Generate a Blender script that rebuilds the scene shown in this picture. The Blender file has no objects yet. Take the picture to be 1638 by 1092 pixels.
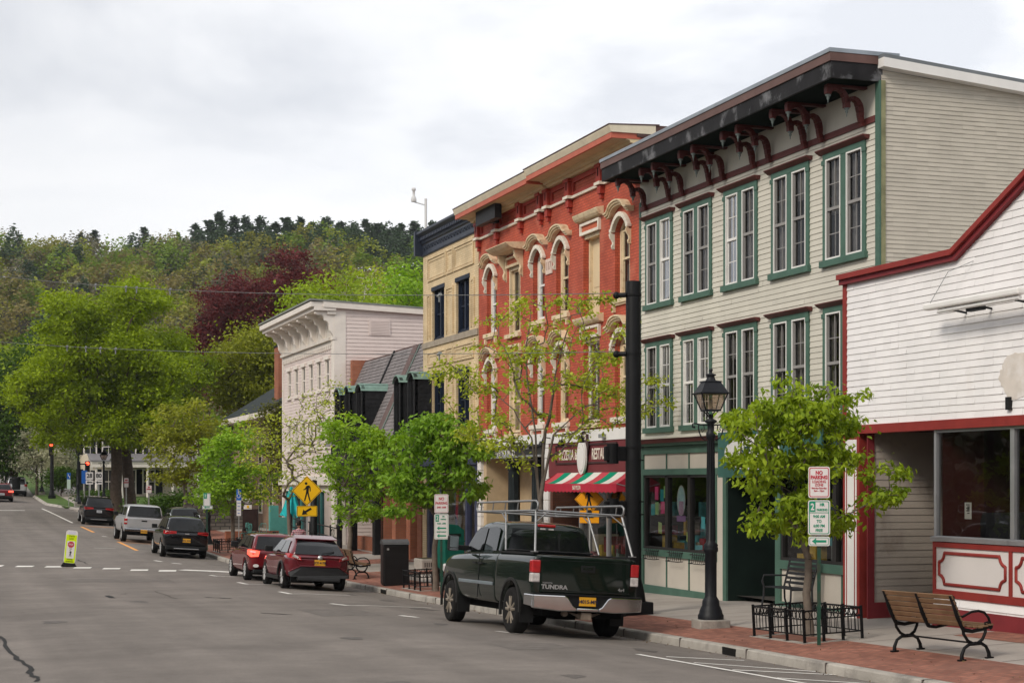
import bpy, bmesh, math, random
import numpy as np
from mathutils import Vector, Matrix
random.seed(7)
rng = np.random.default_rng(7)
SC = bpy.context.scene
COL = SC.collection
R = math.radians

# ---------------------------------------------------------------- camera, sky, sun
F, U0, VH, H = 2700.0, 819.0, 772.0, 2.6       # focal length and horizon of the photograph in its own pixels
PSI = math.atan((U0 + 95) / F)                 # street direction is +y, the camera is turned right of it
CP, SP = math.cos(PSI), math.sin(PSI)
cam = bpy.data.cameras.new('camera')
cam.sensor_width = 36.0
cam.lens = F / 1638 * 36
cam.shift_y = (VH - 546) / 1638
cam.clip_end = 4000
cam.clip_start = 0.2
camo = bpy.data.objects.new('camera', cam)
COL.objects.link(camo)
camo.location = (0, 0, H)
camo.rotation_euler = (R(90), 0, -PSI)
SC.camera = camo

SUN_EL, SUN_AZ = R(37), R(243)                 # azimuth clockwise from +y: behind and left of the camera
w = bpy.data.worlds.new('World')
SC.world = w
w.use_nodes = True
nt = w.node_tree
nt.nodes.clear()
def N(nt, t, **k):
    n = nt.nodes.new(t)
    for a, b in k.items():
        setattr(n, a, b)
    return n
out = N(nt, 'ShaderNodeOutputWorld')
sky = N(nt, 'ShaderNodeTexSky', sky_type='NISHITA', sun_disc=False, sun_elevation=SUN_EL, sun_rotation=SUN_AZ)
bg1 = N(nt, 'ShaderNodeBackground'); bg1.inputs[1].default_value = 0.06
nt.links.new(sky.outputs[0], bg1.inputs[0])
tc = N(nt, 'ShaderNodeTexCoord')
mp = N(nt, 'ShaderNodeMapping'); mp.inputs['Scale'].default_value = (1, 1, 2.6); mp.inputs['Location'].default_value = (3.1, 0.4, 1.7)
nt.links.new(tc.outputs['Generated'], mp.inputs[0])
no = N(nt, 'ShaderNodeTexNoise'); no.inputs['Scale'].default_value = 3.2; no.inputs['Detail'].default_value = 9; no.inputs['Roughness'].default_value = 0.52; no.inputs['Distortion'].default_value = 0.35
nt.links.new(mp.outputs[0], no.inputs['Vector'])
rp = N(nt, 'ShaderNodeValToRGB')
rp.color_ramp.elements[0].position = 0.40; rp.color_ramp.elements[0].color = (0.70, 0.72, 0.765, 1)
rp.color_ramp.elements[1].position = 0.585; rp.color_ramp.elements[1].color = (0.965, 0.965, 0.975, 1)
e = rp.color_ramp.elements.new(0.495); e.color = (0.885, 0.895, 0.92, 1)
nt.links.new(no.outputs[0], rp.inputs[0])
bg2 = N(nt, 'ShaderNodeBackground'); bg2.inputs[1].default_value = 1.18
sx = N(nt, 'ShaderNodeSeparateXYZ'); nt.links.new(tc.outputs['Generated'], sx.inputs[0])
gx = N(nt, 'ShaderNodeMapRange'); gx.inputs[1].default_value = 0.0; gx.inputs[2].default_value = 0.45; gx.inputs[3].default_value = 0.80; gx.inputs[4].default_value = 1.0; nt.links.new(sx.outputs[0], gx.inputs[0])
gm = N(nt, 'ShaderNodeMix', data_type='RGBA', blend_type='MULTIPLY'); gm.inputs[0].default_value = 1.0; nt.links.new(rp.outputs[0], gm.inputs[6]); nt.links.new(gx.outputs[0], gm.inputs[7])
nt.links.new(gm.outputs[2], bg2.inputs[0])
mx = N(nt, 'ShaderNodeMixShader'); mx.inputs[0].default_value = 0.9
nt.links.new(bg1.outputs[0], mx.inputs[1]); nt.links.new(bg2.outputs[0], mx.inputs[2])
nt.links.new(mx.outputs[0], out.inputs[0])

sl = bpy.data.lights.new('sun', 'SUN'); sl.energy = 2.0; sl.angle = R(18); sl.color = (1.0, 0.93, 0.82)
so = bpy.data.objects.new('sun', sl); COL.objects.link(so)
d = Vector((math.sin(SUN_AZ) * math.cos(SUN_EL), math.cos(SUN_AZ) * math.cos(SUN_EL), math.sin(SUN_EL)))
so.rotation_euler = d.to_track_quat('Z', 'Y').to_euler()

SC.view_settings.view_transform = 'Standard'
SC.view_settings.look = 'None'
SC.view_settings.exposure = 0.2
SC.view_settings.gamma = 1.0
SC.cycles.use_denoising = True
SC.cycles.max_bounces = 6
SC.cycles.transparent_max_bounces = 12
SC.cycles.caustics_reflective = False
SC.cycles.caustics_refractive = False
SC.cycles.sample_clamp_indirect = 6

# ---------------------------------------------------------------- survey helpers: photo pixel + known plane -> world
def S(u, t):
    a = (u - U0) / F
    return t * (CP - a * SP) / (a * CP + SP)
def Tt(u, s):
    a = (u - U0) / F
    return s * (a * CP + SP) / (CP - a * SP)
def ZV(s, t, v):
    return H - (v - VH) * (s * CP + t * SP) / F
def P(u, v, t):
    s = S(u, t)
    return s, ZV(s, t, v)
def AT(u, z):                       # pixel column and depth -> (x, y)
    x = (u - U0) / F * z
    return z * SP + x * CP, z * CP - x * SP
def interp(tab, s):
    return float(np.interp(s, [a for a, b in tab], [b for a, b in tab]))
ZK = [(-60, .95), (0, .42), (10, .28), (16.4, .177), (18, .13), (20.4, .095), (24, .041), (27, -.012), (31.4, -.106), (37, -.21), (42.7, -.31), (46.7, -.36),
      (50, -.40), (56, -.42), (62, -.42), (68, -.37), (75, -.28), (82, -.2), (95, -.08), (106, .02), (115, .4), (125, .8), (136, 1.08), (156, 1.6), (180, 3), (210, 5), (300, 10)]
ZF = [(-60, 1.2), (0, .75), (16, .45), (20, .36), (23, .29), (27.6, .15), (35, -.04), (38.8, -.11), (45, -.18), (52, -.23), (60, -.25), (70, -.2), (80, -.05), (95, .15), (106, .3), (115, .6), (125, 1.0), (136, 1.3), (156, 1.9), (180, 3.3), (210, 5.3), (300, 10.3)]
KT = [(-60, 11.7), (58, 11.7), (66, 10.6), (120, 10.4), (126, 9.0), (134, 7.6), (300, 7.6)]
KH = .14
def kt(s): return interp(KT, s)
def zroad(s, t):
    k = kt(s)
    d = k - t
    return interp(ZK, s) - KH + .065 * min(d, 2.6) + .015 * min(max(d - 2.6, 0), 6) - .02 * max(d - 9, 0)
def gz(s, t):
    k = kt(s)
    if t <= k: return zroad(s, t)
    a, b = interp(ZK, s), interp(ZF, s)
    return a + (b - a) * min(1, (t - k) / (16.6 - k))
def GR(u, v):                       # pixel on the ground -> (x, y, z)
    z0 = 0.0
    for i in range(30):
        z = F * (H - z0) / (v - VH); x = (u - U0) / F * z
        s, t = z * CP - x * SP, z * SP + x * CP
        z0 = .6 * z0 + .4 * gz(s, t)
    return t, s, z0

# ---------------------------------------------------------------- materials
MATS = {}
def M(name, col, rough=.6, var=.12, scale=3.0, bump=0.0, bscale=40.0, metal=0.0, spec=.14, streak=0.0, coat=0.0, dirt=None, island=0.0, emit=None, alpha=1.0):
    if name in MATS: return MATS[name]
    m = bpy.data.materials.new(name); m.use_nodes = True
    t = m.node_tree; b = t.nodes['Principled BSDF']
    b.inputs['Roughness'].default_value = rough
    b.inputs['Metallic'].default_value = metal
    b.inputs['Specular IOR Level'].default_value = spec
    b.inputs['Coat Weight'].default_value = coat
    b.inputs['Coat Roughness'].default_value = .04
    tc = N(t, 'ShaderNodeTexCoord')
    mp = N(t, 'ShaderNodeMapping'); t.links.new(tc.outputs['Object'], mp.inputs[0])
    if streak: mp.inputs['Scale'].default_value = (1, 1, streak)
    no = N(t, 'ShaderNodeTexNoise'); no.inputs['Scale'].default_value = scale; no.inputs['Detail'].default_value = 6; no.inputs['Roughness'].default_value = .6
    t.links.new(mp.outputs[0], no.inputs['Vector'])
    r = N(t, 'ShaderNodeValToRGB')
    c = Vector(col)
    lo = [max(0, x * (1 - var)) for x in c]; hi = [min(1, x * (1 + var)) for x in c]
    r.color_ramp.elements[0].position = .3; r.color_ramp.elements[0].color = (*lo, 1)
    r.color_ramp.elements[1].position = .7; r.color_ramp.elements[1].color = (*hi, 1)
    t.links.new(no.outputs[0], r.inputs[0])
    last = r.outputs[0]
    if dirt:                         # blotches of another colour: (colour, scale, threshold, amount)
        n2 = N(t, 'ShaderNodeTexNoise'); n2.inputs['Scale'].default_value = dirt[1]; n2.inputs['Detail'].default_value = 8; n2.inputs['Roughness'].default_value = .65
        t.links.new(mp.outputs[0], n2.inputs['Vector'])
        r2 = N(t, 'ShaderNodeValToRGB'); r2.color_ramp.elements[0].position = dirt[2]; r2.color_ramp.elements[1].position = min(1, dirt[2] + .14)
        r2.color_ramp.elements[1].color = (dirt[3],) * 3 + (1,)
        t.links.new(n2.outputs[0], r2.inputs[0])
        mi = N(t, 'ShaderNodeMix', data_type='RGBA'); mi.inputs[7].default_value = (*dirt[0], 1)
        t.links.new(r2.outputs[0], mi.inputs[0]); t.links.new(last, mi.inputs[6]); last = mi.outputs[2]
    if island:
        g = N(t, 'ShaderNodeNewGeometry'); hs = N(t, 'ShaderNodeHueSaturation')
        mr = N(t, 'ShaderNodeMapRange'); mr.inputs[3].default_value = 1 - island; mr.inputs[4].default_value = 1 + island
        t.links.new(g.outputs['Random Per Island'], mr.inputs[0]); t.links.new(mr.outputs[0], hs.inputs['Value']); t.links.new(last, hs.inputs['Color']); last = hs.outputs[0]
    t.links.new(last, b.inputs['Base Color'])
    if bump:
        nb = N(t, 'ShaderNodeTexNoise'); nb.inputs['Scale'].default_value = bscale; nb.inputs['Detail'].default_value = 5
        t.links.new(mp.outputs[0], nb.inputs['Vector'])
        bp = N(t, 'ShaderNodeBump'); bp.inputs['Strength'].default_value = bump; bp.inputs['Distance'].default_value = .02
        t.links.new(nb.outputs[0], bp.inputs['Height']); t.links.new(bp.outputs[0], b.inputs['Normal'])
    if emit:
        b.inputs['Emission Color'].default_value = (*emit[:3], 1); b.inputs['Emission Strength'].default_value = emit[3]
    MATS[name] = m
    return m

def brick_mat(name, c1, c2, mortar, bw=.21, rh=.072, mw=.008, rough=.75, bump=.25, axis='wall', dirt=None, offset=.5):
    m = bpy.data.materials.new(name); m.use_nodes = True; MATS[name] = m
    t = m.node_tree; b = t.nodes['Principled BSDF']; b.inputs['Roughness'].default_value = rough; b.inputs['Specular IOR Level'].default_value = .25
    tc = N(t, 'ShaderNodeTexCoord'); sx = N(t, 'ShaderNodeSeparateXYZ'); t.links.new(tc.outputs['Object'], sx.inputs[0])
    cx = N(t, 'ShaderNodeCombineXYZ')
    if axis == 'wall':
        ad = N(t, 'ShaderNodeMath', operation='ADD'); t.links.new(sx.outputs[0], ad.inputs[0]); t.links.new(sx.outputs[1], ad.inputs[1])
        t.links.new(ad.outputs[0], cx.inputs[0]); t.links.new(sx.outputs[2], cx.inputs[1])
    else:
        t.links.new(sx.outputs[1], cx.inputs[0]); t.links.new(sx.outputs[0], cx.inputs[1])
    br = N(t, 'ShaderNodeTexBrick'); br.offset = offset
    br.inputs['Scale'].default_value = 1; br.inputs['Brick Width'].default_value = bw; br.inputs['Row Height'].default_value = rh; br.inputs['Mortar Size'].default_value = mw
    br.inputs['Color1'].default_value = (*c1, 1); br.inputs['Color2'].default_value = (*c2, 1); br.inputs['Mortar'].default_value = (*mortar, 1); br.inputs['Mortar Smooth'].default_value = .3
    t.links.new(cx.outputs[0], br.inputs['Vector'])
    no = N(t, 'ShaderNodeTexNoise'); no.inputs['Scale'].default_value = 1.3; no.inputs['Detail'].default_value = 8; t.links.new(tc.outputs['Object'], no.inputs['Vector'])
    mr = N(t, 'ShaderNodeMapRange'); mr.inputs[1].default_value = .3; mr.inputs[2].default_value = .7; mr.inputs[3].default_value = .82; mr.inputs[4].default_value = 1.16; t.links.new(no.outputs[0], mr.inputs[0])
    hs = N(t, 'ShaderNodeHueSaturation'); t.links.new(mr.outputs[0], hs.inputs['Value']); t.links.new(br.outputs['Color'], hs.inputs['Color'])
    last = hs.outputs[0]
    if dirt:
        n2 = N(t, 'ShaderNodeTexNoise'); n2.inputs['Scale'].default_value = dirt[1]; n2.inputs['Detail'].default_value = 8; t.links.new(tc.outputs['Object'], n2.inputs['Vector'])
        r2 = N(t, 'ShaderNodeValToRGB'); r2.color_ramp.elements[0].position = dirt[2]; r2.color_ramp.elements[1].position = dirt[2] + .15; r2.color_ramp.elements[1].color = (dirt[3],) * 3 + (1,)
        t.links.new(n2.outputs[0], r2.inputs[0]); mi = N(t, 'ShaderNodeMix', data_type='RGBA'); mi.inputs[7].default_value = (*dirt[0], 1)
        t.links.new(r2.outputs[0], mi.inputs[0]); t.links.new(last, mi.inputs[6]); last = mi.outputs[2]
    t.links.new(last, b.inputs['Base Color'])
    bp = N(t, 'ShaderNodeBump'); bp.inputs['Strength'].default_value = bump; bp.inputs['Distance'].default_value = .01; bp.invert = True
    t.links.new(br.outputs['Fac'], bp.inputs['Height']); t.links.new(bp.outputs[0], b.inputs['Normal'])
    return m

def glass_mat(name, tint=(.45, .48, .5), refl=.16, rough=.02, gl_col=(.95, .97, 1)):
    if name in MATS: return MATS[name]
    m = bpy.data.materials.new(name); m.use_nodes = True; MATS[name] = m
    t = m.node_tree; t.nodes.clear()
    o = N(t, 'ShaderNodeOutputMaterial'); tr = N(t, 'ShaderNodeBsdfTransparent'); tr.inputs[0].default_value = (*tint, 1)
    gl = N(t, 'ShaderNodeBsdfGlossy'); gl.inputs['Roughness'].default_value = rough; gl.inputs['Color'].default_value = (*gl_col, 1)
    ge = N(t, 'ShaderNodeNewGeometry'); dt = N(t, 'ShaderNodeVectorMath', operation='DOT_PRODUCT'); t.links.new(ge.outputs['Normal'], dt.inputs[0]); t.links.new(ge.outputs['Incoming'], dt.inputs[1])
    ab = N(t, 'ShaderNodeMath', operation='ABSOLUTE'); t.links.new(dt.outputs['Value'], ab.inputs[0]); iv = N(t, 'ShaderNodeMath', operation='SUBTRACT'); iv.inputs[0].default_value = 1; t.links.new(ab.outputs[0], iv.inputs[1])
    pw = N(t, 'ShaderNodeMath', operation='POWER'); pw.inputs[1].default_value = 5; t.links.new(iv.outputs[0], pw.inputs[0])
    mr = N(t, 'ShaderNodeMapRange'); mr.inputs[1].default_value = 0; mr.inputs[2].default_value = 1; mr.inputs[3].default_value = refl; mr.inputs[4].default_value = 1
    t.links.new(pw.outputs[0], mr.inputs[0])
    no = N(t, 'ShaderNodeTexNoise'); no.inputs['Scale'].default_value = 1.1; tc = N(t, 'ShaderNodeTexCoord'); t.links.new(tc.outputs['Object'], no.inputs['Vector'])
    bp = N(t, 'ShaderNodeBump'); bp.inputs['Strength'].default_value = .08; bp.inputs['Distance'].default_value = .05
    t.links.new(no.outputs[0], bp.inputs['Height']); t.links.new(bp.outputs[0], gl.inputs['Normal'])
    mi = N(t, 'ShaderNodeMixShader'); t.links.new(mr.outputs[0], mi.inputs[0]); t.links.new(tr.outputs[0], mi.inputs[1]); t.links.new(gl.outputs[0], mi.inputs[2])
    t.links.new(mi.outputs[0], o.inputs[0])
    return m

def leaf_mat(name, dark, light, var=.38, scale=.35, trans=.34):
    if name in MATS: return MATS[name]
    m = bpy.data.materials.new(name); m.use_nodes = True; MATS[name] = m
    t = m.node_tree; t.nodes.clear()
    o = N(t, 'ShaderNodeOutputMaterial')
    g = N(t, 'ShaderNodeNewGeometry'); tc = N(t, 'ShaderNodeTexCoord')
    no = N(t, 'ShaderNodeTexNoise'); no.inputs['Scale'].default_value = scale; no.inputs['Detail'].default_value = 3; t.links.new(tc.outputs['Object'], no.inputs['Vector'])
    ad = N(t, 'ShaderNodeMath', operation='MULTIPLY_ADD'); ad.inputs[1].default_value = var; t.links.new(g.outputs['Random Per Island'], ad.inputs[0])
    m2 = N(t, 'ShaderNodeMath', operation='MULTIPLY_ADD'); m2.inputs[1].default_value = 1.1; m2.inputs[2].default_value = -.32 + (.55 - var) * .5; t.links.new(no.outputs[0], m2.inputs[0]); t.links.new(m2.outputs[0], ad.inputs[2])
    r = N(t, 'ShaderNodeValToRGB'); r.color_ramp.elements[0].color = (*dark, 1); r.color_ramp.elements[1].color = (*light, 1)
    r.color_ramp.elements[0].position = .1; r.color_ramp.elements[1].position = .9
    t.links.new(ad.outputs[0], r.inputs[0])
    b = N(t, 'ShaderNodeBsdfPrincipled'); b.inputs['Roughness'].default_value = .55; b.inputs['Specular IOR Level'].default_value = .16
    tl = N(t, 'ShaderNodeBsdfTranslucent')
    t.links.new(r.outputs[0], b.inputs['Base Color'])
    hs = N(t, 'ShaderNodeHueSaturation'); hs.inputs['Saturation'].default_value = 1.1; hs.inputs['Value'].default_value = 1.25; t.links.new(r.outputs[0], hs.inputs['Color']); t.links.new(hs.outputs[0], tl.inputs[0])
    mi = N(t, 'ShaderNodeMixShader'); mi.inputs[0].default_value = trans
    t.links.new(b.outputs[0], mi.inputs[1]); t.links.new(tl.outputs[0], mi.inputs[2]); t.links.new(mi.outputs[0], o.inputs[0])
    return m

# ---------------------------------------------------------------- objects
ORG = {}
def tag(o, label=None, cat=None, group=None, kind=None):
    if label: o['label'] = label
    if cat: o['category'] = cat
    if group: o['group'] = group
    if kind: o['kind'] = kind
    return o
def thing(name, label, cat, loc, group=None, rot=(0, 0, 0), local=False):
    o = bpy.data.objects.new(name, None); COL.objects.link(o)
    o.location = loc; o.rotation_euler = rot; o.empty_display_size = .2
    ORG[o] = Vector((0, 0, 0)) if local else Vector(loc)
    return tag(o, label, cat, group)
class Wall:
    """a vertical plane: along a, up z, out d"""
    def __init__(s, axis, at): s.axis, s.at = axis, at
    def p(s, a, z, d):
        return (s.at - d, a, z) if s.axis == 'x' else (a, s.at - d, z)
class MB:
    def __init__(s): s.v = []; s.f = []; s.m = []; s.sm = []
    def add(s, vs, fs, mi=0, smooth=False):
        o = len(s.v); s.v += [tuple(v) for v in vs]
        for f in fs: s.f.append(tuple(i + o for i in f)); s.m.append(mi); s.sm.append(smooth)
        return s
    def poly(s, vs, mi=0): return s.add(vs, [tuple(range(len(vs)))], mi)
    def box(s, x0, x1, y0, y1, z0, z1, mi=0):
        vs = [(x0, y0, z0), (x1, y0, z0), (x1, y1, z0), (x0, y1, z0), (x0, y0, z1), (x1, y0, z1), (x1, y1, z1), (x0, y1, z1)]
        return s.add(vs, [(0, 3, 2, 1), (4, 5, 6, 7), (0, 1, 5, 4), (1, 2, 6, 5), (2, 3, 7, 6), (3, 0, 4, 7)], mi)
    def wb(s, W, a0, a1, z0, z1, d0, d1, mi=0):
        vs = [W.p(a0, z0, d0), W.p(a1, z0, d0), W.p(a1, z1, d0), W.p(a0, z1, d0), W.p(a0, z0, d1), W.p(a1, z0, d1), W.p(a1, z1, d1), W.p(a0, z1, d1)]
        return s.add(vs, [(0, 3, 2, 1), (4, 5, 6, 7), (0, 1, 5, 4), (1, 2, 6, 5), (2, 3, 7, 6), (3, 0, 4, 7)], mi)
    def wq(s, W, a0, a1, z0, z1, d, mi=0):
        return s.poly([W.p(a0, z0, d), W.p(a1, z0, d), W.p(a1, z1, d), W.p(a0, z1, d)], mi)
    def prism(s, pts, ext, mi=0):
        n = len(pts); e = Vector(ext); a = [Vector(p) for p in pts]; b = [p + e for p in a]
        return s.add(a + b, [tuple(range(n))[::-1], tuple(range(n, 2 * n))] + [(i, (i + 1) % n, n + (i + 1) % n, n + i) for i in range(n)], mi)
    def wprism(s, W, prof, a0, a1, mi=0):        # profile of (d, z) pushed along a
        n = len(prof); vs = [W.p(a0, z, d) for d, z in prof] + [W.p(a1, z, d) for d, z in prof]
        return s.add(vs, [tuple(range(n))[::-1], tuple(range(n, 2 * n))] + [(i, (i + 1) % n, n + (i + 1) % n, n + i) for i in range(n)], mi)
    def wpoly(s, W, pts, d0, d1, mi=0):          # outline of (a, z) pushed along d
        n = len(pts); vs = [W.p(a, z, d0) for a, z in pts] + [W.p(a, z, d1) for a, z in pts]
        return s.add(vs, [tuple(range(n))[::-1], tuple(range(n, 2 * n))] + [(i, (i + 1) % n, n + (i + 1) % n, n + i) for i in range(n)], mi)
    def tube(s, path, r, n=8, mi=0, cap=True):
        path = [Vector(p) for p in path]; k = len(path)
        rs = r if isinstance(r, (list, tuple)) else [r] * k
        vs = []; up = None
        for i, p in enumerate(path):
            t = (path[min(i + 1, k - 1)] - path[max(i - 1, 0)])
            t = t.normalized() if t.length > 1e-9 else Vector((0, 0, 1))
            if up is None: up = t.orthogonal().normalized()
            else:
                up = up - t * up.dot(t)
                up = up.normalized() if up.length > 1e-6 else t.orthogonal().normalized()
            b = t.cross(up)
            for j in range(n):
                a = 2 * math.pi * j / n
                vs.append(p + (up * math.cos(a) + b * math.sin(a)) * rs[i])
        fs = [(i * n + j, i * n + (j + 1) % n, (i + 1) * n + (j + 1) % n, (i + 1) * n + j) for i in range(k - 1) for j in range(n)]
        s.add(vs, fs, mi, True)
        if cap: s.add(vs[:n], [tuple(range(n))[::-1]], mi); s.add(vs[-n:], [tuple(range(n))], mi)
        return s
    def lathe(s, prof, c=(0, 0, 0), n=16, mi=0, axis='z', phase=0.0, smooth=True):
        vs = []; c = Vector(c)
        for r, h in prof:
            for j in range(n):
                a = 2 * math.pi * j / n + phase
                q = (r * math.cos(a), r * math.sin(a), h) if axis == 'z' else ((h, r * math.cos(a), r * math.sin(a)) if axis == 'x' else (r * math.cos(a), h, r * math.sin(a)))
                vs.append(c + Vector(q))
        k = len(prof)
        fs = [(i * n + j, i * n + (j + 1) % n, (i + 1) * n + (j + 1) % n, (i + 1) * n + j) for i in range(k - 1) for j in range(n)]
        s.add(vs, fs, mi, smooth)
        if prof[0][0] > 1e-4: s.add(vs[:n], [tuple(range(n))[::-1]], mi)
        if prof[-1][0] > 1e-4: s.add(vs[-n:], [tuple(range(n))], mi)
        return s
    def ball(s, c, r, n=10, mi=0, sz=1.0):
        k = max(4, n // 2)
        return s.lathe([(r * math.sin(math.pi * i / k) + 1e-5, -r * sz * math.cos(math.pi * i / k)) for i in range(k + 1)], c, n, mi)
    def mesh(s, name, mats, org=(0, 0, 0), fix=True):
        me = bpy.data.meshes.new(name); o = Vector(org)
        me.from_pydata([Vector(v) - o for v in s.v], [], s.f)
        for m in (mats if isinstance(mats, (list, tuple)) else [mats]): me.materials.append(m)
        me.polygons.foreach_set('material_index', s.m); me.polygons.foreach_set('use_smooth', s.sm)
        if fix:
            b = bmesh.new(); b.from_mesh(me); bmesh.ops.recalc_face_normals(b, faces=b.faces); b.to_mesh(me); b.free()
        me.update()
        return me
    def build(s, name, mats, parent=None, bevel=0, fix=True, sub=0, org=None, **tags):
        if org is None: org = ORG[parent] if parent else Vector((0, 0, 0))
        o = bpy.data.objects.new(name, s.mesh(name, mats, org, fix)); COL.objects.link(o)
        ORG[o] = Vector(org)
        if parent: o.parent = parent
        else: o.location = org
        if sub:
            q = o.modifiers.new('s', 'SUBSURF'); q.levels = sub; q.render_levels = sub
        if bevel:
            q = o.modifiers.new('b', 'BEVEL'); q.width = bevel; q.segments = 2; q.limit_method = 'ANGLE'; q.angle_limit = R(40)
        return tag(o, **tags) if tags else o
def text(name, body, size, mat, loc, rot, parent=None, align='CENTER', depth=.004, sx=1.0, font_bold=0.0):
    c = bpy.data.curves.new('t', 'FONT'); c.body = body; c.size = size; c.align_x = align; c.align_y = 'CENTER'; c.extrude = depth; c.offset = font_bold; c.resolution_u = 3
    t = bpy.data.objects.new('t', c); COL.objects.link(t)
    me = bpy.data.meshes.new_from_object(t); bpy.data.objects.remove(t); bpy.data.curves.remove(c)
    me.materials.clear(); me.materials.append(mat)
    o = bpy.data.objects.new(name, me); COL.objects.link(o)
    if parent: o.parent = parent
    o.location = Vector(loc) - (ORG[parent] if parent else Vector((0, 0, 0)))
    o.rotation_euler = rot; o.scale = (sx, 1, 1)
    ORG[o] = Vector(loc)
    return o
FACE = (R(90), 0, R(-90))           # writing on a street front
CAMW = (R(90), 0, 0)                # writing that faces down the street towards the camera
def copy_tree(o, parent=None):
    c = o.copy(); COL.objects.link(c); c.parent = parent; ORG[c] = ORG.get(o, Vector((0, 0, 0)))
    for ch in list(o.children): copy_tree(ch, c)
    return c
def free(a0, a1, z0, z1, ops):
    """intervals of [a0,a1] not taken by openings that cover the middle of [z0,z1]"""
    zm = (z0 + z1) / 2; seg = [(a0, a1)]
    for o0, o1, p0, p1 in ops:
        if p0 < zm < p1:
            nx = []
            for b0, b1 in seg:
                if o1 <= b0 or o0 >= b1: nx.append((b0, b1)); continue
                if o0 > b0: nx.append((b0, o0))
                if o1 < b1: nx.append((o1, b1))
            seg = nx
    return [q for q in seg if q[1] - q[0] > .01]
def siding(mb, W, a0, a1, z0, z1, pitch, ops=(), lip=.016, mi=0, top=None):
    z = z0; k = 0; rr = random.Random(int(a0 * 100 + z0 * 10))
    while z < z1 - .01:
        zt = min(z + pitch, z1)
        for b0, b1 in free(a0, a1, z, zt, ops):
            jo = [b0 + rr.uniform(.4, 3.6)]
            while jo[-1] < b1 - .5: jo.append(jo[-1] + rr.uniform(2.2, 4.2))
            jo = [q for q in jo if b0 + .3 < q < b1 - .3]
            if top:                                   # top(a): wall height along a (gable or sloping roof)
                n = max(1, int((b1 - b0) / .25)); cuts = [b0 + (b1 - b0) * i / n for i in range(n + 1)]
            else: cuts = [b0, *jo, b1]
            for c0, c1 in zip(cuts, cuts[1:]):
                e0 = zt if not top else min(zt, top(c0)); e1 = zt if not top else min(zt, top(c1))
                if e0 <= z + .005 and e1 <= z + .005: continue
                e0 = max(e0, z + .001); e1 = max(e1, z + .001)
                j = rr.uniform(-.002, .002)
                l2 = lip + rr.uniform(-.002, .003); g0 = .003 if (c0 in jo) else 0
                v = [W.p(c0 + g0, z + j, l2), W.p(c1, z + j, l2), W.p(c1, e1 + .004, .002), W.p(c0 + g0, e0 + .004, .002), W.p(c0 + g0, z + j, 0), W.p(c1, z + j, 0)]
                mb.add(v, [(0, 1, 2, 3), (4, 5, 1, 0)], mi)
        z = zt; k += 1
def wallgrid(mb, W, a0, a1, z0, z1, ops, mi=0, reveal=0, rmi=None, d=0.0):
    A = sorted({a0, a1, *[x for o in ops for x in o[:2] if a0 < x < a1]}); Z = sorted({z0, z1, *[x for o in ops for x in o[2:4] if z0 < x < z1]})
    for p, q in zip(A, A[1:]):
        for r, t in zip(Z, Z[1:]):
            am, zm = (p + q) / 2, (r + t) / 2
            if any(o[0] < am < o[1] and o[2] < zm < o[3] for o in ops): continue
            mb.wq(W, p, q, r, t, d, mi)
    if reveal:
        for o0, o1, p0, p1 in ops:
            for pts in ([(o0, p0), (o0, p1)], [(o1, p0), (o1, p1)], [(o0, p0), (o1, p0)], [(o0, p1), (o1, p1)]):
                (x0, y0), (x1, y1) = pts
                mb.poly([W.p(x0, y0, d), W.p(x1, y1, d), W.p(x1, y1, d - reveal), W.p(x0, y0, d - reveal)], mi if rmi is None else rmi)
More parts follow.
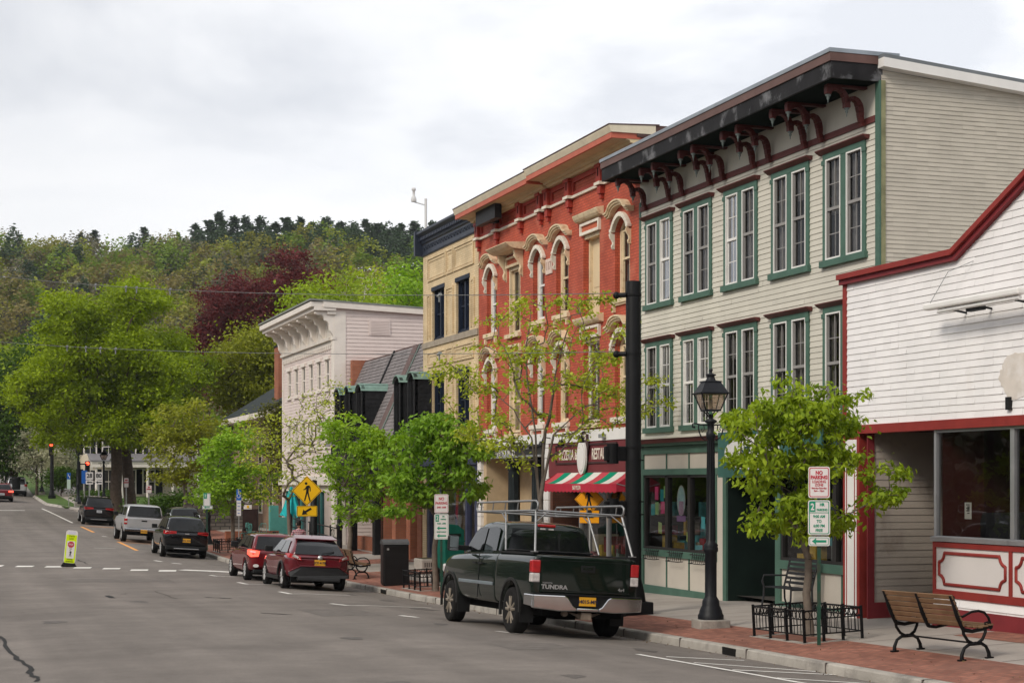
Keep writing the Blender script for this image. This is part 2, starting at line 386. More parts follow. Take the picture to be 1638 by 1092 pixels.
def sash_window(W, a0, a1, z0, z1, d, parent, mats, fw=.05, rail=None, cols=2, rows=2, curtain=None, two=True, deep=.05):
    """double-hung sash: frame, meeting rail, glazing bars, panes, what hangs behind them"""
    fm, gm = mats
    mb = MB(); zr = rail if rail is not None else (z0 + z1) / 2
    mb.wb(W, a0, a0 + fw, z0, z1, d - deep, d); mb.wb(W, a1 - fw, a1, z0, z1, d - deep, d)
    mb.wb(W, a0 + fw, a1 - fw, z1 - fw, z1, d - deep, d - .002); mb.wb(W, a0 + fw, a1 - fw, z0, z0 + fw * 1.3, d - deep, d - .002)
    if two: mb.wb(W, a0 + fw, a1 - fw, zr - .03, zr + .03, d - deep, d - .004)
    iw = fw * .55; b0, b1 = a0 + fw, a1 - fw
    for zz0, zz1, dd in (((zr + .03, z1 - fw, d - .02), (z0 + fw * 1.3, zr - .03, d - .035)) if two else ((z0 + fw * 1.3, z1 - fw, d - .02),)):
        mb.wb(W, b0, b0 + iw, zz0, zz1, dd - .03, dd); mb.wb(W, b1 - iw, b1, zz0, zz1, dd - .03, dd)
        for i in range(1, cols): mb.wb(W, b0 + (b1 - b0) * i / cols - .009, b0 + (b1 - b0) * i / cols + .009, zz0, zz1, dd - .025, dd - .006)
        for i in range(1, rows): mb.wb(W, b0 + iw, b1 - iw, zz0 + (zz1 - zz0) * i / rows - .009, zz0 + (zz1 - zz0) * i / rows + .009, dd - .024, dd - .008)
    sa = mb.build('sash', fm, parent)
    g = MB(); g.wq(W, a0 + fw, a1 - fw, z0 + fw, z1 - fw, d - .045); g.build('pane', gm, parent)
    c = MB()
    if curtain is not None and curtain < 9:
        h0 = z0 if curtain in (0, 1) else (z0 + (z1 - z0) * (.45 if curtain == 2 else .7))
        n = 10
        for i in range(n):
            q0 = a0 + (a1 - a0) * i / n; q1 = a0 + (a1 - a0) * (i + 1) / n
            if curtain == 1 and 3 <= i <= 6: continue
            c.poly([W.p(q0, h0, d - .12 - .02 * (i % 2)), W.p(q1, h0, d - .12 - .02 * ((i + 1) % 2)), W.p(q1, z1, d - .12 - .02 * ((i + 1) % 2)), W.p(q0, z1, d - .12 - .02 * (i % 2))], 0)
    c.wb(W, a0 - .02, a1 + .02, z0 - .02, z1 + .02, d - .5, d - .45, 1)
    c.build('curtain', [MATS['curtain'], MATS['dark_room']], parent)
    return sa
# ---------------------------------------------------------------- paints and fabrics
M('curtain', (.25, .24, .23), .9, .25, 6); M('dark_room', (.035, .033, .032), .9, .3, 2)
GLASS = glass_mat('window_glass', (.62, .62, .62), .05, .02, (.62, .63, .65))
GLASS_SKY = glass_mat('bright_window_glass', (.5, .52, .55), .34)
SHOPG = glass_mat('shop_glass', (.62, .63, .62), .07)
M('asphalt', (.182, .159, .141), .88, .16, .5, .5, 90, spec=.2, dirt=((.135, .118, .105), .22, .52, .75))
def asphalt_tex():
    m = MATS['asphalt']; t = m.node_tree; b = t.nodes['Principled BSDF']; src = b.inputs['Base Color'].links[0].from_socket
    tc = N(t, 'ShaderNodeTexCoord'); no = N(t, 'ShaderNodeTexNoise'); no.inputs['Scale'].default_value = 130; no.inputs['Detail'].default_value = 2; t.links.new(tc.outputs['Object'], no.inputs['Vector'])
    mr = N(t, 'ShaderNodeMapRange'); mr.inputs[1].default_value = .25; mr.inputs[2].default_value = .75; mr.inputs[3].default_value = .6; mr.inputs[4].default_value = 1.42; t.links.new(no.outputs[0], mr.inputs[0])
    # long tyre-polished streaks along the street
    mp = N(t, 'ShaderNodeMapping'); mp.inputs['Scale'].default_value = (.9, .03, 1); t.links.new(tc.outputs['Object'], mp.inputs[0])
    n2 = N(t, 'ShaderNodeTexNoise'); n2.inputs['Scale'].default_value = 1.0; n2.inputs['Detail'].default_value = 4; t.links.new(mp.outputs[0], n2.inputs['Vector'])
    m2 = N(t, 'ShaderNodeMapRange'); m2.inputs[1].default_value = .3; m2.inputs[2].default_value = .7; m2.inputs[3].default_value = .84; m2.inputs[4].default_value = 1.14; t.links.new(n2.outputs[0], m2.inputs[0])
    n3 = N(t, 'ShaderNodeTexNoise'); n3.inputs['Scale'].default_value = 3.2; n3.inputs['Detail'].default_value = 7; n3.inputs['Roughness'].default_value = .7; t.links.new(tc.outputs['Object'], n3.inputs['Vector'])
    m3 = N(t, 'ShaderNodeMapRange'); m3.inputs[1].default_value = .3; m3.inputs[2].default_value = .7; m3.inputs[3].default_value = .90; m3.inputs[4].default_value = 1.09; t.links.new(n3.outputs[0], m3.inputs[0])
    m4 = N(t, 'ShaderNodeMath', operation='MULTIPLY'); t.links.new(m2.outputs[0], m4.inputs[0]); t.links.new(m3.outputs[0], m4.inputs[1])
    mu = N(t, 'ShaderNodeMath', operation='MULTIPLY'); t.links.new(mr.outputs[0], mu.inputs[0]); t.links.new(m4.outputs[0], mu.inputs[1])
    hs = N(t, 'ShaderNodeHueSaturation'); t.links.new(mu.outputs[0], hs.inputs['Value']); t.links.new(src, hs.inputs['Color']); t.links.new(hs.outputs[0], b.inputs['Base Color'])
asphalt_tex()
M('concrete', (.36, .32, .285), .85, .12, .9, .25, 60, spec=.2, dirt=((.25, .22, .195), .6, .55, .6))
M('kerb_stone', (.37, .34, .30), .85, .2, 1.4, .5, 30, spec=.2, dirt=((.17, .155, .14), 1.2, .5, .8))
brick_mat('brick_paving', (.35, .145, .098), (.22, .085, .06), (.15, .095, .075), .2, .1, .009, .85, .2, 'floor', dirt=((.20, .10, .075), .5, .55, .6))
M('road_white', (.74, .71, .66), .7, .1, 2, .2, 40, dirt=((.24, .22, .2), 5, .58, .8))
M('road_orange', (.80, .36, .10), .7, .12, 2, .2, 40, dirt=((.3, .2, .14), 5, .6, .7))
M('orange_paving', (.30, .19, .13), .85, .15, 1.2, .2, 40, dirt=((.2, .16, .13), 1.5, .55, .7))
M('grass', (.075, .125, .03), .9, .35, 1.5, .6, 25)
M('soil', (.07, .06, .035), .95, .3, .3, .5, 10)
M('crack_tar', (.025, .024, .023), .8, .2)

# ---------------------------------------------------------------- ground
def sheet(name, xs_of_s, ss, mat, dz=0.0, zf=gz, **kw):
    mb = MB(); rows = []
    for s in ss: rows.append([(x, s, zf(s, x) + dz) for x in xs_of_s(s)])
    n = len(rows[0]); vs = [p for r in rows for p in r]
    mb.add(vs, [(i * n + j, i * n + j + 1, (i + 1) * n + j + 1, (i + 1) * n + j) for i in range(len(rows) - 1) for j in range(n - 1)], 0, True)
    return mb.build(name, mat, None, **kw)
SS = [*range(-40, 0, 5), *range(0, 60, 2), *range(60, 140, 3), *range(140, 241, 5)]
sheet('road', lambda s: [-40, -25, -14, -9, -5, -2, *np.linspace(0, kt(s) - 2.6, 9)[:-1], *[kt(s) - 2.6 + .52 * i for i in range(6)]], SS, MATS['asphalt'], zf=zroad, kind='structure')
HD = Vector((math.sin(PSI - R(9.5)), math.cos(PSI - R(9.5))))
def sstep(a, b, x):
    q = min(1, max(0, (x - a) / (b - a))); return q * q * (3 - 2 * q)
def hill_z(x, y):
    d = x * HD.x + y * HD.y; l = x * HD.y - y * HD.x
    base = interp(ZF, min(max(y, -60), 140)) - .9
    g = base + 4.5 * sstep(140, 240, d)
    up = (46 - .02 * l + 3 * math.sin(l * .021 + 1.0) + 1.8 * math.sin(l * .06)) * sstep(205, 430, d)
    return g + up - 10 * sstep(450, 700, d)
def terrain():
    mb = MB(); xs = [*range(-420, -60, 30), *range(-60, 140, 10), *range(140, 520, 30)]; ys = [*range(-80, 160, 12), *range(160, 480, 16), *range(480, 900, 60)]
    n = len(xs); vs = [(x, y, hill_z(x, y) - (3.0 if -41 < x < 18 and y < 240 else 0)) for y in ys for x in xs]
    mb.add(vs, [(i * n + j, i * n + j + 1, (i + 1) * n + j + 1, (i + 1) * n + j) for i in range(len(ys) - 1) for j in range(n - 1)], 0, True)
    mb.build('hill', MATS['soil'], None, kind='structure')
terrain()
# pavement: a brick band along the kerb, concrete behind it; from the yellow front onward brick to the walls
S1 = [*range(-40, 0, 4), *np.arange(0, 59, 1.5), 59.2]; S2 = [59.2, *np.arange(60.5, 112, 1.5), 112]
sheet('brick_paving_strip', lambda s: [kt(s) + .15, kt(s) + .8, kt(s) + 1.75], S1, MATS['brick_paving'], kind='structure')
sheet('pavement', lambda s: [kt(s) + 1.75, kt(s) + 3, 16.0, 17.2, 19.0], S1, MATS['concrete'], kind='structure')
sheet('brick_pavement', lambda s: [kt(s) + .15, kt(s) + 1, 13.2, 14, 14.2], S2, MATS['brick_paving'], kind='structure')
sheet('footpath', lambda s: [14.2, 15.2, 16.6, 19], S2, MATS['concrete'], kind='structure')
mb = MB()
for a, b in ((52, 54.5), (59.2, 62), (66, 69)): mb.add([(kt(a) + 1.76, a, gz(a, kt(a) + 1.76) + .004), (16.5, a, gz(a, 16.5) + .004), (16.5, b, gz(b, 16.5) + .004), (kt(b) + 1.76, b, gz(b, kt(b) + 1.76) + .004)], [(0, 1, 2, 3)])
for a in (19.0, 22.0): mb.add([(15.0, a - 4, gz(a - 4, 15) + .005), (15.8, a - 4, gz(a - 4, 15.8) + .005), (15.8, a + .8, gz(a + .8, 15.8) + .005), (15.0, a + .8, gz(a + .8, 15) + .005)], [(0, 1, 2, 3)])
mb.build('brick_paving_band', MATS['brick_paving'], None, kind='structure')
# joints in the concrete
mb = MB()
for a in np.arange(1, 59, 1.83): mb.add([(13.46, a - .009, gz(a, 13.46) + .005), (16.4, a - .009, gz(a, 16.4) + .005), (16.4, a + .009, gz(a, 16.4) + .005), (13.46, a + .009, gz(a, 13.46) + .005)], [(0, 1, 2, 3)])
mb.build('pavement_joint', M('joint_dirt', (.12, .1, .09), .9), None, kind='structure')
def kerb(ss):
    mb = MB()
    ps = []
    for s in ss:
        k = kt(s); z = interp(ZK, s); zr = zroad(s, k)
        ps.append([(k - .012, s, zr - .1), (k - .004, s, zr + .06), (k + .004, s, z - .02), (k + .022, s, z + .003), (k + .153, s, z + .006), (k + .153, s, z - .1)])
    n = 6
    mb.add([p for r in ps for p in r], [(i * n + j, i * n + j + 1, (i + 1) * n + j + 1, (i + 1) * n + j) for i in range(len(ps) - 1) for j in range(n - 1)])
    mb.build('kerb', MATS['kerb_stone'], None, kind='structure')
    mj = MB()
    for a in np.arange(1.3, 58, 2.45):
        k = kt(a); z = interp(ZK, a)
        mj.box(k - .016, k + .02, a - .007, a + .007, z - KH, z + .004); mj.box(k, k + .156, a - .007, a + .007, z - .01, z + .008)
    mj.build('kerb_joint', MATS['joint_dirt'], None, kind='structure')
kerb([*np.arange(-40, 112.1, 1.0)])
# corner beyond the side street
S3 = [*range(127, 241, 3)]
sheet('far_footpath', lambda s: [9.6, 10.5, 12.2], S3, MATS['concrete'], kind='structure')
sheet('grass_verge', lambda s: [kt(s) + .15, 8.6, 9.6], S3, MATS['grass'], .012, kind='structure')
sheet('lawn', lambda s: [12.2, 16, 22, 34], S3, MATS['grass'], .005, kind='structure')
sheet('corner_paving', lambda s: [kt(s) + .1, 9, 14, 24], [121, 123, 125, 127], MATS['concrete'], .002, kind='structure')
sheet('grass_plot', lambda s: [kt(s) + .2, 12, 13.2], [*range(104, 113, 2)], MATS['grass'], .012, kind='structure')
sheet('side_street', lambda s: [9.5, 12, 18, 30, 60], [111.9, 114, 116, 118, 120, 121.1], MATS['asphalt'], -.1, kind='structure')
sheet('garden', lambda s: [16.6, 22, 30, 45], [*range(86, 113, 2)], MATS['grass'], -.02, kind='structure')
kb = MB()
for a, b in zip(range(124, 238, 2), range(126, 240, 2)):
    kb.add([(kt(a) - .02, a, gz(a, kt(a)) - .02), (kt(a) + .16, a, gz(a, kt(a) + .2) + .02), (kt(b) + .16, b, gz(b, kt(b) + .2) + .02), (kt(b) - .02, b, gz(b, kt(b)) - .02)], [(0, 1, 2, 3)])
    kb.add([(kt(a) - .02, a, gz(a, kt(a)) - .3), (kt(a) - .02, a, gz(a, kt(a)) - .02), (kt(b) - .02, b, gz(b, kt(b)) - .02), (kt(b) - .02, b, gz(b, kt(b)) - .3)], [(0, 1, 2, 3)])
kb.build('far_kerb', MATS['kerb_stone'], None, kind='structure')

# ---------------------------------------------------------------- painted markings (sheets 5 mm above the asphalt)
def line(mb, p, q, wd, n=6):
    (x0, y0), (x1, y1) = p, q; d = Vector((x1 - x0, y1 - y0)); nn = Vector((-d.y, d.x)).normalized() * wd / 2
    for i in range(n):
        a = Vector((x0, y0)) + d * i / n; b = Vector((x0, y0)) + d * (i + 1) / n
        mb.add([(*(a + nn), zroad(a.y + nn.y, a.x + nn.x) + .006), (*(a - nn), zroad(a.y - nn.y, a.x - nn.x) + .006), (*(b - nn), zroad(b.y - nn.y, b.x - nn.x) + .006), (*(b + nn), zroad(b.y + nn.y, b.x + nn.x) + .006)], [(0, 1, 2, 3)])
def g2(u, v): x, y, z = GR(u, v); return (x, y)
mw = MB()
a, b = g2(1020, 1046), g2(1283, 1092); dx = (b[0] - a[0]) / (b[1] - a[1])
line(mw, a, (a[0] + dx * -14, a[1] - 14), .11, 14)
for p, q in (((1066, 1050), (1190, 1056)), ((1110, 1059.5), (1305, 1061)), ((1172, 1071), (1358, 1069)), ((1243, 1084), (1432, 1083)), ((1320, 1099), (1500, 1098))): line(mw, g2(*p), g2(*q), .10)
for p, q in (((794, 1009), (832, 1013.5)), ((529, 965), (556, 968)), ((640, 984), (668, 987)), ((447, 946), (465, 949.5)), ((381, 931), (396, 934)), ((336, 919.5), (346, 921)), ((247, 896), (259, 898)), ((163, 857), (171, 858)), ((275, 900), (290, 901.5))): line(mw, g2(*p), g2(*q), .12, 2)
for p, q in (((832, 1013.5), (968, 1018)), ((556, 968), (690, 972)), ((465, 949.5), (560, 952)), ((396, 934), (470, 936)), ((346, 921), (395, 923))): line(mw, g2(*p), g2(*q), .09, 4)
# crosswalk dashes
for u, v in ((-9, 905), (39.7, 905.3), (86.5, 906), (132, 907.7), (178.5, 909), (223, 911.3), (268, 912.5)):
    x, y = g2(u, v); mw.add([(x + sx, y + sy, zroad(y + sy, x + sx) + .006) for sx, sy in ((-.36, -.45), (.22, -.45), (.36, .45), (-.22, .45))], [(0, 1, 2, 3)])
x, y = g2(330, 914); x2, y2 = g2(290, 911)
line(mw, (x2, y2), (11.0, y2 - 3.2), .5, 6)
for p, q in (((150, 876), (185, 877)), ((196, 840), (206, 841))): line(mw, g2(*p), g2(*q), .1, 2)
for a, b in ((3.5, 5.5), (0.2, 2.2)): line(mw, (a, 121), (b, 121), .4, 2)
line(mw, g2(67, 813), g2(116, 836), .14, 4)
mw.build('road_marking', MATS['road_white'], None, kind='structure')
mo = MB(); line(mo, g2(130, 842), g2(150, 851), .16, 2); line(mo, g2(189, 866), g2(219, 880), .16, 3)
mo.build('orange_road_marking', MATS['road_orange'], None, kind='structure')
mo = MB()
for u0, v0, u1 in ((137, 842, 178), (197, 868, 236)):
    (xa, ya), (xb, yb) = g2(u0, v0), g2(u1, v0 - 3); line(mo, ((xa + 10.2) / 2, ya), ((xa + 10.2) / 2, ya + 5), 10.1 - xa, 6)
mo.build('paving_patch', MATS['orange_paving'], None, kind='structure')
# tar-sealed cracks
mc = MB()
def crack(pts, wd):
    q = []
    for (p, r) in zip(pts, pts[1:]):
        for i in range(6):
            k = i / 6; q.append((p[0] + (r[0] - p[0]) * k + random.uniform(-.05, .05), p[1] + (r[1] - p[1]) * k + random.uniform(-.05, .05)))
    for a, b in zip(q, q[1:]): line(mc, a, b, wd * random.uniform(.5, 1.3), 1)
crack([g2(0, 1017), g2(27, 1050), g2(50, 1075), g2(66, 1092)], .07); crack([g2(170, 952), g2(183, 957)], .14); crack([g2(196, 950), g2(206, 949)], .08); crack([g2(245, 945), g2(290, 960)], .03); crack([g2(125, 895), g2(142, 903)], .05); crack([g2(418, 980), g2(480, 983)], .1); crack([g2(330, 955), g2(380, 957)], .12)
mc.build('tar_crack', MATS['crack_tar'], None, kind='structure')
ms = MB(); gs_ = np.random.default_rng(12)
for x_, y_, r_ in ((10.3, 21, .35), (10.5, 24.5, .25), (10.2, 33, .3), (10.4, 37, .45), (10.6, 41, .3), (10.4, 44, .25), (9.8, 57, .4), (7.6, 20, .2), (5.2, 19.5, .3), (6.4, 27, .25), (2.0, 33, .35), (4.4, 40, .3), (10.8, 18.6, .4), (8.9, 30.5, .2)):
    pts = [(x_ + r_ * (1 + .35 * math.sin(3 * a_ + x_) + gs_.uniform(-.15, .15)) * math.cos(a_) * .6, y_ + r_ * 1.5 * (1 + .3 * math.sin(2 * a_ + y_) + gs_.uniform(-.15, .15)) * math.sin(a_)) for a_ in np.linspace(0, 6.1, 14)]
    ms.add([(a_, b_, zroad(b_, a_) + .004) for a_, b_ in pts], [tuple(range(len(pts)))])
ms.build('oil_stain', M('oily_asphalt', (.118, .104, .094), .7, .25, 6, .4, 60), None, kind='structure')
mp_ = MB()
for x0_, x1_, y0_, y1_ in ((7.3, 8.6, 33.5, 36.2), (3.4, 6.6, 50.5, 52.3), (8.2, 9.3, 24.2, 25.4)):
    n_ = 5
    for i in range(n_):
        a_, b_ = x0_ + (x1_ - x0_) * i / n_, x0_ + (x1_ - x0_) * (i + 1) / n_
        mp_.add([(a_, y0_, zroad(y0_, a_) + .003), (b_, y0_, zroad(y0_, b_) + .003), (b_, y1_, zroad(y1_, b_) + .003), (a_, y1_, zroad(y1_, a_) + .003)], [(0, 1, 2, 3)])
mp_.build('asphalt_patch', M('patch_asphalt', (.158, .140, .126), .9, .2, 5, .5, 80), None, kind='structure')
def drain(u, v, w_):
    x, y, z = GR(u, v); y = S(u, kt(y)); k = kt(y); zk = interp(ZK, y)
    mb = MB(); mb.box(k - .02, k + .05, y - w_ / 2, y + w_ / 2, zk - .135, zk - .02)
    o = mb.build('storm_drain', M('black_hole', (.012, .011, .01), .9), None, org=(k, y, zk - KH))
    return o
tag(drain(1167, 1034, .45), 'dark storm drain opening in the kerb below the iron tree fence', 'drain', 'storm drains in the kerb')
tag(drain(614, 947, .6), 'dark storm drain opening in the kerb below the black litter bin', 'drain', 'storm drains in the kerb')
# ---------------------------------------------------------------- green and cream clapboard shop
T = 16.6
WF = Wall('x', T)
cream = M('cream_paint', (.57, .54, .465), .6, .07, 1.2, .06, 30, streak=.35, island=.045, dirt=((.42, .38, .31), 1.1, .60, .35))
green = M('green_paint', (.070, .135, .103), .5, .14, 2.5, .08, 25, dirt=((.115, .165, .135), 3, .62, .5))
maroon = M('maroon_paint', (.115, .035, .032), .5, .2, 2.5)
white = M('white_paint', (.74, .72, .69), .5, .05, 2)
blackm = M('black_metal', (.008, .008, .009), .5, .3, 3, spec=.25)
tarbk = M('tarred_fascia', (.016, .015, .016), .6, .4, 2.2, .3, 12, dirt=((.22, .22, .23), 1.8, .53, .75))
soff = M('shaded_green', (.007, .012, .010), .9, .3, 2, spec=.03)  # soffit and doorway shade put into this near black colour
GB = thing('clapboard_shop', 'three storey cream clapboard shop with green window trim and black bracketed cornice', 'building', (T, 33.3, 0))
sR, sL = 27.62, 39.02
mb = MB(); ops = []
WIN = [(36.99, 38.62), (34.83, 36.46), (32.57, 34.20), (30.29, 31.92), (28.09, 29.72)]
for a0, a1 in WIN:
    for zb in (6.85, 3.82): ops.append((a0 + .02, a1 - .02, zb + .02, zb + 2.3))
siding(mb, WF, sR + .12, sL - .08, 3.74, 9.4, .113, ops)
mb.wb(WF, sR, sL, 9.4, 10.1, -.2, .004)
mb.build('front_siding', cream, GB)
mb = MB(); mb.wb(WF, sR - .02, sR + .13, 3.7, 10.1, -.1, .03); mb.wb(WF, sL - .09, sL + .01, 3.7, 9.6, -.1, .03)
mb.build('corner_board', green, GB)
# sides and roof
WS = Wall('y', sR)
e0, e1 = Tt(1415, sR - .2), Tt(1638, sR - .2)
r0, r1 = ZV(sR - .2, e0, 85.5), ZV(sR - .2, e1, 127.5); sl_ = (r1 - r0) / (e1 - e0)
rt = lambda t: r0 + sl_ * (t - e0)
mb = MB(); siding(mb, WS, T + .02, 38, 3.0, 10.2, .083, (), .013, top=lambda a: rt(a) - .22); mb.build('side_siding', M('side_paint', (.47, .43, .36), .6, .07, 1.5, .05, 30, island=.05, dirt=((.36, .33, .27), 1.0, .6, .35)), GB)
mb = MB(); mb.wb(WS, T + .01, T + .1, 3, 10.1, -.01, .03); mb.build('side_corner_board', M('mossy_trim', (.22, .215, .12), .8, .3, 3), GB)
mb = MB(); mb.poly([(T + .05, sR + .02, -.5), (38, sR + .02, -.5), (38, sR + .02, rt(38) - .25), (T + .05, sR + .02, rt(T) - .25)]); mb.poly([(T + .05, sL, -.5), (38, sL, -.5), (38, sL, rt(38) - .25), (T + .05, sL, rt(T) - .25)])
mb.poly([(38, sR, -.5), (38, sL, -.5), (38, sL, rt(38) - .25), (38, sR, rt(38) - .25)]); mb.build('back_wall', cream, GB)
mb = MB(); mb.prism([(T - .05, sR - .2, rt(T - .05)), (38.2, sR - .2, rt(38.2)), (38.2, sR - .2, rt(38.2) - .07), (T - .05, sR - .2, rt(T - .05) - .07)], (0, sL - sR + .25, 0)); mb.build('roof', M('grey_roof', (.16, .175, .185), .6, .2, 2), GB)
mb = MB(); mb.prism([(T - .05, sR - .21, rt(T - .05) - .07), (38.2, sR - .21, rt(38.2) - .07), (38.2, sR - .21, rt(38.2) - .24), (T - .05, sR - .21, rt(T - .05) - .24)], (0, .24, 0)); mb.build('rake_board', white, GB)
# cornice
D0 = 1.03
mb = MB()
mb.wb(WF, sR, sL + .02, 10.08, 10.39, D0 - .05, D0, 0); mb.wb(WF, sR - .002, sR + .05, 10.08, 10.39, -.05, D0 - .05, 0); mb.wb(WF, sL - .03, sL + .02, 10.08, 10.39, 0, D0 - .05, 0)
mb.build('fascia', tarbk, GB)
mb = MB(); mb.wb(WF, sR - .02, sL + .04, 10.39, 10.55, -.1, D0 + .03); mb.build('upper_fascia', M('brown_fascia', (.13, .075, .065), .5, .15, 2), GB)
mb = MB(); mb.wb(WF, sR - .03, sL + .05, 10.55, 10.625, -.4, D0 + .05); mb.build('roof_edge', M('grey_flashing', (.27, .30, .33), .4, .15, 2, metal=.3), GB)
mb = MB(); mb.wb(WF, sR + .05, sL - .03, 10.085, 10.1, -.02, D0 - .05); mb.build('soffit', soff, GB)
mb = MB(); mb.wb(WF, sR + .13, sL - .08, 9.36, 9.48, .005, .04); mb.build('frieze_band', maroon, GB)
fin = M('finial_grey', (.13, .155, .15), .5, .2)
def ribbon(pts, h):
    n = len(pts); L, R_ = [], []
    for i in range(n):
        t_ = Vector(pts[min(i + 1, n - 1)]) - Vector(pts[max(i - 1, 0)]); q = Vector((-t_.y, t_.x)).normalized(); k = h if not isinstance(h, (list, tuple)) else h[i]
        L.append((pts[i][0] + q.x * k, pts[i][1] + q.y * k)); R_.append((pts[i][0] - q.x * k, pts[i][1] - q.y * k))
    return L, R_
def wribbon(mb, W, pts, h, a0, a1):
    L, R_ = ribbon(pts, h)
    for i in range(len(pts) - 1): mb.wprism(W, [L[i], L[i + 1], R_[i + 1], R_[i]], a0, a1)
for a in (38.51, 37.04, 36.31, 34.8, 34.12, 32.63, 31.91, 30.36, 29.7, 28.13):
    mb = MB(); mb.wprism(WF, [(0, 10.08), (.86, 10.08), (.86, 10.03), (0, 10.03)], a - .065, a + .065)
    mb.wprism(WF, [(.74, 10.03), (.87, 10.03), (.86, 9.9), (.77, 9.88)], a - .065, a + .065)
    wribbon(mb, WF, [(.78, 9.97), (.70, 10.01), (.60, 10.01), (.51, 9.96), (.45, 9.87), (.42, 9.76), (.415, 9.66)], [.05, .04, .04, .045, .055, .06, .06], a - .06, a + .06)
    wribbon(mb, WF, [(.42, 9.76), (.36, 9.83), (.28, 9.85), (.20, 9.81), (.15, 9.72), (.125, 9.6), (.12, 9.5), (.10, 9.41), (.08, 9.33)], [.05, .045, .045, .055, .065, .06, .05, .045, .05], a - .06, a + .06); b = mb.build('cornice_bracket', M('bracket_maroon', (.085, .022, .02), .45, .25, 3), GB, bevel=.012)
    for d, z in ((.81, 9.885), (.415, 9.66)): MB().lathe([(.055, 0), (.055, -.02), (.022, -.04), (.03, -.065), (.022, -.085), (.009, -.11), (.009, -.14), (.002, -.165)], WF.p(a, z, d), 10).build('pendant', fin, b)
for i, (a0, a1) in enumerate(WIN):
    for k, zb in enumerate((6.85, 3.82)):
        zt = zb + 2.32
        mb = MB(); mb.wb(WF, a0 + .01, a1 - .01, zt - .2, zt - .07, -.06, .05); mb.wb(WF, a0 - .05, a1 + .05, zb, zb + .13, -.06, .10)
        for q0, q1 in ((a0, a0 + .12), (a1 - .12, a1), ((a0 + a1) / 2 - .11, (a0 + a1) / 2 + .11)): mb.wb(WF, q0, q1, zb + .13, zt - .2, -.06, .045)
        mb.wb(WF, a0 - .03, a0 + .12, zt - .3, zt - .2, .046, .06); mb.wb(WF, a1 - .12, a1 + .03, zt - .3, zt - .2, .046, .06)
        wn = mb.build('window', green, GB, bevel=.008)
        mb = MB()
        for q0, q1 in (((a0 + a1) / 2 + .11, a1 - .12), (a0 + .12, (a0 + a1) / 2 - .11)): mb.wb(WF, q0 - .0, q0 + .03, zb + .13, zt - .2, .03, .052); mb.wb(WF, q1 - .03, q1, zb + .13, zt - .2, .03, .052); mb.wb(WF, q0 + .03, q1 - .03, zt - .23, zt - .2, .03, .052); mb.wb(WF, q0 + .03, q1 - .03, zb + .13, zb + .17, .03, .052)
        mb.build('storm_frame', white, wn)
        mb = MB(); mb.wprism(WF, [(0, zt - .085), (.06, zt - .085), (.16, zt - .02), (.16, zt), (0, zt)], a0 - .11, a1 + .11); mb.build('window_cap', maroon, wn)
        for j, (q0, q1) in enumerate((((a0 + a1) / 2 + .11, a1 - .12), (a0 + .12, (a0 + a1) / 2 - .11))):
            br = (k == 0 and ((i == 0 and j == 1) or (i == 2 and j == 0))) or (k == 1 and i in (0, 1) and j == 1) or (k == 1 and i == 1)
            sash_window(WF, q0, q1, zb + .13, zt - .2, .03, wn, (white if br else M('screened_sash', (.27, .26, .25), .6, .08, 3), GLASS_SKY if br else GLASS), .04, rail=zb + 1.13 + .02 * ((i * 3 + j) % 3), curtain=(0, 1, 3, 0, 2, 1, 0, 3, 2, 1)[(i * 2 + j + k * 3) % 10])
# storefront
mb = MB(); mb.wprism(WF, [(0, 3.48), (.16, 3.5), (.18, 3.56), (0, 3.56)], sR + .1, sL + .01, 0); mb.wprism(WF, [(0, 3.56), (.22, 3.56), (.26, 3.66), (0, 3.66)], sR + .1, sL + .02, 1); mb.wprism(WF, [(0, 3.66), (.3, 3.66), (.3, 3.69), (0, 3.76)], sR + .1, sL + .03, 2)
mb.build('shopfront_cornice', [green, maroon, cream], GB)
mb = MB()
zb = -.5
mb.wb(WF, 38.74, sL, zb, 3.48, -.15, .05); mb.wb(WF, sR, 38.74, 3.3, 3.48, -.12, .045); mb.wb(WF, sR, 38.74, 2.79, 2.94, -.15, .05)
mb.wb(WF, 34.62, 38.74, .82, .98, -.12, .06); mb.wb(WF, 34.62, 38.74, zb, .09, -.15, .05); mb.wb(WF, 34.55, 34.66, .82, 2.79, -.15, .05)
for a in (37.37, 36.08): mb.wb(WF, a - .02, a + .02, .09, .82, 0, .03); mb.wb(WF, a - .02, a + .02, 2.94, 3.3, 0, .03)
mb.wb(WF, 34.05, 34.22, zb, 2.79, -.15, .05); mb.wb(WF, 31.5, 31.72, zb, 2.79, -.15, .05); mb.wb(WF, 27.62, 31.5, .82, 1.0, -.12, .06); mb.wb(WF, 27.62, 31.5, zb, .14, -.15, .05)
for a in (30.2, 29.0): mb.wb(WF, a - .02, a + .02, .14, .82, 0, .03)
for a in (34.3, 33.2, 32.1, 31.0, 29.8, 28.7): mb.wb(WF, a - .02, a + .02, 2.94, 3.3, 0, .03)
mb.build('shopfront_frame', green, GB, bevel=.006)
mb = MB(); pan = M('panel_cream', (.52, .47, .405), .6, .06, 1.2, dirt=((.4, .36, .3), 1.3, .62, .4))
mb.wq(WF, sR, 38.74, 2.94, 3.3, .0); mb.wq(WF, 34.62, 38.74, zb, .82, .0); mb.wq(WF, 27.62, 31.5, zb, .82, 0); mb.wb(WF, 34.22, 34.62, zb, 2.79, -.15, .02)
mb.build('shopfront_panel', pan, GB)
wsh = None
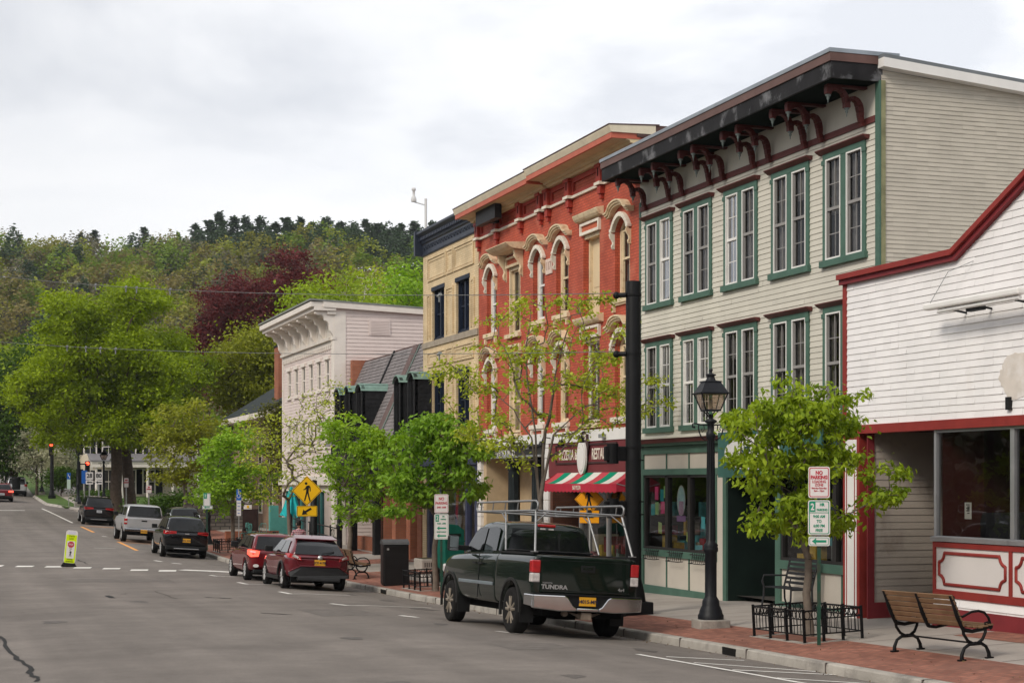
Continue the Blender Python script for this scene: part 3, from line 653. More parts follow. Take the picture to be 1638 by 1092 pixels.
for a0, a1 in ((27.75, 31.5), (34.66, 38.72)):
    mb = MB()
    z0, z1 = (.98, 2.79) if a0 > 33 else (1.0, 2.79)
    mb.wb(WF, a0, a1, z1 - .06, z1, -.1, .02); mb.wb(WF, a0, a1, z0, z0 + .06, -.1, .03); mb.wb(WF, a0, a0 + .07, z0, z1, -.1, .02); mb.wb(WF, a1 - .07, a1, z0, z1, -.1, .02)
    for q in ((37.37, 36.08) if a0 > 33 else (29.3,)): mb.wb(WF, q - .075, q + .075, z0, z1, -.1, .02)
    wsh = mb.build('shop_window', M('dark_frame', (.03, .028, .027), .5, .2), GB)
    mb = MB(); mb.wq(WF, a0, a1, .98, 2.79, -.04); mb.build('pane', SHOPG, wsh)
# room behind the glass, recessed entrance
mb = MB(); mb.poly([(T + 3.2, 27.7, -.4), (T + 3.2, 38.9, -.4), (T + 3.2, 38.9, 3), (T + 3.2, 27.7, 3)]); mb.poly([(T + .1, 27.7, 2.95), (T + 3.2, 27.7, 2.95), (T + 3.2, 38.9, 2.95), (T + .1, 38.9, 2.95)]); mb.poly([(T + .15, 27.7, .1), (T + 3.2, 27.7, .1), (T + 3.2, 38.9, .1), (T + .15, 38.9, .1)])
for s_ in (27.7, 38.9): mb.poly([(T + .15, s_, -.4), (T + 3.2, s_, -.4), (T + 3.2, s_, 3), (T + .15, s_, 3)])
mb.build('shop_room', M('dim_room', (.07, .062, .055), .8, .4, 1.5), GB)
goods = MB(); gm_ = [M('goods_%s' % n, c, .6, .3, 8) for n, c in (('cream', (.45, .38, .28)), ('teal', (.1, .33, .35)), ('red', (.32, .05, .06)), ('yellow', (.5, .34, .07)), ('grey', (.25, .26, .26)))]
for i in range(60):
    a = random.uniform(34.9, 38.5) if i % 3 else random.uniform(28, 31.3); z = random.choice((1.0, 1.0, 1.0, 1.35, 1.8)); d = random.uniform(-.9, -.25); w2 = random.uniform(.05, .16); hh = random.uniform(.1, .4)
    goods.wb(WF, a - w2, a + w2, z, z + hh, d - w2, d + w2, random.randrange(5))
for z in (1.33, 1.78): goods.wb(WF, 35, 38.4, z - .02, z, -.95, -.6, 4)
goods.build('shop_goods', gm_, GB)
mb = MB(); TD = T + 1.0
WD = Wall('x', TD)
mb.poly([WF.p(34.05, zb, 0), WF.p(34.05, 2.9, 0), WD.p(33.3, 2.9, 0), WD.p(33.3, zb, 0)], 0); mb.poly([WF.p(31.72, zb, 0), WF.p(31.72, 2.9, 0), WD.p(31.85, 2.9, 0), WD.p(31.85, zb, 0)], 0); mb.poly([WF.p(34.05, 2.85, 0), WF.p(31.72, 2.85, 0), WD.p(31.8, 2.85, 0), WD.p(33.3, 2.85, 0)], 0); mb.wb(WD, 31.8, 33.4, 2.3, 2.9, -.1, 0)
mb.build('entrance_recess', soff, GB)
mb = MB(); mb.wb(WD, 32.0, 32.12, .02, 2.15, -.06, .0); mb.wb(WD, 33.1, 33.22, .02, 2.15, -.06, .0); mb.wb(WD, 32.12, 33.1, .02, .3, -.06, 0); mb.wb(WD, 32.12, 33.1, 2.03, 2.15, -.06, 0)
dr = mb.build('door', MATS['dark_frame'], GB); mb = MB(); mb.wq(WD, 32.1, 33.12, .28, 2.05, -.03); mb.build('pane', SHOPG, dr); mb = MB(); mb.tube([WD.p(33.0, .9, .05), WD.p(33.0, 1.25, .05)], .012); mb.build('handle', blackm, dr)
mb = MB(); mb.wq(WD, 32.2, 32.5, 1.35, 1.62, -.025); mb.build('door_notice', M('paper', (.6, .58, .54), .8), dr)
# notes and posters on the glass
def px(u, v, t=T): s_, z = P(u, v, t); return s_, z
notes = [((1044.5, 778), (1050, 799), (.85, .10, .28)), ((1053, 782), (1058.5, 801), (.03, .35, .38)), ((1058.5, 777), (1064, 796), (.35, .62, .22)), ((1038.5, 806), (1044.5, 824), (.03, .38, .40)), ((1045, 803), (1050.2, 823), (.38, .62, .26)), ((1053.7, 802), (1060, 821.5), (.85, .10, .28)), ((1061, 805), (1064.3, 824), (.12, .3, .45)), ((1050, 834), (1055.5, 852), (.5, .65, .25)), ((1118.5, 825), (1124.5, 845), (.12, .55, .62)), ((1095, 850), (1098.5, 866), (.5, .65, .2)), ((1109, 871.5), (1120.5, 880), (.2, .45, .5)), ((1127, 833), (1129.5, 854), (.8, .1, .4))]
mats = {}
mb = None
for (u0, v0), (u1, v1), c in notes:
    s0, z1 = px(u0, v0); s1, z0 = px(u1, v1); sk = random.uniform(-.03, .03)
    k = tuple(c)
    if k not in mats: mats[k] = M('note_%d' % len(mats), c, .7, .06)
    mb = MB(); mb.poly([WF.p(s0, z0, -.052), WF.p(s1 , z0 + sk, -.052), WF.p(s1, z1 + sk, -.052), WF.p(s0, z1, -.052)]); mb.build('note', mats[k], wsh)
def disc(mb, W, a, z, ra, rz, d, mi=0, n=24): mb.poly([W.p(a + ra * math.cos(2 * math.pi * i / n), z + rz * math.sin(2 * math.pi * i / n), d) for i in range(n)], mi)
s0, z0 = px(1086.5, 800); mb = MB(); disc(mb, WF, s0, z0, .24, .36, -.050, 0); disc(mb, WF, s0, z0, .20, .32, -.048, 1); mb.wq(WF, s0 - .25, s0 + .25, z0 - .50, z0 - .36, -.049, 2); mb.wq(WF, s0 - .14, s0 + .12, z0 - .34, z0 - .02, -.046, 3)
mb.build('shop_emblem', [M('emblem_grey', (.5, .5, .48)), M('emblem_blue', (.42, .62, .66), .6, .2, 6), M('emblem_purple', (.25, .12, .3)), M('emblem_pink', (.45, .3, .42), .6, .3, 9)], wsh)
for a in (38.1, 36.7, 35.4):               # wire planter holders under the window
    mb = MB()
    for k in range(7): mb.tube([WF.p(a - .36 + .12 * k, .98, .07), WF.p(a - .33 + .11 * k, .75, .11)], .008, 5)
    for z, d in ((.95, .08), (.75, .12)): mb.tube([WF.p(a - .38, z, .06), WF.p(a - .36, z - .01, d + .06), WF.p(a + .36, z - .01, d + .06), WF.p(a + .38, z, .06)], .011, 5)
    mb.build('planter_holder', blackm, GB)
s0, z1 = px(1172, 692); s1 = 29.2
mb = MB(); mb.wb(WF, s1, s0, 2.72, z1, .31, .36, 0); ac = (s0 + s1) / 2
ac = px(1227, 723)[0]; zc_ = px(1227, 723)[1]; mb.wpoly(WF, [(ac + 1.28 * math.cos(R(k * 10)), zc_ + .38 * math.sin(R(k * 10))) for k in range(36)], .365, .375, 1)
sg = mb.build('shop_sign', [M('sign_green', (.05, .13, .11), .5), white], GB)
text('sign_lettering', 'NEE', .26, M('ink_green', (.02, .06, .07)), WF.p(px(1218, 722)[0], px(1218, 722)[1], .38), FACE, sg, font_bold=.008)
# ---------------------------------------------------------------- white false-front shop with red trim
TW = 15.85; WW = Wall('x', TW)
wp = M('white_boards', (.80, .775, .765), .55, .05, 1.2, .05, 30, streak=.4, island=.035, dirt=((.62, .57, .53), .9, .62, .4))
red = M('red_trim', (.25, .034, .028), .5, .15, 2.5, dirt=((.22, .03, .028), 2, .55, .6))
red2 = M('dark_red_trim', (.20, .03, .035), .5, .12, 2.5)
WB = thing('false_front_shop', 'white clapboard shop with red trim and a gabled false front, wooden bench before it', 'building', (TW, 20, .3))
sl0 = S(1350, TW); f = lambda u, v: P(u, v, TW)
zc = f(1348, 441)[1]; sc_ = S(1532, TW); gs = (f(1638, 287)[1] - f(1532, 400)[1]) / (sc_ - S(1638, TW))
apex = sc_ - 2.6; far = apex - 2.6; end = far - (sl0 - sc_)
def wtop(a):
    if a >= sc_ or a <= far: return zc
    return zc + gs * (sc_ - a if a >= apex else a - far)
zb1 = f(1500, 672)[1]; zb0 = f(1500, 687)[1]
mb = MB(); siding(mb, WW, end, sl0 - .12, zb1, zc + gs * 2.7, .1185, (), .016, top=lambda a: wtop(a) - .14); mb.build('front_siding', wp, WB)
def gpoly(o0, o1):                     # band that follows the parapet
    top = [(sl0 + .02, zc - o0), (sc_, zc - o0), (apex, zc + gs * 2.6 - o0), (far, zc - o0), (end, zc - o0)]
    bot = [(a, z + o0 - o1) for a, z in top]
    return top, bot
for nm, o0, o1, d, m in (('parapet_cap', 0, .095, .16, red), ('parapet_trim', .097, .185, .10, red2)):
    mb = MB(); top, bot = gpoly(o0, o1)
    for i in range(4): mb.wpoly(WW, [top[i], top[i + 1], bot[i + 1], bot[i]], -.1, d - .001 * i)
    mb.build(nm, m, WB)
mb = MB(); mb.wb(WW, sl0 - .13, sl0, zb1, zc - .18, -.2, .03); mb.wb(WW, end, sl0 + .02, zb0, zb1, -.2, .07); mb.build('red_board', red, WB)
# body behind the front
mb = MB(); mb.poly([(TW + .05, sl0, -.5), (30, sl0, -.5), (30, sl0, 4.9), (TW + .05, sl0, 4.9)]); mb.poly([(TW + .05, end, -.5), (30, end, -.5), (30, end, 4.9), (TW + .05, end, 4.9)])
mb.poly([(TW + .05, sl0, 4.9), (30, sl0, 4.7), (30, end, 4.7), (TW + .05, end, 4.9)]); mb.poly([(TW + .06, sl0, 5), (TW + .06, end, 5), (TW + .06, end, zc - .3), (TW + .06, far, zc - .3), (TW + .06, apex, zc + gs * 2.2), (TW + .06, sc_, zc - .3), (TW + .06, sl0, zc - .3)]); mb.build('body', M('grey_wall', (.4, .38, .36), .7), WB)
# corner pilaster, recess
sp = S(1376, TW); swn = S(1494, TW)
mb = MB(); mb.wb(WW, sp, sl0, -.4, zb0, -.16, .02); mb.build('pilaster', red, WB)
pl = WB.children[-1]
mb = MB(); mb.wb(WW, sp + .09, sl0 - .09, .1, zb0 - .1, .02, .028); mb.build('pilaster_panel', white, WB)
mb = MB()
q = [(sp + .15, .3), (sl0 - .15, .3), (sl0 - .15, zb0 - .4), ((sp + sl0) / 2 + .03, zb0 - .22), ((sp + sl0) / 2 - .03, zb0 - .22), (sp + .15, zb0 - .4), (sp + .15, .3)]
mb.tube([WW.p(a, z, .03) for a, z in q], .012, 6); mb.build('pilaster_moulding', red, WB)
srec = S(1385, TW)
WR = Wall('y', srec)
mb = MB(); siding(mb, WR, TW + .16, 19, .1, zb1, .128, (), .012); mb.build('recess_siding', M('shaded_boards', (.43, .375, .325), .7, .12, 1.2, .1, 30, dirt=((.20, .16, .13), 1.3, .56, .6)), WB)  # recess shade put into the board colour; the dark blotches are random
mb = MB(); mb.wb(WR, TW + .02, TW + .16, -.3, zb0, .0, .03); mb.wb(WR, TW + .16, 19, -.3, .14 + .3, .012, .03); mb.build('recess_trim', red2, WB)
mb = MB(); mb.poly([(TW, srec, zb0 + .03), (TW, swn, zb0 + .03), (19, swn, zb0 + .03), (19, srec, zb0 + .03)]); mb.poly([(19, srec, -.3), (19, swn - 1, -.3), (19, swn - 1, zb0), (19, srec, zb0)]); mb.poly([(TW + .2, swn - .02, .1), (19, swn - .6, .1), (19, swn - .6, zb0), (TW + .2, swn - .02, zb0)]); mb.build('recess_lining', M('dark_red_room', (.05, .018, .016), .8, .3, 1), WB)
# shop window
zs = f(1495, 856)[1]; zt = zb0
mw1 = S(1618, TW); alu = M('aluminium', (.42, .42, .43), .4, .1, 3, metal=.6)
wlo = mw1 - (swn - mw1)
for a0, a1 in ((mw1, swn), (wlo, mw1 - .002)):
    mb = MB(); mb.wb(WW, a0, a0 + .035, zs, zt, -.08, .0); mb.wb(WW, a1 - .07, a1, zs, zt, -.08, .0); mb.wb(WW, a0 + .035, a1 - .07, zt - .05, zt, -.08, -.002)
    mb.wprism(WW, [(-.1, zs - .09), (.05, zs - .09), (.06, zs - .02), (-.02, zs), (-.1, zs)], a0, a1 + .03)
    w_ = mb.build('shop_window', alu, WB); mb = MB(); mb.wq(WW, a0 + .03, a1 - .06, zs, zt, -.05); mb.build('pane', SHOPG, w_)
    if a1 == swn:
        c0, c1 = f(1538, 803), f(1549, 830); mb = MB(); mb.wq(WW, c1[0], c0[0], c1[1], c0[1], -.06); p_ = mb.build('notice', MATS['paper'], w_)
        mb = MB()
        for i, zz in enumerate((.86, .74, .66, .58, .5, .36)): mb.wq(WW, c1[0] + .05, c0[0] - .05 - .03 * (i % 2), c1[1] + zz * (c0[1] - c1[1]) - .008, c1[1] + zz * (c0[1] - c1[1]) + .008, -.055)
        mb.build('notice_lines', M('ink', (.05, .05, .05)), w_)
mb = MB(); x1 = TW + 3
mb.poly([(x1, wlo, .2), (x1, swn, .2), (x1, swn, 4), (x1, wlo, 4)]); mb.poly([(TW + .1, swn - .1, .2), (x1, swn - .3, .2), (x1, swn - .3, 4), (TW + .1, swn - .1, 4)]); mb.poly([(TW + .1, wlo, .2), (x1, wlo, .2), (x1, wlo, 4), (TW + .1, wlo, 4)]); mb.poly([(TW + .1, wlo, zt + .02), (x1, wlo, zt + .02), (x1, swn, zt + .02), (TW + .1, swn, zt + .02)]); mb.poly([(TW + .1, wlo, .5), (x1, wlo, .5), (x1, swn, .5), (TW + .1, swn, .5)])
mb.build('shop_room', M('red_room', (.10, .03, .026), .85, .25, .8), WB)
mb = MB()
for k in range(3): mb.box(TW + 1.0 + .5 * k, TW + 1.12 + .5 * k, swn - 2.2, swn - 1.2, zt - .25, zt - .17)
mb.build('ceiling_light', MATS['goods_grey'], WB)
mb = MB(); xs = [(S(1505, TW), .55), (S(1508, TW), .75), (S(1530, TW), .78), (S(1552, TW), .74), (S(1572, TW), .6), (S(1588, TW), .45)]
pts = [(a - .4, zs - .08 + z * .62) for a, z in xs]; mb.wpoly(WW, pts + [(xs[-1][0] - .4, zs - .1), (xs[0][0] - .4, zs - .1)], -.9, -.5); mb.build('covered_stock', M('dark_cover', (.03, .03, .034), .4, .3, 5), WB)
# panelled stall riser
zr0 = f(1495, 953)[1]
mb = MB(); mb.wb(WW, wlo, swn, zs - .19, zs - .1, -.1, .03); mb.wb(WW, wlo, swn, zr0, zr0 + .13, -.1, .03)
for a in (swn - .08, mw1 - .04, wlo): mb.wb(WW, a, a + .08, zr0 + .13, zs - .19, -.1, .03)
mb.build('riser_frame', red, WB, bevel=.006)
mb = MB(); mb.wb(WW, wlo, swn - .01, zr0, zs - .1, -.1, .005); mb.build('riser_panel', M('panel_white', (.66, .62, .60), .6, .05, 1, dirt=((.52, .46, .43), 1, .62, .4)), WB)
for a0, a1 in ((mw1 + .04, swn - .08), (wlo + .08, mw1 - .04)):
    b0, b1, c0, c1 = a0 + .1, a1 - .1, zr0 + .22, zs - .28; r = .15; pts = []
    for cx, cz, s0 in ((b1, c1, 270), (b0, c1, 0), (b0, c0, 90), (b1, c0, 180)):
        for k in range(7):
            an = R(s0 - 90 * k / 6 if False else s0 - 90 * k / 6)
            pts.append((cx + r * math.cos(an), cz + r * math.sin(an)))
    # corners curve inwards
    pts = []
    for cx, cz, an0, an1 in ((b1, c1, 270, 180), (b0, c1, 360, 270), (b0, c0, 90, 0), (b1, c0, 180, 90)):
        for k in range(8):
            an = R(an0 + (an1 - an0) * k / 7); pts.append((cx + r * math.cos(an), cz + r * math.sin(an)))
    mb = MB(); mb.tube([WW.p(a, z, .012) for a, z in pts + pts[:1]], .028, 8); mb.build('riser_moulding', red, WB)
mb = MB(); siding(mb, WW, end, swn - .01, .3, zr0, .13, (), .02); mb.build('lower_siding', wp, WB)
mb = MB(); mb.wb(WW, end, swn, -.4, f(1620, 985)[1], -.1, .035); mb.build('plinth', red2, WB)
# tube light over the front, lamp box, bare patch
a0, z0 = f(1517, 489); z0 -= .05
mb = MB(); mb.wb(WW, a0 - 2.6, a0, z0 - .05, z0 + .06, .35, .5); lt = mb.build('sign_light', white, WB, bevel=.03)
mb = MB(); mb.tube([WW.p(a0 - 2.55, z0 - .09, .42), WW.p(a0 - .35, z0 - .09, .42)], .035, 8); mb.build('light_tube', M('tube_white', (.75, .74, .72), .3), lt)
for a in (a0 - .55, a0 - 1.25, a0 - 2.2): MB().tube([WW.p(a, z0 - .12, .02), WW.p(a, z0 - .06, .42)], .018, 6).build('light_arm', blackm, lt)
MB().wb(WW, a0 - 1.5, a0 - 1.1, z0 - .17, z0 - .07, .3, .4).build('light_ballast', blackm, lt)
mb = MB(); mb.tube([WW.p(a0 - .1, z0 + .06, .42), WW.p(a0 - .45, z0 + .55, .3), WW.p(a0 - .75, z0 + .7, .02)], .006, 5); mb.build('stay_wire', MATS['goods_grey'], lt)
a0, z0 = f(1617, 645); mb = MB(); mb.wb(WW, a0 - .05, a0 + .05, z0 - .1, z0 + .1, .0, .07); mb.build('lamp_box', blackm, WB)
p = [f(1612, 567), f(1636, 563), f(1700, 560), f(1700, 630), f(1640, 633), f(1618, 640), f(1607, 622), f(1598, 604), f(1604, 590)]
zz = lambda a, z: z
rj = random.Random(4); p2 = []
for (a, z), (a2, z2) in zip(p, p[1:] + p[:1]):
    for k in range(5): p2.append((a + (a2 - a) * k / 5 + rj.uniform(-.02, .02), z + (z2 - z) * k / 5 + rj.uniform(-.02, .02)))
mb = MB(); mb.wpoly(WW, p2, .0, .0205); mb.build('bare_patch', M('bare_boards', (.63, .57, .51), .8, .1, 3, dirt=((.74, .70, .67), 2.5, .5, .8)), WB)
# ---------------------------------------------------------------- red painted brick block
brick_mat('red_brick', (.49, .098, .052), (.41, .078, .042), (.29, .056, .033), .215, .078, .011, .65, .4, dirt=((.52, .16, .10), .9, .55, .55))
RB = thing('brick_block', 'red painted brick block with cream arched hoods and wide cream cornice', 'building', (T, 45.7, 0))
rR, rL = 39.03, 52.4
crm = M('cream_trim', (.70, .57, .38), .55, .14, 2.2, .08, 20, dirt=((.40, .22, .11), 5.0, .53, .65))
wht = M('cream_white', (.72, .66, .56), .6, .12, 2.2, dirt=((.48, .33, .2), 5, .57, .55))
rdp = M('red_paint', (.33, .045, .03), .5, .15, 2.5)
f = lambda u, v: P(u, v, T)
f2z = f(1000, 683)[1]                    # top of the white belt above the shops
zco = 10.2
BAYS = [('arch', 779, 794), ('door', 813, 833), ('arch', 854, 870), ('arch', 890, 909), ('board', 933, 959.5), ('arch', 984.4, 1007)]
ops = []; sp3 = []
for i, (k, u0, u1) in enumerate(BAYS):
    s1, s0 = S(u0, T), S(u1, T)
    c = (s0 + s1) / 2; wd = {'arch': .50, 'door': .56, 'board': .60}[k]
    for fl in (0, 1):
        z0, z1 = ((7.35, 9.16), (4.3, 6.2))[fl]
        if k == 'door': z0, z1 = ((7.15, 9.2), (4.1, 6.5))[fl]
        if k == 'board': z0, z1 = ((7.0, 9.32), (4.2, 6.5))[fl]
        sp3.append((k, c, wd, z0, z1, fl, i)); ops.append((c - wd, c + wd, z0, z1 + (.28 if k == 'arch' else 0)))
mb = MB(); wallgrid(mb, WF, rR, rL, f2z - .02, 11.3, ops, 0, .28)
for k, c, wd, z0, z1, fl, i in sp3:
    if k == 'arch':                      # brickwork above the segmental head
        n = 12; arc = [(c - wd + 2 * wd * j / n, z1 - .02 + .28 * math.sin(math.pi * j / n) ** .8) for j in range(n + 1)]
        for (a, z), (a2, z2) in zip(arc, arc[1:]):
            mb.poly([WF.p(a, z, 0), WF.p(a2, z2, 0), WF.p(a2, z1 + .28, 0), WF.p(a, z1 + .28, 0)]); mb.poly([WF.p(a, z, 0), WF.p(a2, z2, 0), WF.p(a2, z2, -.28), WF.p(a, z, -.28)])
mb.build('front_wall', MATS['red_brick'], RB)
mb = MB()
for s_ in (rR, rL): mb.poly([(T, s_, -.6), (36, s_, -.6), (36, s_, 10.9), (T, s_, 11.3)])
mb.poly([(36, rR, -.6), (36, rL, -.6), (36, rL, 10.9), (36, rR, 10.9)]); mb.build('side_wall', MATS['red_brick'], RB)
MIRR = GLASS_SKY
for k, c, wd, z0, z1, fl, i in sp3:
    if k == 'arch':
        n = 12
        mb = MB(); mb.wb(WF, c - wd, c - wd + .1, z0, z1, -.26, -.14); mb.wb(WF, c + wd - .1, c + wd, z0, z1, -.26, -.14); mb.wb(WF, c - wd, c + wd, z0, z0 + .07, -.26, -.13)
        arc = lambda r_, dz: [(c - r_ + 2 * r_ * j / n, z1 - .02 + dz * math.sin(math.pi * j / n) ** .8) for j in range(n + 1)]
        A, B = arc(wd, .28), arc(wd - .1, .2)
        for j in range(n): mb.wpoly(WF, [A[j], A[j + 1], B[j + 1], B[j]], -.26, -.14)
        wn = mb.build('window', crm if i > 2 else wht, RB)
        sash_window(WF, c - wd + .1, c + wd - .1, z0 + .07, z1 - .02, -.16, wn, (crm if i > 2 else white, MIRR if i in (0, 2) or fl else GLASS), .045, rail=z0 + 1.05 if i else z0 + .95, cols=1 if i < 3 else 2, rows=1, curtain=(2, 0, 2, 1, 0, 0)[i])
        mb = MB(); g = arc(wd - .1, .2); mb.wpoly(WF, g, -.2, -.19); mb.build('arched_pane', MIRR if i in (0, 2) else GLASS, wn)
        # hood: lower white arch with ears, upper moulded eyebrow
        mb = MB(); A, B = arc(wd + .12, .42), arc(wd - .02, .3)
        for j in range(n): mb.wpoly(WF, [A[j], A[j + 1], B[j + 1], B[j]], 0, .12)
        for sg in (-1, 1): mb.wb(WF, c + sg * (wd + .05) - .07, c + sg * (wd + .05) + .07, z1 - .06, z1 + .02, 0, .13)
        hd = mb.build('window_hood', wht, RB, bevel=.012)
        mb = MB()
        ey = [(c - wd - .27, z1 + .31), (c - wd - .1, z1 + .33)] + [(c + (wd + .02) * math.cos(R(180 - a)), z1 + .33 + .24 * math.sin(R(a)) ** .8) for a in range(12, 169, 12)] + [(c + wd + .1, z1 + .33), (c + wd + .27, z1 + .31)]
        for (a, z), (a2, z2) in zip(ey, ey[1:]):
            for d0, o0, o1 in ((.15, 0, .05), (.20, .05, .10), (.24, .10, .14)): mb.wpoly(WF, [(a, z + o0), (a2, z2 + o0), (a2, z2 + o1), (a, z + o1)], 0, d0)
        mb.build('hood_moulding', crm, hd)
        for sg in (-1, 1):
            sc = c + sg * (wd + .05); mb = MB()
            path = [(.03, z1 - .48), (.06, z1 - .47), (.07, z1 - .41), (.035, z1 - .36), (.045, z1 - .29), (.09, z1 - .22), (.13, z1 - .14), (.11, z1 - .08), (.06, z1 - .1)]
            mb.tube([WF.p(sc, z, d) for d, z in path], .028, 8); mb.wprism(WF, [(0, z1 - .1), (.15, z1 - .1), (.12, z1 - .22), (.03, z1 - .3), (.03, z1 - .48), (0, z1 - .5)], sc - .035, sc + .035); mb.build('hood_scroll', crm if sg < 0 else wht, hd)
        mb = MB(); mb.wb(WF, c - wd - .12, c + wd + .12, z0 - .12, z0, -.05, .1); mb.wb(WF, c - wd - .08, c + wd + .08, z0 - .17, z0 - .12, 0, .06)
        for sg in (-1, 1): mb.wb(WF, c + sg * wd - .05, c + sg * wd + .05, z0 - .33, z0 - .17, 0, .08)
        mb.build('sill', crm if fl == 0 else wht, wn)
    else:
        mb = MB(); mb.wb(WF, c - wd, c - wd + .09, z0, z1, -.26, -.02 if k == 'door' else -.16); mb.wb(WF, c + wd - .09, c + wd, z0, z1, -.26, -.02 if k == 'door' else -.16); mb.wb(WF, c - wd, c + wd, z1 - .1, z1, -.26, -.03)
        fr = mb.build('window', crm, RB)
        if k == 'board' and fl == 0:
            mb = MB(); mb.wb(WF, c - wd + .09, c + wd - .09, z0, z1 - .1, -.28, -.24); mb.wb(WF, c - wd + .2, c + wd - .2, z0 + .9, z1 - .25, -.24, -.225); mb.build('board_panel', M('cream_board', (.66, .52, .33), .6, .08, 1), fr)
        else:
            sash_window(WF, c - wd + .09, c + wd - .09, z0 + .05, z1 - .1, -.12, fr, (crm if k == 'door' else wht, GLASS if fl == 0 else MIRR), .05, rail=z0 + 1.0, cols=2, rows=1, curtain=2 if k == 'door' else 1)
        zl = z1
        mb = MB(); w2 = wd + .1
        mb.wb(WF, c - w2, c + w2, zl, zl + .08, -.02, .08); mb.wb(WF, c - w2, c + w2, zl + .25, zl + .32, -.02, .08); mb.wb(WF, c - w2, c - w2 + .08, zl + .08, zl + .25, -.02, .08); mb.wb(WF, c + w2 - .08, c + w2, zl + .08, zl + .25, -.02, .08)
        ln = mb.build('lintel', wht if k == 'board' else crm, fr); mb = MB(); mb.wb(WF, c - w2 + .08, c + w2 - .08, zl + .08, zl + .25, -.01, .03); mb.build('lintel_panel', M('terracotta_panel', (.48, .12, .06), .6, .1), fr)
        if fl == 0 or k == 'board':
            big = k == 'door'; pr = .62 if big else .22; z2 = zl + (.40 if big else .36)
            mb = MB(); mb.wprism(WF, [(0, z2), (pr * .6, z2 + .03), (pr * .8, z2 + .08), (pr * .85, z2 + .1), (pr, z2 + .18), (pr, z2 + .2), (0, z2 + .24)], c - wd - (.42 if big else .3), c + wd + (.42 if big else .3)); mb.build('lintel_cornice', crm, fr, bevel=.008)
            if big:
                for sg in (-1, 1):
                    sc = c + sg * (wd + .2); mb = MB(); path = [(.04, z2 - .72), (.08, z2 - .7), (.09, z2 - .6), (.05, z2 - .5), (.08, z2 - .38), (.18, z2 - .26), (.26, z2 - .15), (.22, z2 - .06), (.12, z2 - .08)]
                    mb.tube([WF.p(sc, z, d) for d, z in path], .045, 8); mb.wprism(WF, [(0, z2), (.3, z2), (.24, z2 - .18), (.05, z2 - .5), (.03, z2 - .75), (0, z2 - .8)], sc - .05, sc + .05); mb.build('lintel_scroll', crm, fr)
        if k == 'door' or fl:
            mb = MB(); mb.wb(WF, c - wd - .1, c + wd + .1, z0 - .12, z0, -.05, .12); mb.build('sill', crm, fr)
# cornice in two lengths
sj = S(838, 15.75)
for a0, a1, dz in ((rR - .02, sj - .02, 0.0), (sj + .02, rL + .05, -.06)):
    mb = MB(); zs = 11.13 + dz
    mb.wprism(WF, [(0, zs - .1), (.16, zs - .1), (.19, zs - .04), (.26, zs - .03), (.29, zs + .03), (.36, zs + .04), (.38, zs + .07), (.76, zs + .08), (.76, zs + .12), (0, zs + .12)], a0, a1); cn = mb.build('cornice', M('cornice_cream', (.58, .45, .27), .55, .1, 2, dirt=((.46, .34, .2), 1.5, .58, .5)), RB)
    mb = MB(); mb.wb(WF, a0 - .01, a1 + .01, zs + .06, zs + .2, .72, .79); mb.wb(WF, a0 - .012, a0 + .05, zs + .06, zs + .2, 0, .72); mb.build('cornice_fascia', M('fascia_red', (.46, .12, .075), .5, .12), cn)
    mb = MB(); mb.wprism(WF, [(.7, zs + .2), (.8, zs + .2), (.86, zs + .34), (.86, zs + .37), (-.4, zs + .42), (-.4, zs + .2)], a0 - .05, a1 + .04); mb.build('cornice_crown', M('crown_cream', (.66, .58, .44), .5, .1), cn)
    mb = MB(); mb.wprism(WF, [(-.5, zs + .425), (.88, zs + .375), (.88, zs + .40), (-.5, zs + .46)], a0 - .06, a1 + .05); mb.build('roof_edge', M('roof_maroon', (.09, .05, .045), .6, .2), cn)
mb = MB(); mb.box(T - .1, T + 9, rR - .06, rL, 11.25, 11.56); mb.build('roof', MATS['roof_maroon'], RB)
# frieze: brackets, panels, white string course stepping round them
zw = 10.48
BR = [767, 797.5, 836, 868, 880, 914, 965, 1019]; bs = [S(u, T) for u in BR]
for b in bs:
    mb = MB(); b = min(max(b, rR + .16), rL - .16)
    mb.wb(WF, b - .16, b + .16, zw - .02, 11.0, 0, .16); mb.wb(WF, b - .11, b + .11, zw - .25, zw - .02, 0, .14); mb.wb(WF, b - .06, b + .06, zw - .38, zw - .25, 0, .1); mb.wb(WF, b - .19, b + .19, 10.92, 11.02, 0, .2)
    br = mb.build('frieze_bracket', rdp, RB, bevel=.01); mb = MB(); mb.wb(WF, b - .03, b + .03, zw + .22, zw + .52, .155, .163); mb.build('bracket_slot', soff, br)
    mb = MB(); mb.wb(WF, b - .19, b + .19, zw - .02, zw + .06, 0, .2); mb.build('bracket_course', wht, br)
mb = MB(); q = sorted([min(max(b, rR + .16), rL - .16) for b in bs])
for a, b in zip(q, q[1:]):
    if b - a > .45: mb.wb(WF, a + .19, b - .19, zw - .02, zw + .05, 0, .07)
mb.build('string_course', wht, RB)
mb = MB()
for a, b in zip(q, q[1:]):
    if b - a > .7:
        mb = MB(); mb.wb(WF, a + .17, b - .17, zw + .05, zw + .14, 0, .06); mb.wb(WF, a + .17, b - .17, 10.88, 11.02, 0, .06); mb.wb(WF, a + .17, a + .3, zw + .14, 10.88, 0, .06); mb.wb(WF, b - .3, b - .17, zw + .14, 10.88, 0, .06); mb.build('frieze_moulding', rdp, RB)
a, z = f(802, 347); mb = MB(); mb.wb(WF, a - 1.05, a + .9, z - .2, z + .36, .34, .56); mb.wb(WF, a - .1, a + .1, z - .2, z - .12, .1, .4); fl_ = mb.build('sign_lamp', blackm, RB)
a, z = f(879, 426); mb = MB(); mb.wb(WF, a - .26, a + .26, z - .22, z + .22, 0, .03); pq = mb.build('number_plaque', M('plaque', (.66, .52, .44), .6, .1), RB)
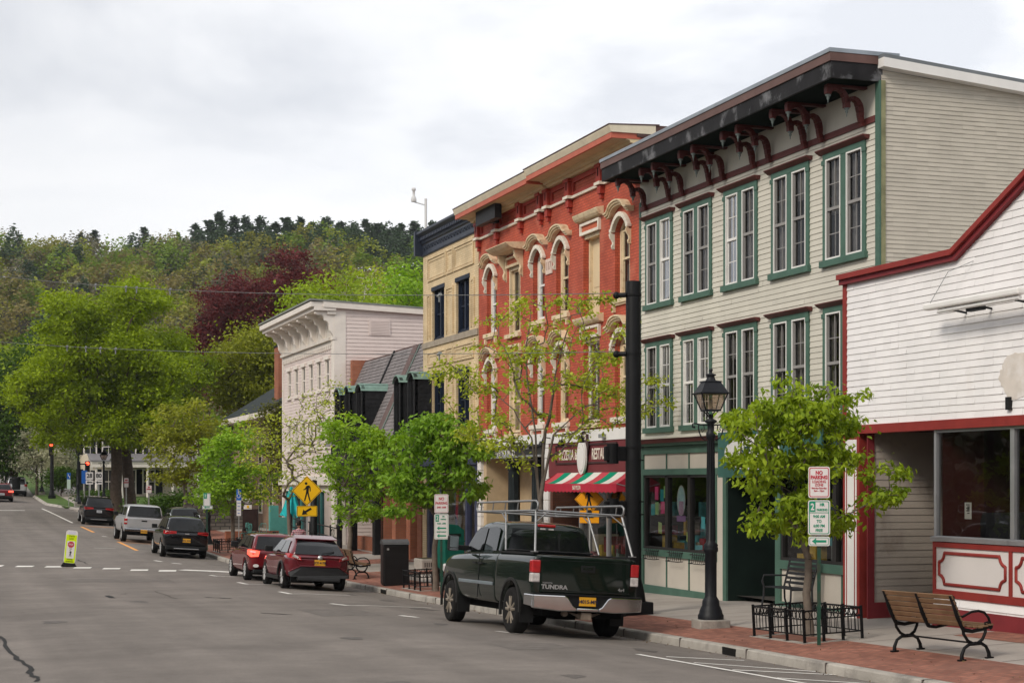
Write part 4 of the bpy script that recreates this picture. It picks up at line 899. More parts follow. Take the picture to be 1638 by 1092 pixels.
text('plaque_lettering', '117', .34, M('plaque_ink', (.3, .17, .13)), WF.p(a, z, .034), FACE, pq, sx=.8)
# belt and the two shops below
mb = MB(); mb.wb(WF, rR, rL, f2z - .3, f2z, -.1, .07); mb.build('belt', white, RB)
zt = f2z - .3; sm = S(874, T)
mb = MB()
for a0, a1 in ((rR, rR + .16), (sm - .32, sm + .1), (rL - .36, rL - .02)):
    z = -.6
    while z < zt - .02: mb.wb(WF, a0, a1, z + .012, min(z + .3, zt), -.3, .06); z += .3
mb.build('quoin', M('quoin_white', (.72, .69, .66), .6, .06, 2, dirt=((.5, .3, .2), 4, .66, .4)), RB, bevel=.01)
# maroon restaurant fascia, framed board, oval badge
p0, p1 = rR + .16, sm - .32
mrn = M('restaurant_maroon', (.17, .035, .04), .5, .08, 1.5)
zf0 = f(940, 762)[1]
mb = MB(); mb.wb(WF, p0, p1, zf0, zt, -.05, .04); mb.build('restaurant_fascia', mrn, RB)
k0, z1 = f(893, 716); k1, z0 = f(989, 741)[0], f(989, 737)[1]; z1 = f(989, 709)[1]
mb = MB(); dk = M('frame_dark', (.06, .03, .03), .5)
for a, b, c, d in ((k1, k0, z1, z1 + .045), (k1, k0, z0 - .045, z0), (k1 - .045, k1, z0 - .045, z1 + .045), (k0, k0 + .045, z0 - .045, z1 + .045)): mb.wb(WF, a, b, c, d, .04, .075)
mb.build('sign_frame', dk, RB)
sgn = RB.children[-1]
zm = (z0 + z1) / 2 - .03; ink = M('letter_cream', (.75, .68, .58), .6)
text('sign_lettering', 'PIZZERIA &', .40, ink, WF.p((S(895, T) + S(927.5, T)) / 2, zm, .05), FACE, sgn, sx=.72, font_bold=.006)
text('sign_lettering', 'RESTAURANT', .42, ink, WF.p((S(950, T) + S(987.5, T)) / 2, zm, .05), FACE, sgn, sx=.66, font_bold=.006)
a, z = f(938, 731); mb = MB()
def oval(mb, W, a, z, ra, rz, d0, d1, mi=0, n=28): mb.wpoly(W, [(a + ra * math.cos(2 * math.pi * i / n), z + rz * math.sin(2 * math.pi * i / n)) for i in range(n)], d0, d1, mi)
mb.wb(WF, a - .36, a + .36, z + .25, z + .62, .08, .1, 1); oval(mb, WF, a, z + .3, .38, .40, .08, .101, 1); oval(mb, WF, a, z, .31, .47, .1, .16, 0); oval(mb, WF, a, z, .25, .38, .16, .165, 2); oval(mb, WF, a, z, .235, .365, .165, .168, 0)
bd = mb.build('restaurant_badge', [white, dk, M('badge_grey', (.5, .47, .47))], RB)
text('badge_lettering', "SAL'S", .20, ink, WF.p(a, z + .53, .105), FACE, bd, font_bold=.004)
for u, v in ((886, 711), (918, 709), (950.5, 703)):
    a, z = f(u, v); mb = MB(); mb.tube([WF.p(a + .1, z + .18, .04), WF.p(a + .06, z + .22, .3), WF.p(a, z + .1, .36)], .015, 6); mb.lathe([(.05, .1), (.09, .0), (.11, -.08), (.02, -.08)], WF.p(a, z, .38), 10); mb.build('sign_spotlight', blackm, RB)
a, z = f(971, 697); mb = MB(); mb.wb(WF, a - .12, a + .12, z - .05, z + .05, .05, .2); mb.build('sensor_box', MATS['goods_grey'], RB)
# striped awning
w0, w1 = S(1013, 16.5), S(873, 16.2); zt2 = f(940, 755.5)[1]; zlo = zt2 - .30; dep = .5
cols = ['awn_red', 'awn_white', 'awn_green']; am = [M('awn_red', (.46, .06, .075), .8, .1), M('awn_white', (.66, .63, .57), .8, .1), M('awn_green', (.0, .22, .12), .8, .1), M('awn_val', (.45, .03, .055), .8, .1)]
mb = MB(); n = 10
for i in range(n):
    a0 = w0 + (w1 - w0) * i / n; a1 = w0 + (w1 - w0) * (i + 1) / n
    for k in range(4):
        for q0, q1 in ((k / 4, (k + 1) / 4),):
            sag = lambda q: -.035 * math.sin(math.pi * q)
            mb.poly([WF.p(a0, zt2 - .30 * q0 + sag(q0), .05 + dep * q0), WF.p(a1, zt2 - .30 * q0 + sag(q0), .05 + dep * q0), WF.p(a1, zt2 - .30 * q1 + sag(q1), .05 + dep * q1), WF.p(a0, zt2 - .30 * q1 + sag(q1), .05 + dep * q1)], (0, 1, 2)[(i + 0) % 3])
aw = mb.build('awning', am[:3], RB)
mb = MB(); pts = [(w0, zlo), (w1, zlo)]; m_ = 40
for i in range(m_ + 1):
    a = w1 + (w0 - w1) * i / m_; pts.append((a, zlo - .2 - .035 * abs(math.sin(i * math.pi / 2)) - (.0)))
mb.wpoly(WF, pts, .05 + dep, .06 + dep)
for a in (w0, w1): mb.poly([WF.p(a, zt2, .05), WF.p(a, zlo, .05 + dep), WF.p(a, zlo - .2, .05 + dep), WF.p(a, zlo - .2, .05)])
mb.build('awning_valance', am[3], aw)
text('valance_lettering', '563 PIZZA', .16, ink, WF.p(S(920, 16.0), zlo - .11, .067 + dep), FACE, aw, sx=.85)
for q in (w0, w1): MB().tube([WF.p(q, zlo, .55), WF.p(q, zlo - .12, .04)], .015, 6).build('awning_arm', alu, aw)
# restaurant front below the awning
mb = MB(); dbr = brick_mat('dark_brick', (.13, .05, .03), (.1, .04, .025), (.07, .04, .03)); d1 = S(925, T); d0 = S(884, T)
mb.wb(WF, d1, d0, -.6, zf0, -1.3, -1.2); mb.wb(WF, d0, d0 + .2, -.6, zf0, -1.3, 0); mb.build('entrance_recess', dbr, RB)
mb = MB()
for a0, a1 in ((d1 - .09, d1), (S(970, T) - .06, S(970, T) + .06), (p0, p0 + .08)): mb.wb(WF, a0, a1, -.4, zf0, -.12, -.02)
mb.wb(WF, p0, d1, zf0 - .1, zf0, -.12, -.02); mb.wb(WF, p0, d1, -.5, .25, -.12, -.02)
rw = mb.build('shop_window', alu, RB); mb = MB(); mb.wq(WF, p0, d1, .25, zf0, -.07); mb.build('pane', SHOPG, rw)
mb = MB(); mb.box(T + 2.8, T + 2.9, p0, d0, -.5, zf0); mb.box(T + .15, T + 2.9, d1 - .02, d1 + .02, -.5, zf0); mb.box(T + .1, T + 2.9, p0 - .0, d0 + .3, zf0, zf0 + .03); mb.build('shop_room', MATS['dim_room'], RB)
mb = MB()
for i in range(26):
    a = random.uniform(p0 + .2, d1 - .2); z = random.choice((.3, .3, .75)); mb.wb(WF, a - .1, a + .1, z, z + random.uniform(.15, .7), -random.uniform(.3, 1.2), -.25, random.randrange(5))
mb.build('shop_goods', gm_, RB)
# left shop: dark sign, fluted columns, cream wall behind
q0, q1 = sm + .1, rL - .36
zs0 = f(820, 729)[1]
mb = MB(); mb.wb(WF, q0, rL - .05, zs0, zt, -.05, .12, 0); mb.wb(WF, q0, rL - .05, zs0 - .06, zs0, -.05, .18, 1); mb.wb(WF, q0, rL - .05, zt - .06, zt, -.05, .2, 0); ts = mb.build('shop_sign', [M('sign_charcoal', (.035, .033, .032), .5, .2), MATS['goods_grey']], RB)
text('sign_lettering', 'TIN PAN ALLEY', .46, M('letter_white', (.7, .68, .64)), WF.p((S(796, T) + S(833, T)) / 2, (zs0 + zt) / 2 - .02, .125), FACE, ts, sx=.62, font_bold=.006)
mb = MB()
for u0, u1, v in ((843, 852, 715.5), (847, 852, 710), (780, 788, 715), (778, 785, 719)): mb.wq(WF, S(u1, T), S(u0, T), f(u0, v)[1] - .05, f(u0, v)[1] + .05, .123)
mb.build('sign_small_print', MATS['letter_white'], ts)
for u in (808.5, 846):
    a = S(u, T); mb = MB(); n = 20
    for r0_, r1_, z0, z1 in ((.24, .24, -.6, .1), (.2, .17, .1, zs0 - .45)): mb.lathe([(r0_, z0), (r1_, z1)], WF.p(a, 0, -.28), n)
    for k in range(10): an = 2 * math.pi * k / 10; mb.tube([Vector(WF.p(a, .15, -.28)) + Vector((.19 * math.cos(an), .19 * math.sin(an), 0)), Vector(WF.p(a, zs0 - .5, -.28)) + Vector((.165 * math.cos(an), .165 * math.sin(an), 0))], .022, 5)
    mb.lathe([(.18, zs0 - .45), (.21, zs0 - .42), (.19, zs0 - .36), (.23, zs0 - .25), (.32, zs0 - .12), (.33, zs0 - .09), (.0, zs0 - .09)], WF.p(a, 0, -.28), n); mb.wb(WF, a - .34, a + .34, zs0 - .1, zs0 - .06, -.6, .05); mb.build('column', M('column_black', (.02, .025, .027), .4, .3), RB)
mb = MB(); mb.wb(WF, q0, q1, -.6, zs0, -1.3, -1.2); mb.wb(WF, q1 - .3, q1, -.6, zs0, -1.3, -.05); mb.wb(WF, S(832, T) - .3, S(832, T) + .02, -.6, zs0, -1.2, -.7); mb.wb(WF, q0, q1, zs0, zs0 + .03, -1.3, 0)
mb.build('entrance_recess', M('recess_cream', (.50, .38, .24), .7, .1), RB)
mb = MB(); mb.wb(WF, S(845, T), S(833, T) - .1, .2, 2.2, -1.19, -1.17); mb.wb(WF, S(815, T), S(783, T), -.2, 1.25, -1.19, -1.15); mb.wb(WF, S(870, T), S(855, T), .2, 2.2, -1.19, -1.17); mb.build('shop_window', M('dark_glass', (.03, .032, .035), .1, .2, spec=.8), RB)
# ---------------------------------------------------------------- yellow brick block with dark blue cornice
brick_mat('yellow_brick', (.66, .52, .33), (.60, .46, .28), (.49, .37, .21), .21, .075, .009, .7, .3, dirt=((.57, .44, .27), 1, .6, .5))
YB = thing('yellow_brick_block', 'narrow yellow brick block with dark blue pressed metal cornice beside the red block', 'building', (T, 55.7, 0))
yR, yL = 52.45, 59.1
navy = M('navy_paint', (.022, .03, .05), .45, .25, 2.5, spec=.5); navy2 = M('navy_frame', (.012, .018, .035), .45, .2)
f = lambda u, v: P(u, v, T)
YW = [(S(750.6, T), S(729.5, T)), (S(710.6, T), S(691.6, T))]
t3, b3, t2, b2 = f(740, 441)[1], f(740, 531)[1], f(738, 588)[1], f(738, 686)[1]
ops = [(a, b, z0, z1) for a, b in YW for z0, z1 in ((b3, t3), (b2, t2))]
mb = MB(); wallgrid(mb, WF, yR, yL, 3.6, 10.95, ops, 0, .22); mb.build('front_wall', MATS['yellow_brick'], YB)
mb = MB()
for s_ in (yR, yL): mb.poly([(T, s_, -.6), (34, s_, -.6), (34, s_, 10.6), (T, s_, 10.95)])
mb.poly([(34, yR, -.6), (34, yL, -.6), (34, yL, 10.4), (34, yR, 10.4)]); mb.poly([(T - .05, yR, 11.2), (34, yR, 10.6), (34, yL, 10.6), (T - .05, yL, 11.2)]); mb.build('side_wall', MATS['yellow_brick'], YB)
mb = MB()                                # raised header-brick frames of the panels
def frame(a0, a1, z0, z1, open_=None):
    for o, d in ((0, .045), (.1, .02)):
        a, b, c, e = a0 + o, a1 - o, z0 + o, z1 - o; w_ = .075
        mb.wb(WF, a, b, e - w_, e, 0, d); mb.wb(WF, a, a + w_, c, e - w_, 0, d); mb.wb(WF, b - w_, b, c, e - w_, 0, d)
        if not open_: mb.wb(WF, a + w_, b - w_, c, c + w_, 0, d)
(wA0, wA1), (wB0, wB1) = YW
mid0, mid1 = wA1 + .28, wB0 - .28
for zt_, zb_, zwt, zwb in ((f(740, 400)[1] + .25, t3 + .25, t3 - .2, b3 + .1), (b3 - .38, t2 + .25, t2 - .2, b2 + .1)):
    frame(wA0 - .55, mid0 - .05, zb_, zt_); frame(mid0 + .02, mid1 - .02, zb_, zt_); frame(mid1 + .05, wB1 + .55, zb_, zt_)
    frame(wA0 - .62, wA0 - .22, zwb, zwt, True); frame(mid0, mid1, zwb, zwt, True); frame(wB1 + .22, wB1 + .62, zwb, zwt, True)
mb.build('raised_brickwork', MATS['yellow_brick'], YB)
mb = MB(); mb.wb(WF, yR, yL, b3 - .22, b3 - .02, 0, .05); mb.build('sill_course', M('sandstone', (.33, .28, .22), .8, .2, 3), YB)
for a, b in YW:
    for z0, z1 in ((b3, t3), (b2, t2)):
        mb = MB(); mb.wb(WF, a, a + .1, z0, z1, -.2, -.08); mb.wb(WF, b - .1, b, z0, z1, -.2, -.08); mb.wb(WF, a - .06, b + .06, z1 - .14, z1, -.2, .03); mb.wb(WF, a, b, z0, z0 + .08, -.2, -.06); m = (a + b) / 2; mb.wb(WF, m - .07, m + .07, z0, z1, -.2, -.09)
        wn = mb.build('window', navy2, YB)
        for q0, q1 in ((a + .1, m - .07), (m + .07, b - .1)): sash_window(WF, q0, q1, z0 + .08, z1 - .14, -.13, wn, (navy2, GLASS_SKY), .05, cols=1, rows=1, curtain=0)
mb = MB(); zc0 = f(678, 411)[1]; tq = yL / S(665, 1.0); CD = T - tq; CH = ZV(yL, tq, 373) - zc0
pf = [(0, zc0), (.06, zc0), (.09, zc0 + .06), (.05, zc0 + .1), (.06, zc0 + .55), (.13, zc0 + .6), (.14, zc0 + .66), (.12, zc0 + .7), (.2, zc0 + .85), (.36, zc0 + .97), (.42, zc0 + 1.02), (.42, zc0 + 1.12), (0, zc0 + 1.16)]
pf = [(d * CD / .42, zc0 + (z - zc0) * CH / 1.12) for d, z in pf]
mb.wprism(WF, pf, yR, yL + .02); co = mb.build('cornice', navy, YB)
for i in range(int((yL - yR) / .2)): a = yR + .12 + .2 * i; MB().wb(WF, a - .05, a + .05, zc0 + .64 * CH, zc0 + .77 * CH, .1, .2).build('cornice_dentil', navy, co)
mb = MB()
for i in range(int((yL - yR) / .34)):
    a = yR + .2 + .34 * i
    mb.tube([WF.p(a + .11 * math.cos(q * math.pi / 6) * (1 - q / 16), zc0 + .3 * CH + .11 * math.sin(q * math.pi / 6) * (1 - q / 16), .062) for q in range(13)], .016, 5)
mb.build('cornice_scrollwork', navy, co)
mb = MB(); mb.wb(WF, yL - .04, yL + .14, zc0 + .03, zc0 + CH + .05, 0, CD + .04); mb.build('cornice_end_block', navy, co)
# shop
mb = MB(); mb.wb(WF, yR, yL, 3.2, 3.62, -.1, .1); mb.wb(WF, yR, yL, 2.75, 3.2, -.1, .04); mb.wb(WF, yR + .02, yR + .32, -.7, 2.75, -.15, .03); mb.wb(WF, yR + 1.2, yR + 1.4, -.7, 2.75, -.15, .02); mb.wb(WF, yL - .9, yL - .6, -.7, 2.75, -.15, .02); mb.wb(WF, yR + .3, yL - .6, -.7, .05, -.15, -.02)
mb.build('shopfront', M('shop_navy', (.045, .05, .09), .5, .2), YB)
mb = MB(); mb.wb(WF, yL - .5, yL - .02, -.7, 2.75, -.15, .03); mb.build('pier', MATS['yellow_brick'], YB)
mb = MB(); mb.wq(WF, yR + .3, yL - .6, .05, 2.75, -.1); mb.build('pane', SHOPG, YB)
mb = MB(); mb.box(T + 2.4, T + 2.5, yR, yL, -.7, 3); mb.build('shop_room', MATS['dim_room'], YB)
mb = MB(); fz = .1; s0 = S(732, T + .5)
mb.poly([(T + .45, s0 - .45, 2.6), (T + .5, s0 + .6, 2.7), (T + .55, s0 + .5, 1.6), (T + .45, s0 + .1, .9), (T + .4, s0 - .3, 1.1)], 0); mb.poly([(T + .42, s0 - .45, 2.6), (T + .44, s0 - .1, 2.65), (T + .42, s0 + .0, 1.5), (T + .4, s0 - .35, 1.3)], 1); mb.build('shop_display', [M('cloth_navy', (.04, .05, .12), .8), M('cloth_red', (.35, .03, .05), .8)], YB)
# ---------------------------------------------------------------- slate mansard with dark dormers
f = lambda u, v: P(u, v, T)
MA = thing('mansard_building', 'low brick building with purple grey slate mansard roof and dark arched dormers', 'building', (T, 66, 0))
slate = M('slate', (.19, .17, .17), .7, .2, 2.0, .15, 12, dirt=((.28, .25, .25), 1.2, .55, .6)); dslate = M('dark_slate', (.022, .022, .024), .7, .3, 4, .1, 20)
copper = M('verdigris', (.17, .26, .22), .6, .2, 4)
mR, mM, mL = 59.15, S(631, T + 1.2), 73.3
zr = f(662, 555)[1]
def slope(mb, s0, s1, x0, x1, z0, z1, n=26, mi=0):     # slate courses as real laps
    for i in range(n):
        a, b = i / n, (i + 1) / n; rr = random.Random(i + int(s0 * 9))
        A = lambda q, o: (x0 + (x1 - x0) * q - o, z0 + (z1 - z0) * q)
        (xa, za), (xb, zb_) = A(a, .028), A(b, .004); k = max(1, int((s1 - s0) / .3))
        for j in range(k):
            q0, q1 = s0 + (s1 - s0) * j / k, s0 + (s1 - s0) * (j + 1) / k; e = rr.uniform(-.006, .006)
            mb.add([(xa - e, q0, za), (xa - e, q1, za), (xb, q1, zb_), (xb, q0, zb_), (xa + .03, q0, za), (xa + .03, q1, za)], [(0, 1, 2, 3), (4, 5, 1, 0)], mi)
mb = MB(); x0, x1 = 16.05, 17.8; zr = 8.02; zr2 = 7.97; ze_ = 4.2; mM = 67.6
slope(mb, mR, mM, x0, x1, ze_, zr); slope(mb, mM + .02, mL, x0 + .05, x1 + .05, ze_, zr2)
mb.build('mansard_roof', slate, MA)
mb = MB()
mb.box(x1 - .02, 34, mR, mM, zr - .05, zr + .03); mb.box(x1 + .03, 34, mM, mL, zr2 - .05, zr2 + .03); mb.poly([(x0, mL, ze_), (x1 + .05, mL, zr2), (34, mL, zr2), (34, mL, ze_)]); mb.build('flat_roof', MATS['roof_maroon'], MA)
mb = MB(); mb.tube([(x0 - .03, mM, ze_), (x1 - .03, mM, zr + .03)], .05, 6); mb.build('hip_cap', dslate, MA); sv = S(661, 17.5); mb = MB(); mb.prism([(x0 - .03, sv, ze_), (x1 - .03, sv, zr), (x1 - .03, sv - .16, zr), (x0 - .03, sv - .16, ze_)], (-.03, 0, 0)); mb.build('valley_flashing', M('dull_copper', (.13, .16, .145), .7, .2, 4), MA)
mb = MB(); mb.prism([(x0 + .02, sv + .03, ze_), (x1 - .02, sv + .03, zr), (x1 - .02, sv + .75, zr), (x0 + .02, sv + .75, ze_)], (-.06, 0, 0)); mb.build('slate_strip', M('brown_slate', (.13, .09, .085), .8, .3, 6, .2, 20), MA)
mb = MB(); mb.box(17.25, 18.4, mL - .3, mL + .04, 4, zr2 + .06); mb.build('party_wall', brick_mat('orange_brick', (.36, .13, .07), (.3, .1, .055), (.25, .13, .09)), MA)
# dormers
def dormer(u0, u1, vt, z0, ins=None):
    xf = 15.98; s1, s0 = S(u0, xf), S(u1, xf); w_ = s1 - s0; zt = f((u0 + u1) / 2, vt)[1]; r = w_ / 2; za = zt - r * .55; n = 10
    arc = [(s0 + r - r * math.cos(math.pi * j / n), za + r * .55 * math.sin(math.pi * j / n)) for j in range(n + 1)]
    WD_ = Wall('x', xf); mb = MB(); back = -2.0
    mb.poly([WD_.p(s0, z0, 0), WD_.p(s0, z0, back), WD_.p(s0, za, back), WD_.p(s0, za, 0)]); mb.poly([WD_.p(s1, z0, 0), WD_.p(s1, z0, back), WD_.p(s1, za, back), WD_.p(s1, za, 0)])
    iw = .09; B = [(a * .0 + s0 + iw + (w_ - 2 * iw) * j / n, za - .02 + (r - iw) * .55 * math.sin(math.pi * j / n)) for j, (a, z) in enumerate(arc)]
    for j in range(n): mb.wpoly(WD_, [arc[j], arc[j + 1], B[j + 1], B[j]], -.1, .03)
    mb.wb(WD_, s0, s0 + iw, z0, za, -.1, .03); mb.wb(WD_, s1 - iw, s1, z0, za, -.1, .03); mb.wb(WD_, s0, s1, z0 - .05, z0 + .06, -.1, .05)
    for k in range(1, 12): zz = z0 + (za - z0) * k / 12; mb.wb(WD_, s0 - .012, s0, zz - .01, zz + .01, back, 0)
    dm = mb.build('dormer', dslate, MA)
    mb = MB()
    A2 = [(s0 - .06 + (w_ + .12) * j / n, za + (r * .55 + .05) * math.sin(math.pi * j / n)) for j in range(n + 1)]
    for j in range(n): mb.wpoly(WD_, [arc[j], arc[j + 1], A2[j + 1], A2[j]], back, .08)
    mb.build('dormer_roof', copper, dm)
    mb = MB(); mb.wpoly(WD_, B + [(s1 - iw, z0), (s0 + iw, z0)], -.09, -.08); mb.build('pane', M('dormer_glass', (.012, .012, .013), .15, .2, spec=.6), dm)
    if ins:
        mb = MB()
        for (a, b, c, e, mi) in ins: mb.wq(WD_, s0 + a * w_, s0 + b * w_, z0 + c * (za - z0), z0 + e * (za - z0), -.07, mi)
        mb.build('banner', [M('banner_red', (.40, .03, .06), .8), M('banner_white', (.55, .52, .52), .8), M('banner_brown', (.1, .06, .03), .8)], dm)
zd = f(650, 694)[1]
dormer(536, 545, 627, f(545, 705)[1]); dormer(552.5, 560, 624, f(560, 705)[1]); dormer(570.5, 580, 620.5, f(580, 705)[1])
dormer(631, 641, 608, zd, [(.12, .34, .78, 1.0, 0), (.12, .34, .55, .78, 1), (.12, .34, .1, .55, 2)]); dormer(653, 664, 602.5, zd, [(.1, .42, .68, .9, 1), (.1, .42, .42, .66, 0), (.1, .42, .1, .4, 2)])
# ground floor: orange brick piers, black posts, dark arcade
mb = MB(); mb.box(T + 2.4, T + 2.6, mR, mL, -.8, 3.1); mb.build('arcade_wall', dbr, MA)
mb = MB(); mb.box(T - .1, T + 2.6, mR, mL, 2.75, 3.12); mb.box(T - .25, T + .2, mR, mL, 3.12, 4.25); mb.build('arcade_beam', dslate, MA)
for u in (613, 632, 655, 676):
    s_ = S(u, T); s_ = max(s_, mR + .3)
    mb = MB(); mb.box(T - .05, T + .45, s_ - .28, s_ + .28, -.8, 2.75); mb.build('brick_pier', MATS['orange_brick'], MA)
for u in (565, 602): s_ = S(u, T - .3); mb = MB(); mb.box(T - .42, T - .16, s_ - .2, s_ + .2, -.6, 2.8); mb.build('arcade_post', blackm, MA, bevel=.02)
for s_ in (61.0, 63.2, 66.5, 69.5): mb = MB(); mb.box(T + 2.3, T + 2.38, s_ - .5, s_ + .5, .2, 2.4); mb.build('window', MATS['dark_glass'], MA)
mb = MB(); mb.box(T + .2, T + .5, 66.5, 70.5, -.8, .35); mb.build('low_brick_wall', MATS['orange_brick'], MA)
# ---------------------------------------------------------------- pale pink clapboard house with white bracketed cornice
PK = thing('pink_clapboard_building', 'pale pink clapboard building with elaborate white bracketed cornice and tall windows', 'building', (T, 80, 0))
pink = M('pink_paint', (.66, .565, .53), .6, .05, 1.2, .05, 30, dirt=((.54, .45, .42), 1, .62, .4)); pwh = M('trim_white', (.72, .66, .60), .55, .07, 2)
kR, kL = S(537, T), S(453, T)
f = lambda u, v: P(u, v, T)
zt3, zb3 = f(520, 573)[1], f(520, 624)[1]; zt2, zb2 = f(518, 668)[1], f(518, 715)[1]
W3 = [(516.5, 523), (505.5, 510), (493.5, 497.5), (481.5, 485.5), (471.5, 475.5), (461, 465)]
ops = []; wl = []
step = (kL - kR - 1.6) / 6
for i in range(6):
    c = kR + 1.15 + step * i + step * .25; wl.append(c)
    for z0, z1 in ((zb3, zt3), (zb2, zt2)): ops.append((c - .48, c + .48, z0, z1))
mb = MB(); siding(mb, WF, kR + .5, kL - .3, 2.9, 9.1, .15, ops, .02); mb.build('front_siding', pink, PK)
mb = MB(); WK = Wall('y', kR)
rs, re = f(520, 492)[1], 0
siding(mb, WK, T + .02, 36, -.4, 10.5, .165, (), .022, top=lambda a: 10.42 - .05 * (a - T)); mb.build('side_siding', pink, PK)
mb = MB(); mb.poly([(T + .1, kL, -.6), (36, kL, -.6), (36, kL, 9.5), (T + .1, kL, 10.4)]); mb.poly([(36, kR, -.6), (36, kL, -.6), (36, kL, 9.5), (36, kR, 9.5)]); mb.wq(WF, kR, kL, -.6, 2.9, -.25); mb.build('back_wall', pink, PK)
mb = MB(); mb.wb(WF, kR - .03, kR + .52, -.6, 10.0, -.02, .08); mb.wb(WF, kR - .06, kR + .56, 8.95, 9.1, 0, .12); mb.wb(WK, T - .05, T + .45, -.6, 10.2, -.02, .035); mb.build('corner_pilaster', pwh, PK); MB().wb(WF, kL - .3, kL, -.6, 9.8, -.02, .06).build('corner_pilaster', pwh, PK)
mb = MB(); mb.prism([(T - .6, kR - .2, 10.62), (36.2, kR - .2, 9.75), (36.2, kR - .2, 9.55), (T - .6, kR - .2, 10.36)], (0, .26, 0)); mb.build('rake_board', pwh, PK)
mb = MB(); mb.prism([(T - 1.2, kR - .22, 10.64), (36.2, kR - .22, 9.77), (36.2, kR - .22, 9.84), (T - 1.2, kR - .22, 10.72)], (0, kL - kR + .7, 0)); mb.build('roof', M('roof_green_grey', (.2, .21, .19), .6, .2), PK)
mb = MB(); mb.wb(WF, kR - .15, kL + .4, 10.36, 10.6, .0, 1.15, 0); mb.wb(WF, kR - .16, kL + .42, 10.2, 10.36, .0, 1.0); mb.wb(WF, kR - .1, kL + .1, 10.05, 10.2, 0, .4); mb.build('cornice', pwh, PK, bevel=.02)
mb = MB(); mb.wb(WF, kR + .5, kL - .3, 9.0, 10.1, -.02, .04); mb.wb(WF, kR + .5, kL - .3, 8.95, 9.08, 0, .22); mb.wb(WF, kR + .5, kL - .3, 8.75, 8.95, 0, .1); mb.build('frieze', M('frieze_grey', (.62, .57, .51), .6, .1), PK)
prof2 = [(0, 10.2), (.92, 10.2), (.93, 10.08), (.8, 10.02), (.66, 10.04), (.55, 9.95), (.5, 9.78), (.38, 9.74), (.3, 9.6), (.26, 9.35), (.16, 9.2), (.1, 9.1), (0, 9.1)]
nb = 7
for i in range(nb):
    a = kR + .12 + (kL - kR - .3) * i / (nb - 1); mb = MB(); mb.wprism(WF, prof2, a - .13, a + .13); mb.build('cornice_bracket', pwh, PK, bevel=.02)
for i in range(26): a = kR + .7 + (kL - kR - 1.2) * i / 25; MB().wb(WF, a - .08, a + .08, 8.6, 8.75, 0, .13).build('dentil', pwh, PK)
for i in range(nb - 1):
    a0 = kR + .12 + (kL - kR - .3) * (i + .5) / (nb - 1); mb = MB()
    mb.tube([WF.p(a0 + .62 * math.cos(R(q)), 9.22 + .5 * math.sin(R(q)), .05) for q in range(0, 181, 15)], .04, 6); mb.build('frieze_arch', pwh, PK)
for c in wl:
    for fl, (z0, z1) in enumerate(((zb3, zt3), (zb2, zt2))):
        mb = MB(); mb.wb(WF, c - .48, c - .36, z0, z1, -.1, .04); mb.wb(WF, c + .36, c + .48, z0, z1, -.1, .04); mb.wb(WF, c - .52, c + .52, z1 - .1, z1 + .06, -.1, .1); mb.wb(WF, c - .52, c + .52, z0 - .08, z0 + .04, -.1, .1)
        wn = mb.build('window', pwh, PK); sash_window(WF, c - .36, c + .36, z0 + .04, z1 - .1, .0, wn, (pwh, GLASS_SKY if fl else GLASS), .05, cols=1, rows=1, curtain=9)
a0, a1 = Tt(590, kR), Tt(624, kR); z1, z0 = ZV(kR, a0, 510), ZV(kR, a0, 536)
mb = MB(); mb.wb(WK, a0, a1, z0, z1, .0, .05); ve = mb.build('gable_vent', pink, PK); mb = MB()
for k in range(9): mb.wb(WK, a0 + .08, a1 - .08, z0 + .06 + (z1 - z0 - .1) * k / 9, z0 + .1 + (z1 - z0 - .1) * k / 9, .05, .065)
mb.build('vent_louvre', pink, ve)
# ground floor: shop cornice, dark windows, stone plinth
mb = MB(); mb.wb(WF, kR, kL, 2.5, 2.9, -.25, .25); mb.wb(WF, kR, kL, 2.2, 2.5, -.25, .04); mb.build('shopfront_cornice', pwh, PK)
for a0, a1 in ((kR + .1, kR + 2.2), (kR + 5.4, kR + 6.0), (kL - .6, kL - .3)): MB().wb(WF, a0, a1, -.6, 2.2, -.2, .03).build('shopfront_wall', M('stone_pale', (.5, .42, .38), .8, .1, 2), PK)
for a0, a1 in ((kR + 2.2, kR + 5.4), (kR + 6.0, kL - .6)):
    mb = MB(); mb.wq(WF, a0, a1, -.1, 2.2, -.1); w_ = mb.build('shop_window', MATS['dark_glass'], PK); mb = MB()
    for q in np.linspace(a0, a1, 4): mb.wb(WF, q - .05, q + .05, -.1, 2.2, -.1, -.02)
    mb.build('window_bar', M('teal_trim', (.08, .25, .24), .5), w_)
mb = MB()                                # handrail along the ramp
for z in (.55, .95): mb.tube([WF.p(kR - 5.5, z + gz(kR - 5.5, 16) - gz(kR, 16) - .2, 1.0), WF.p(kR + 5, z, 1.0)], .03, 6)
for i in range(6): a = kR - 5.5 + 2.1 * i; mb.tube([WF.p(a, gz(a, 15.6), 1.0), WF.p(a, gz(a, 15.6) + 1.05, 1.0)], .03, 6)
hr = mb.build('handrail', blackm, None, org=(T - 1, kR, gz(kR, 15.6)))
tag(hr, 'black iron handrail in front of the pale pink building', 'railing')

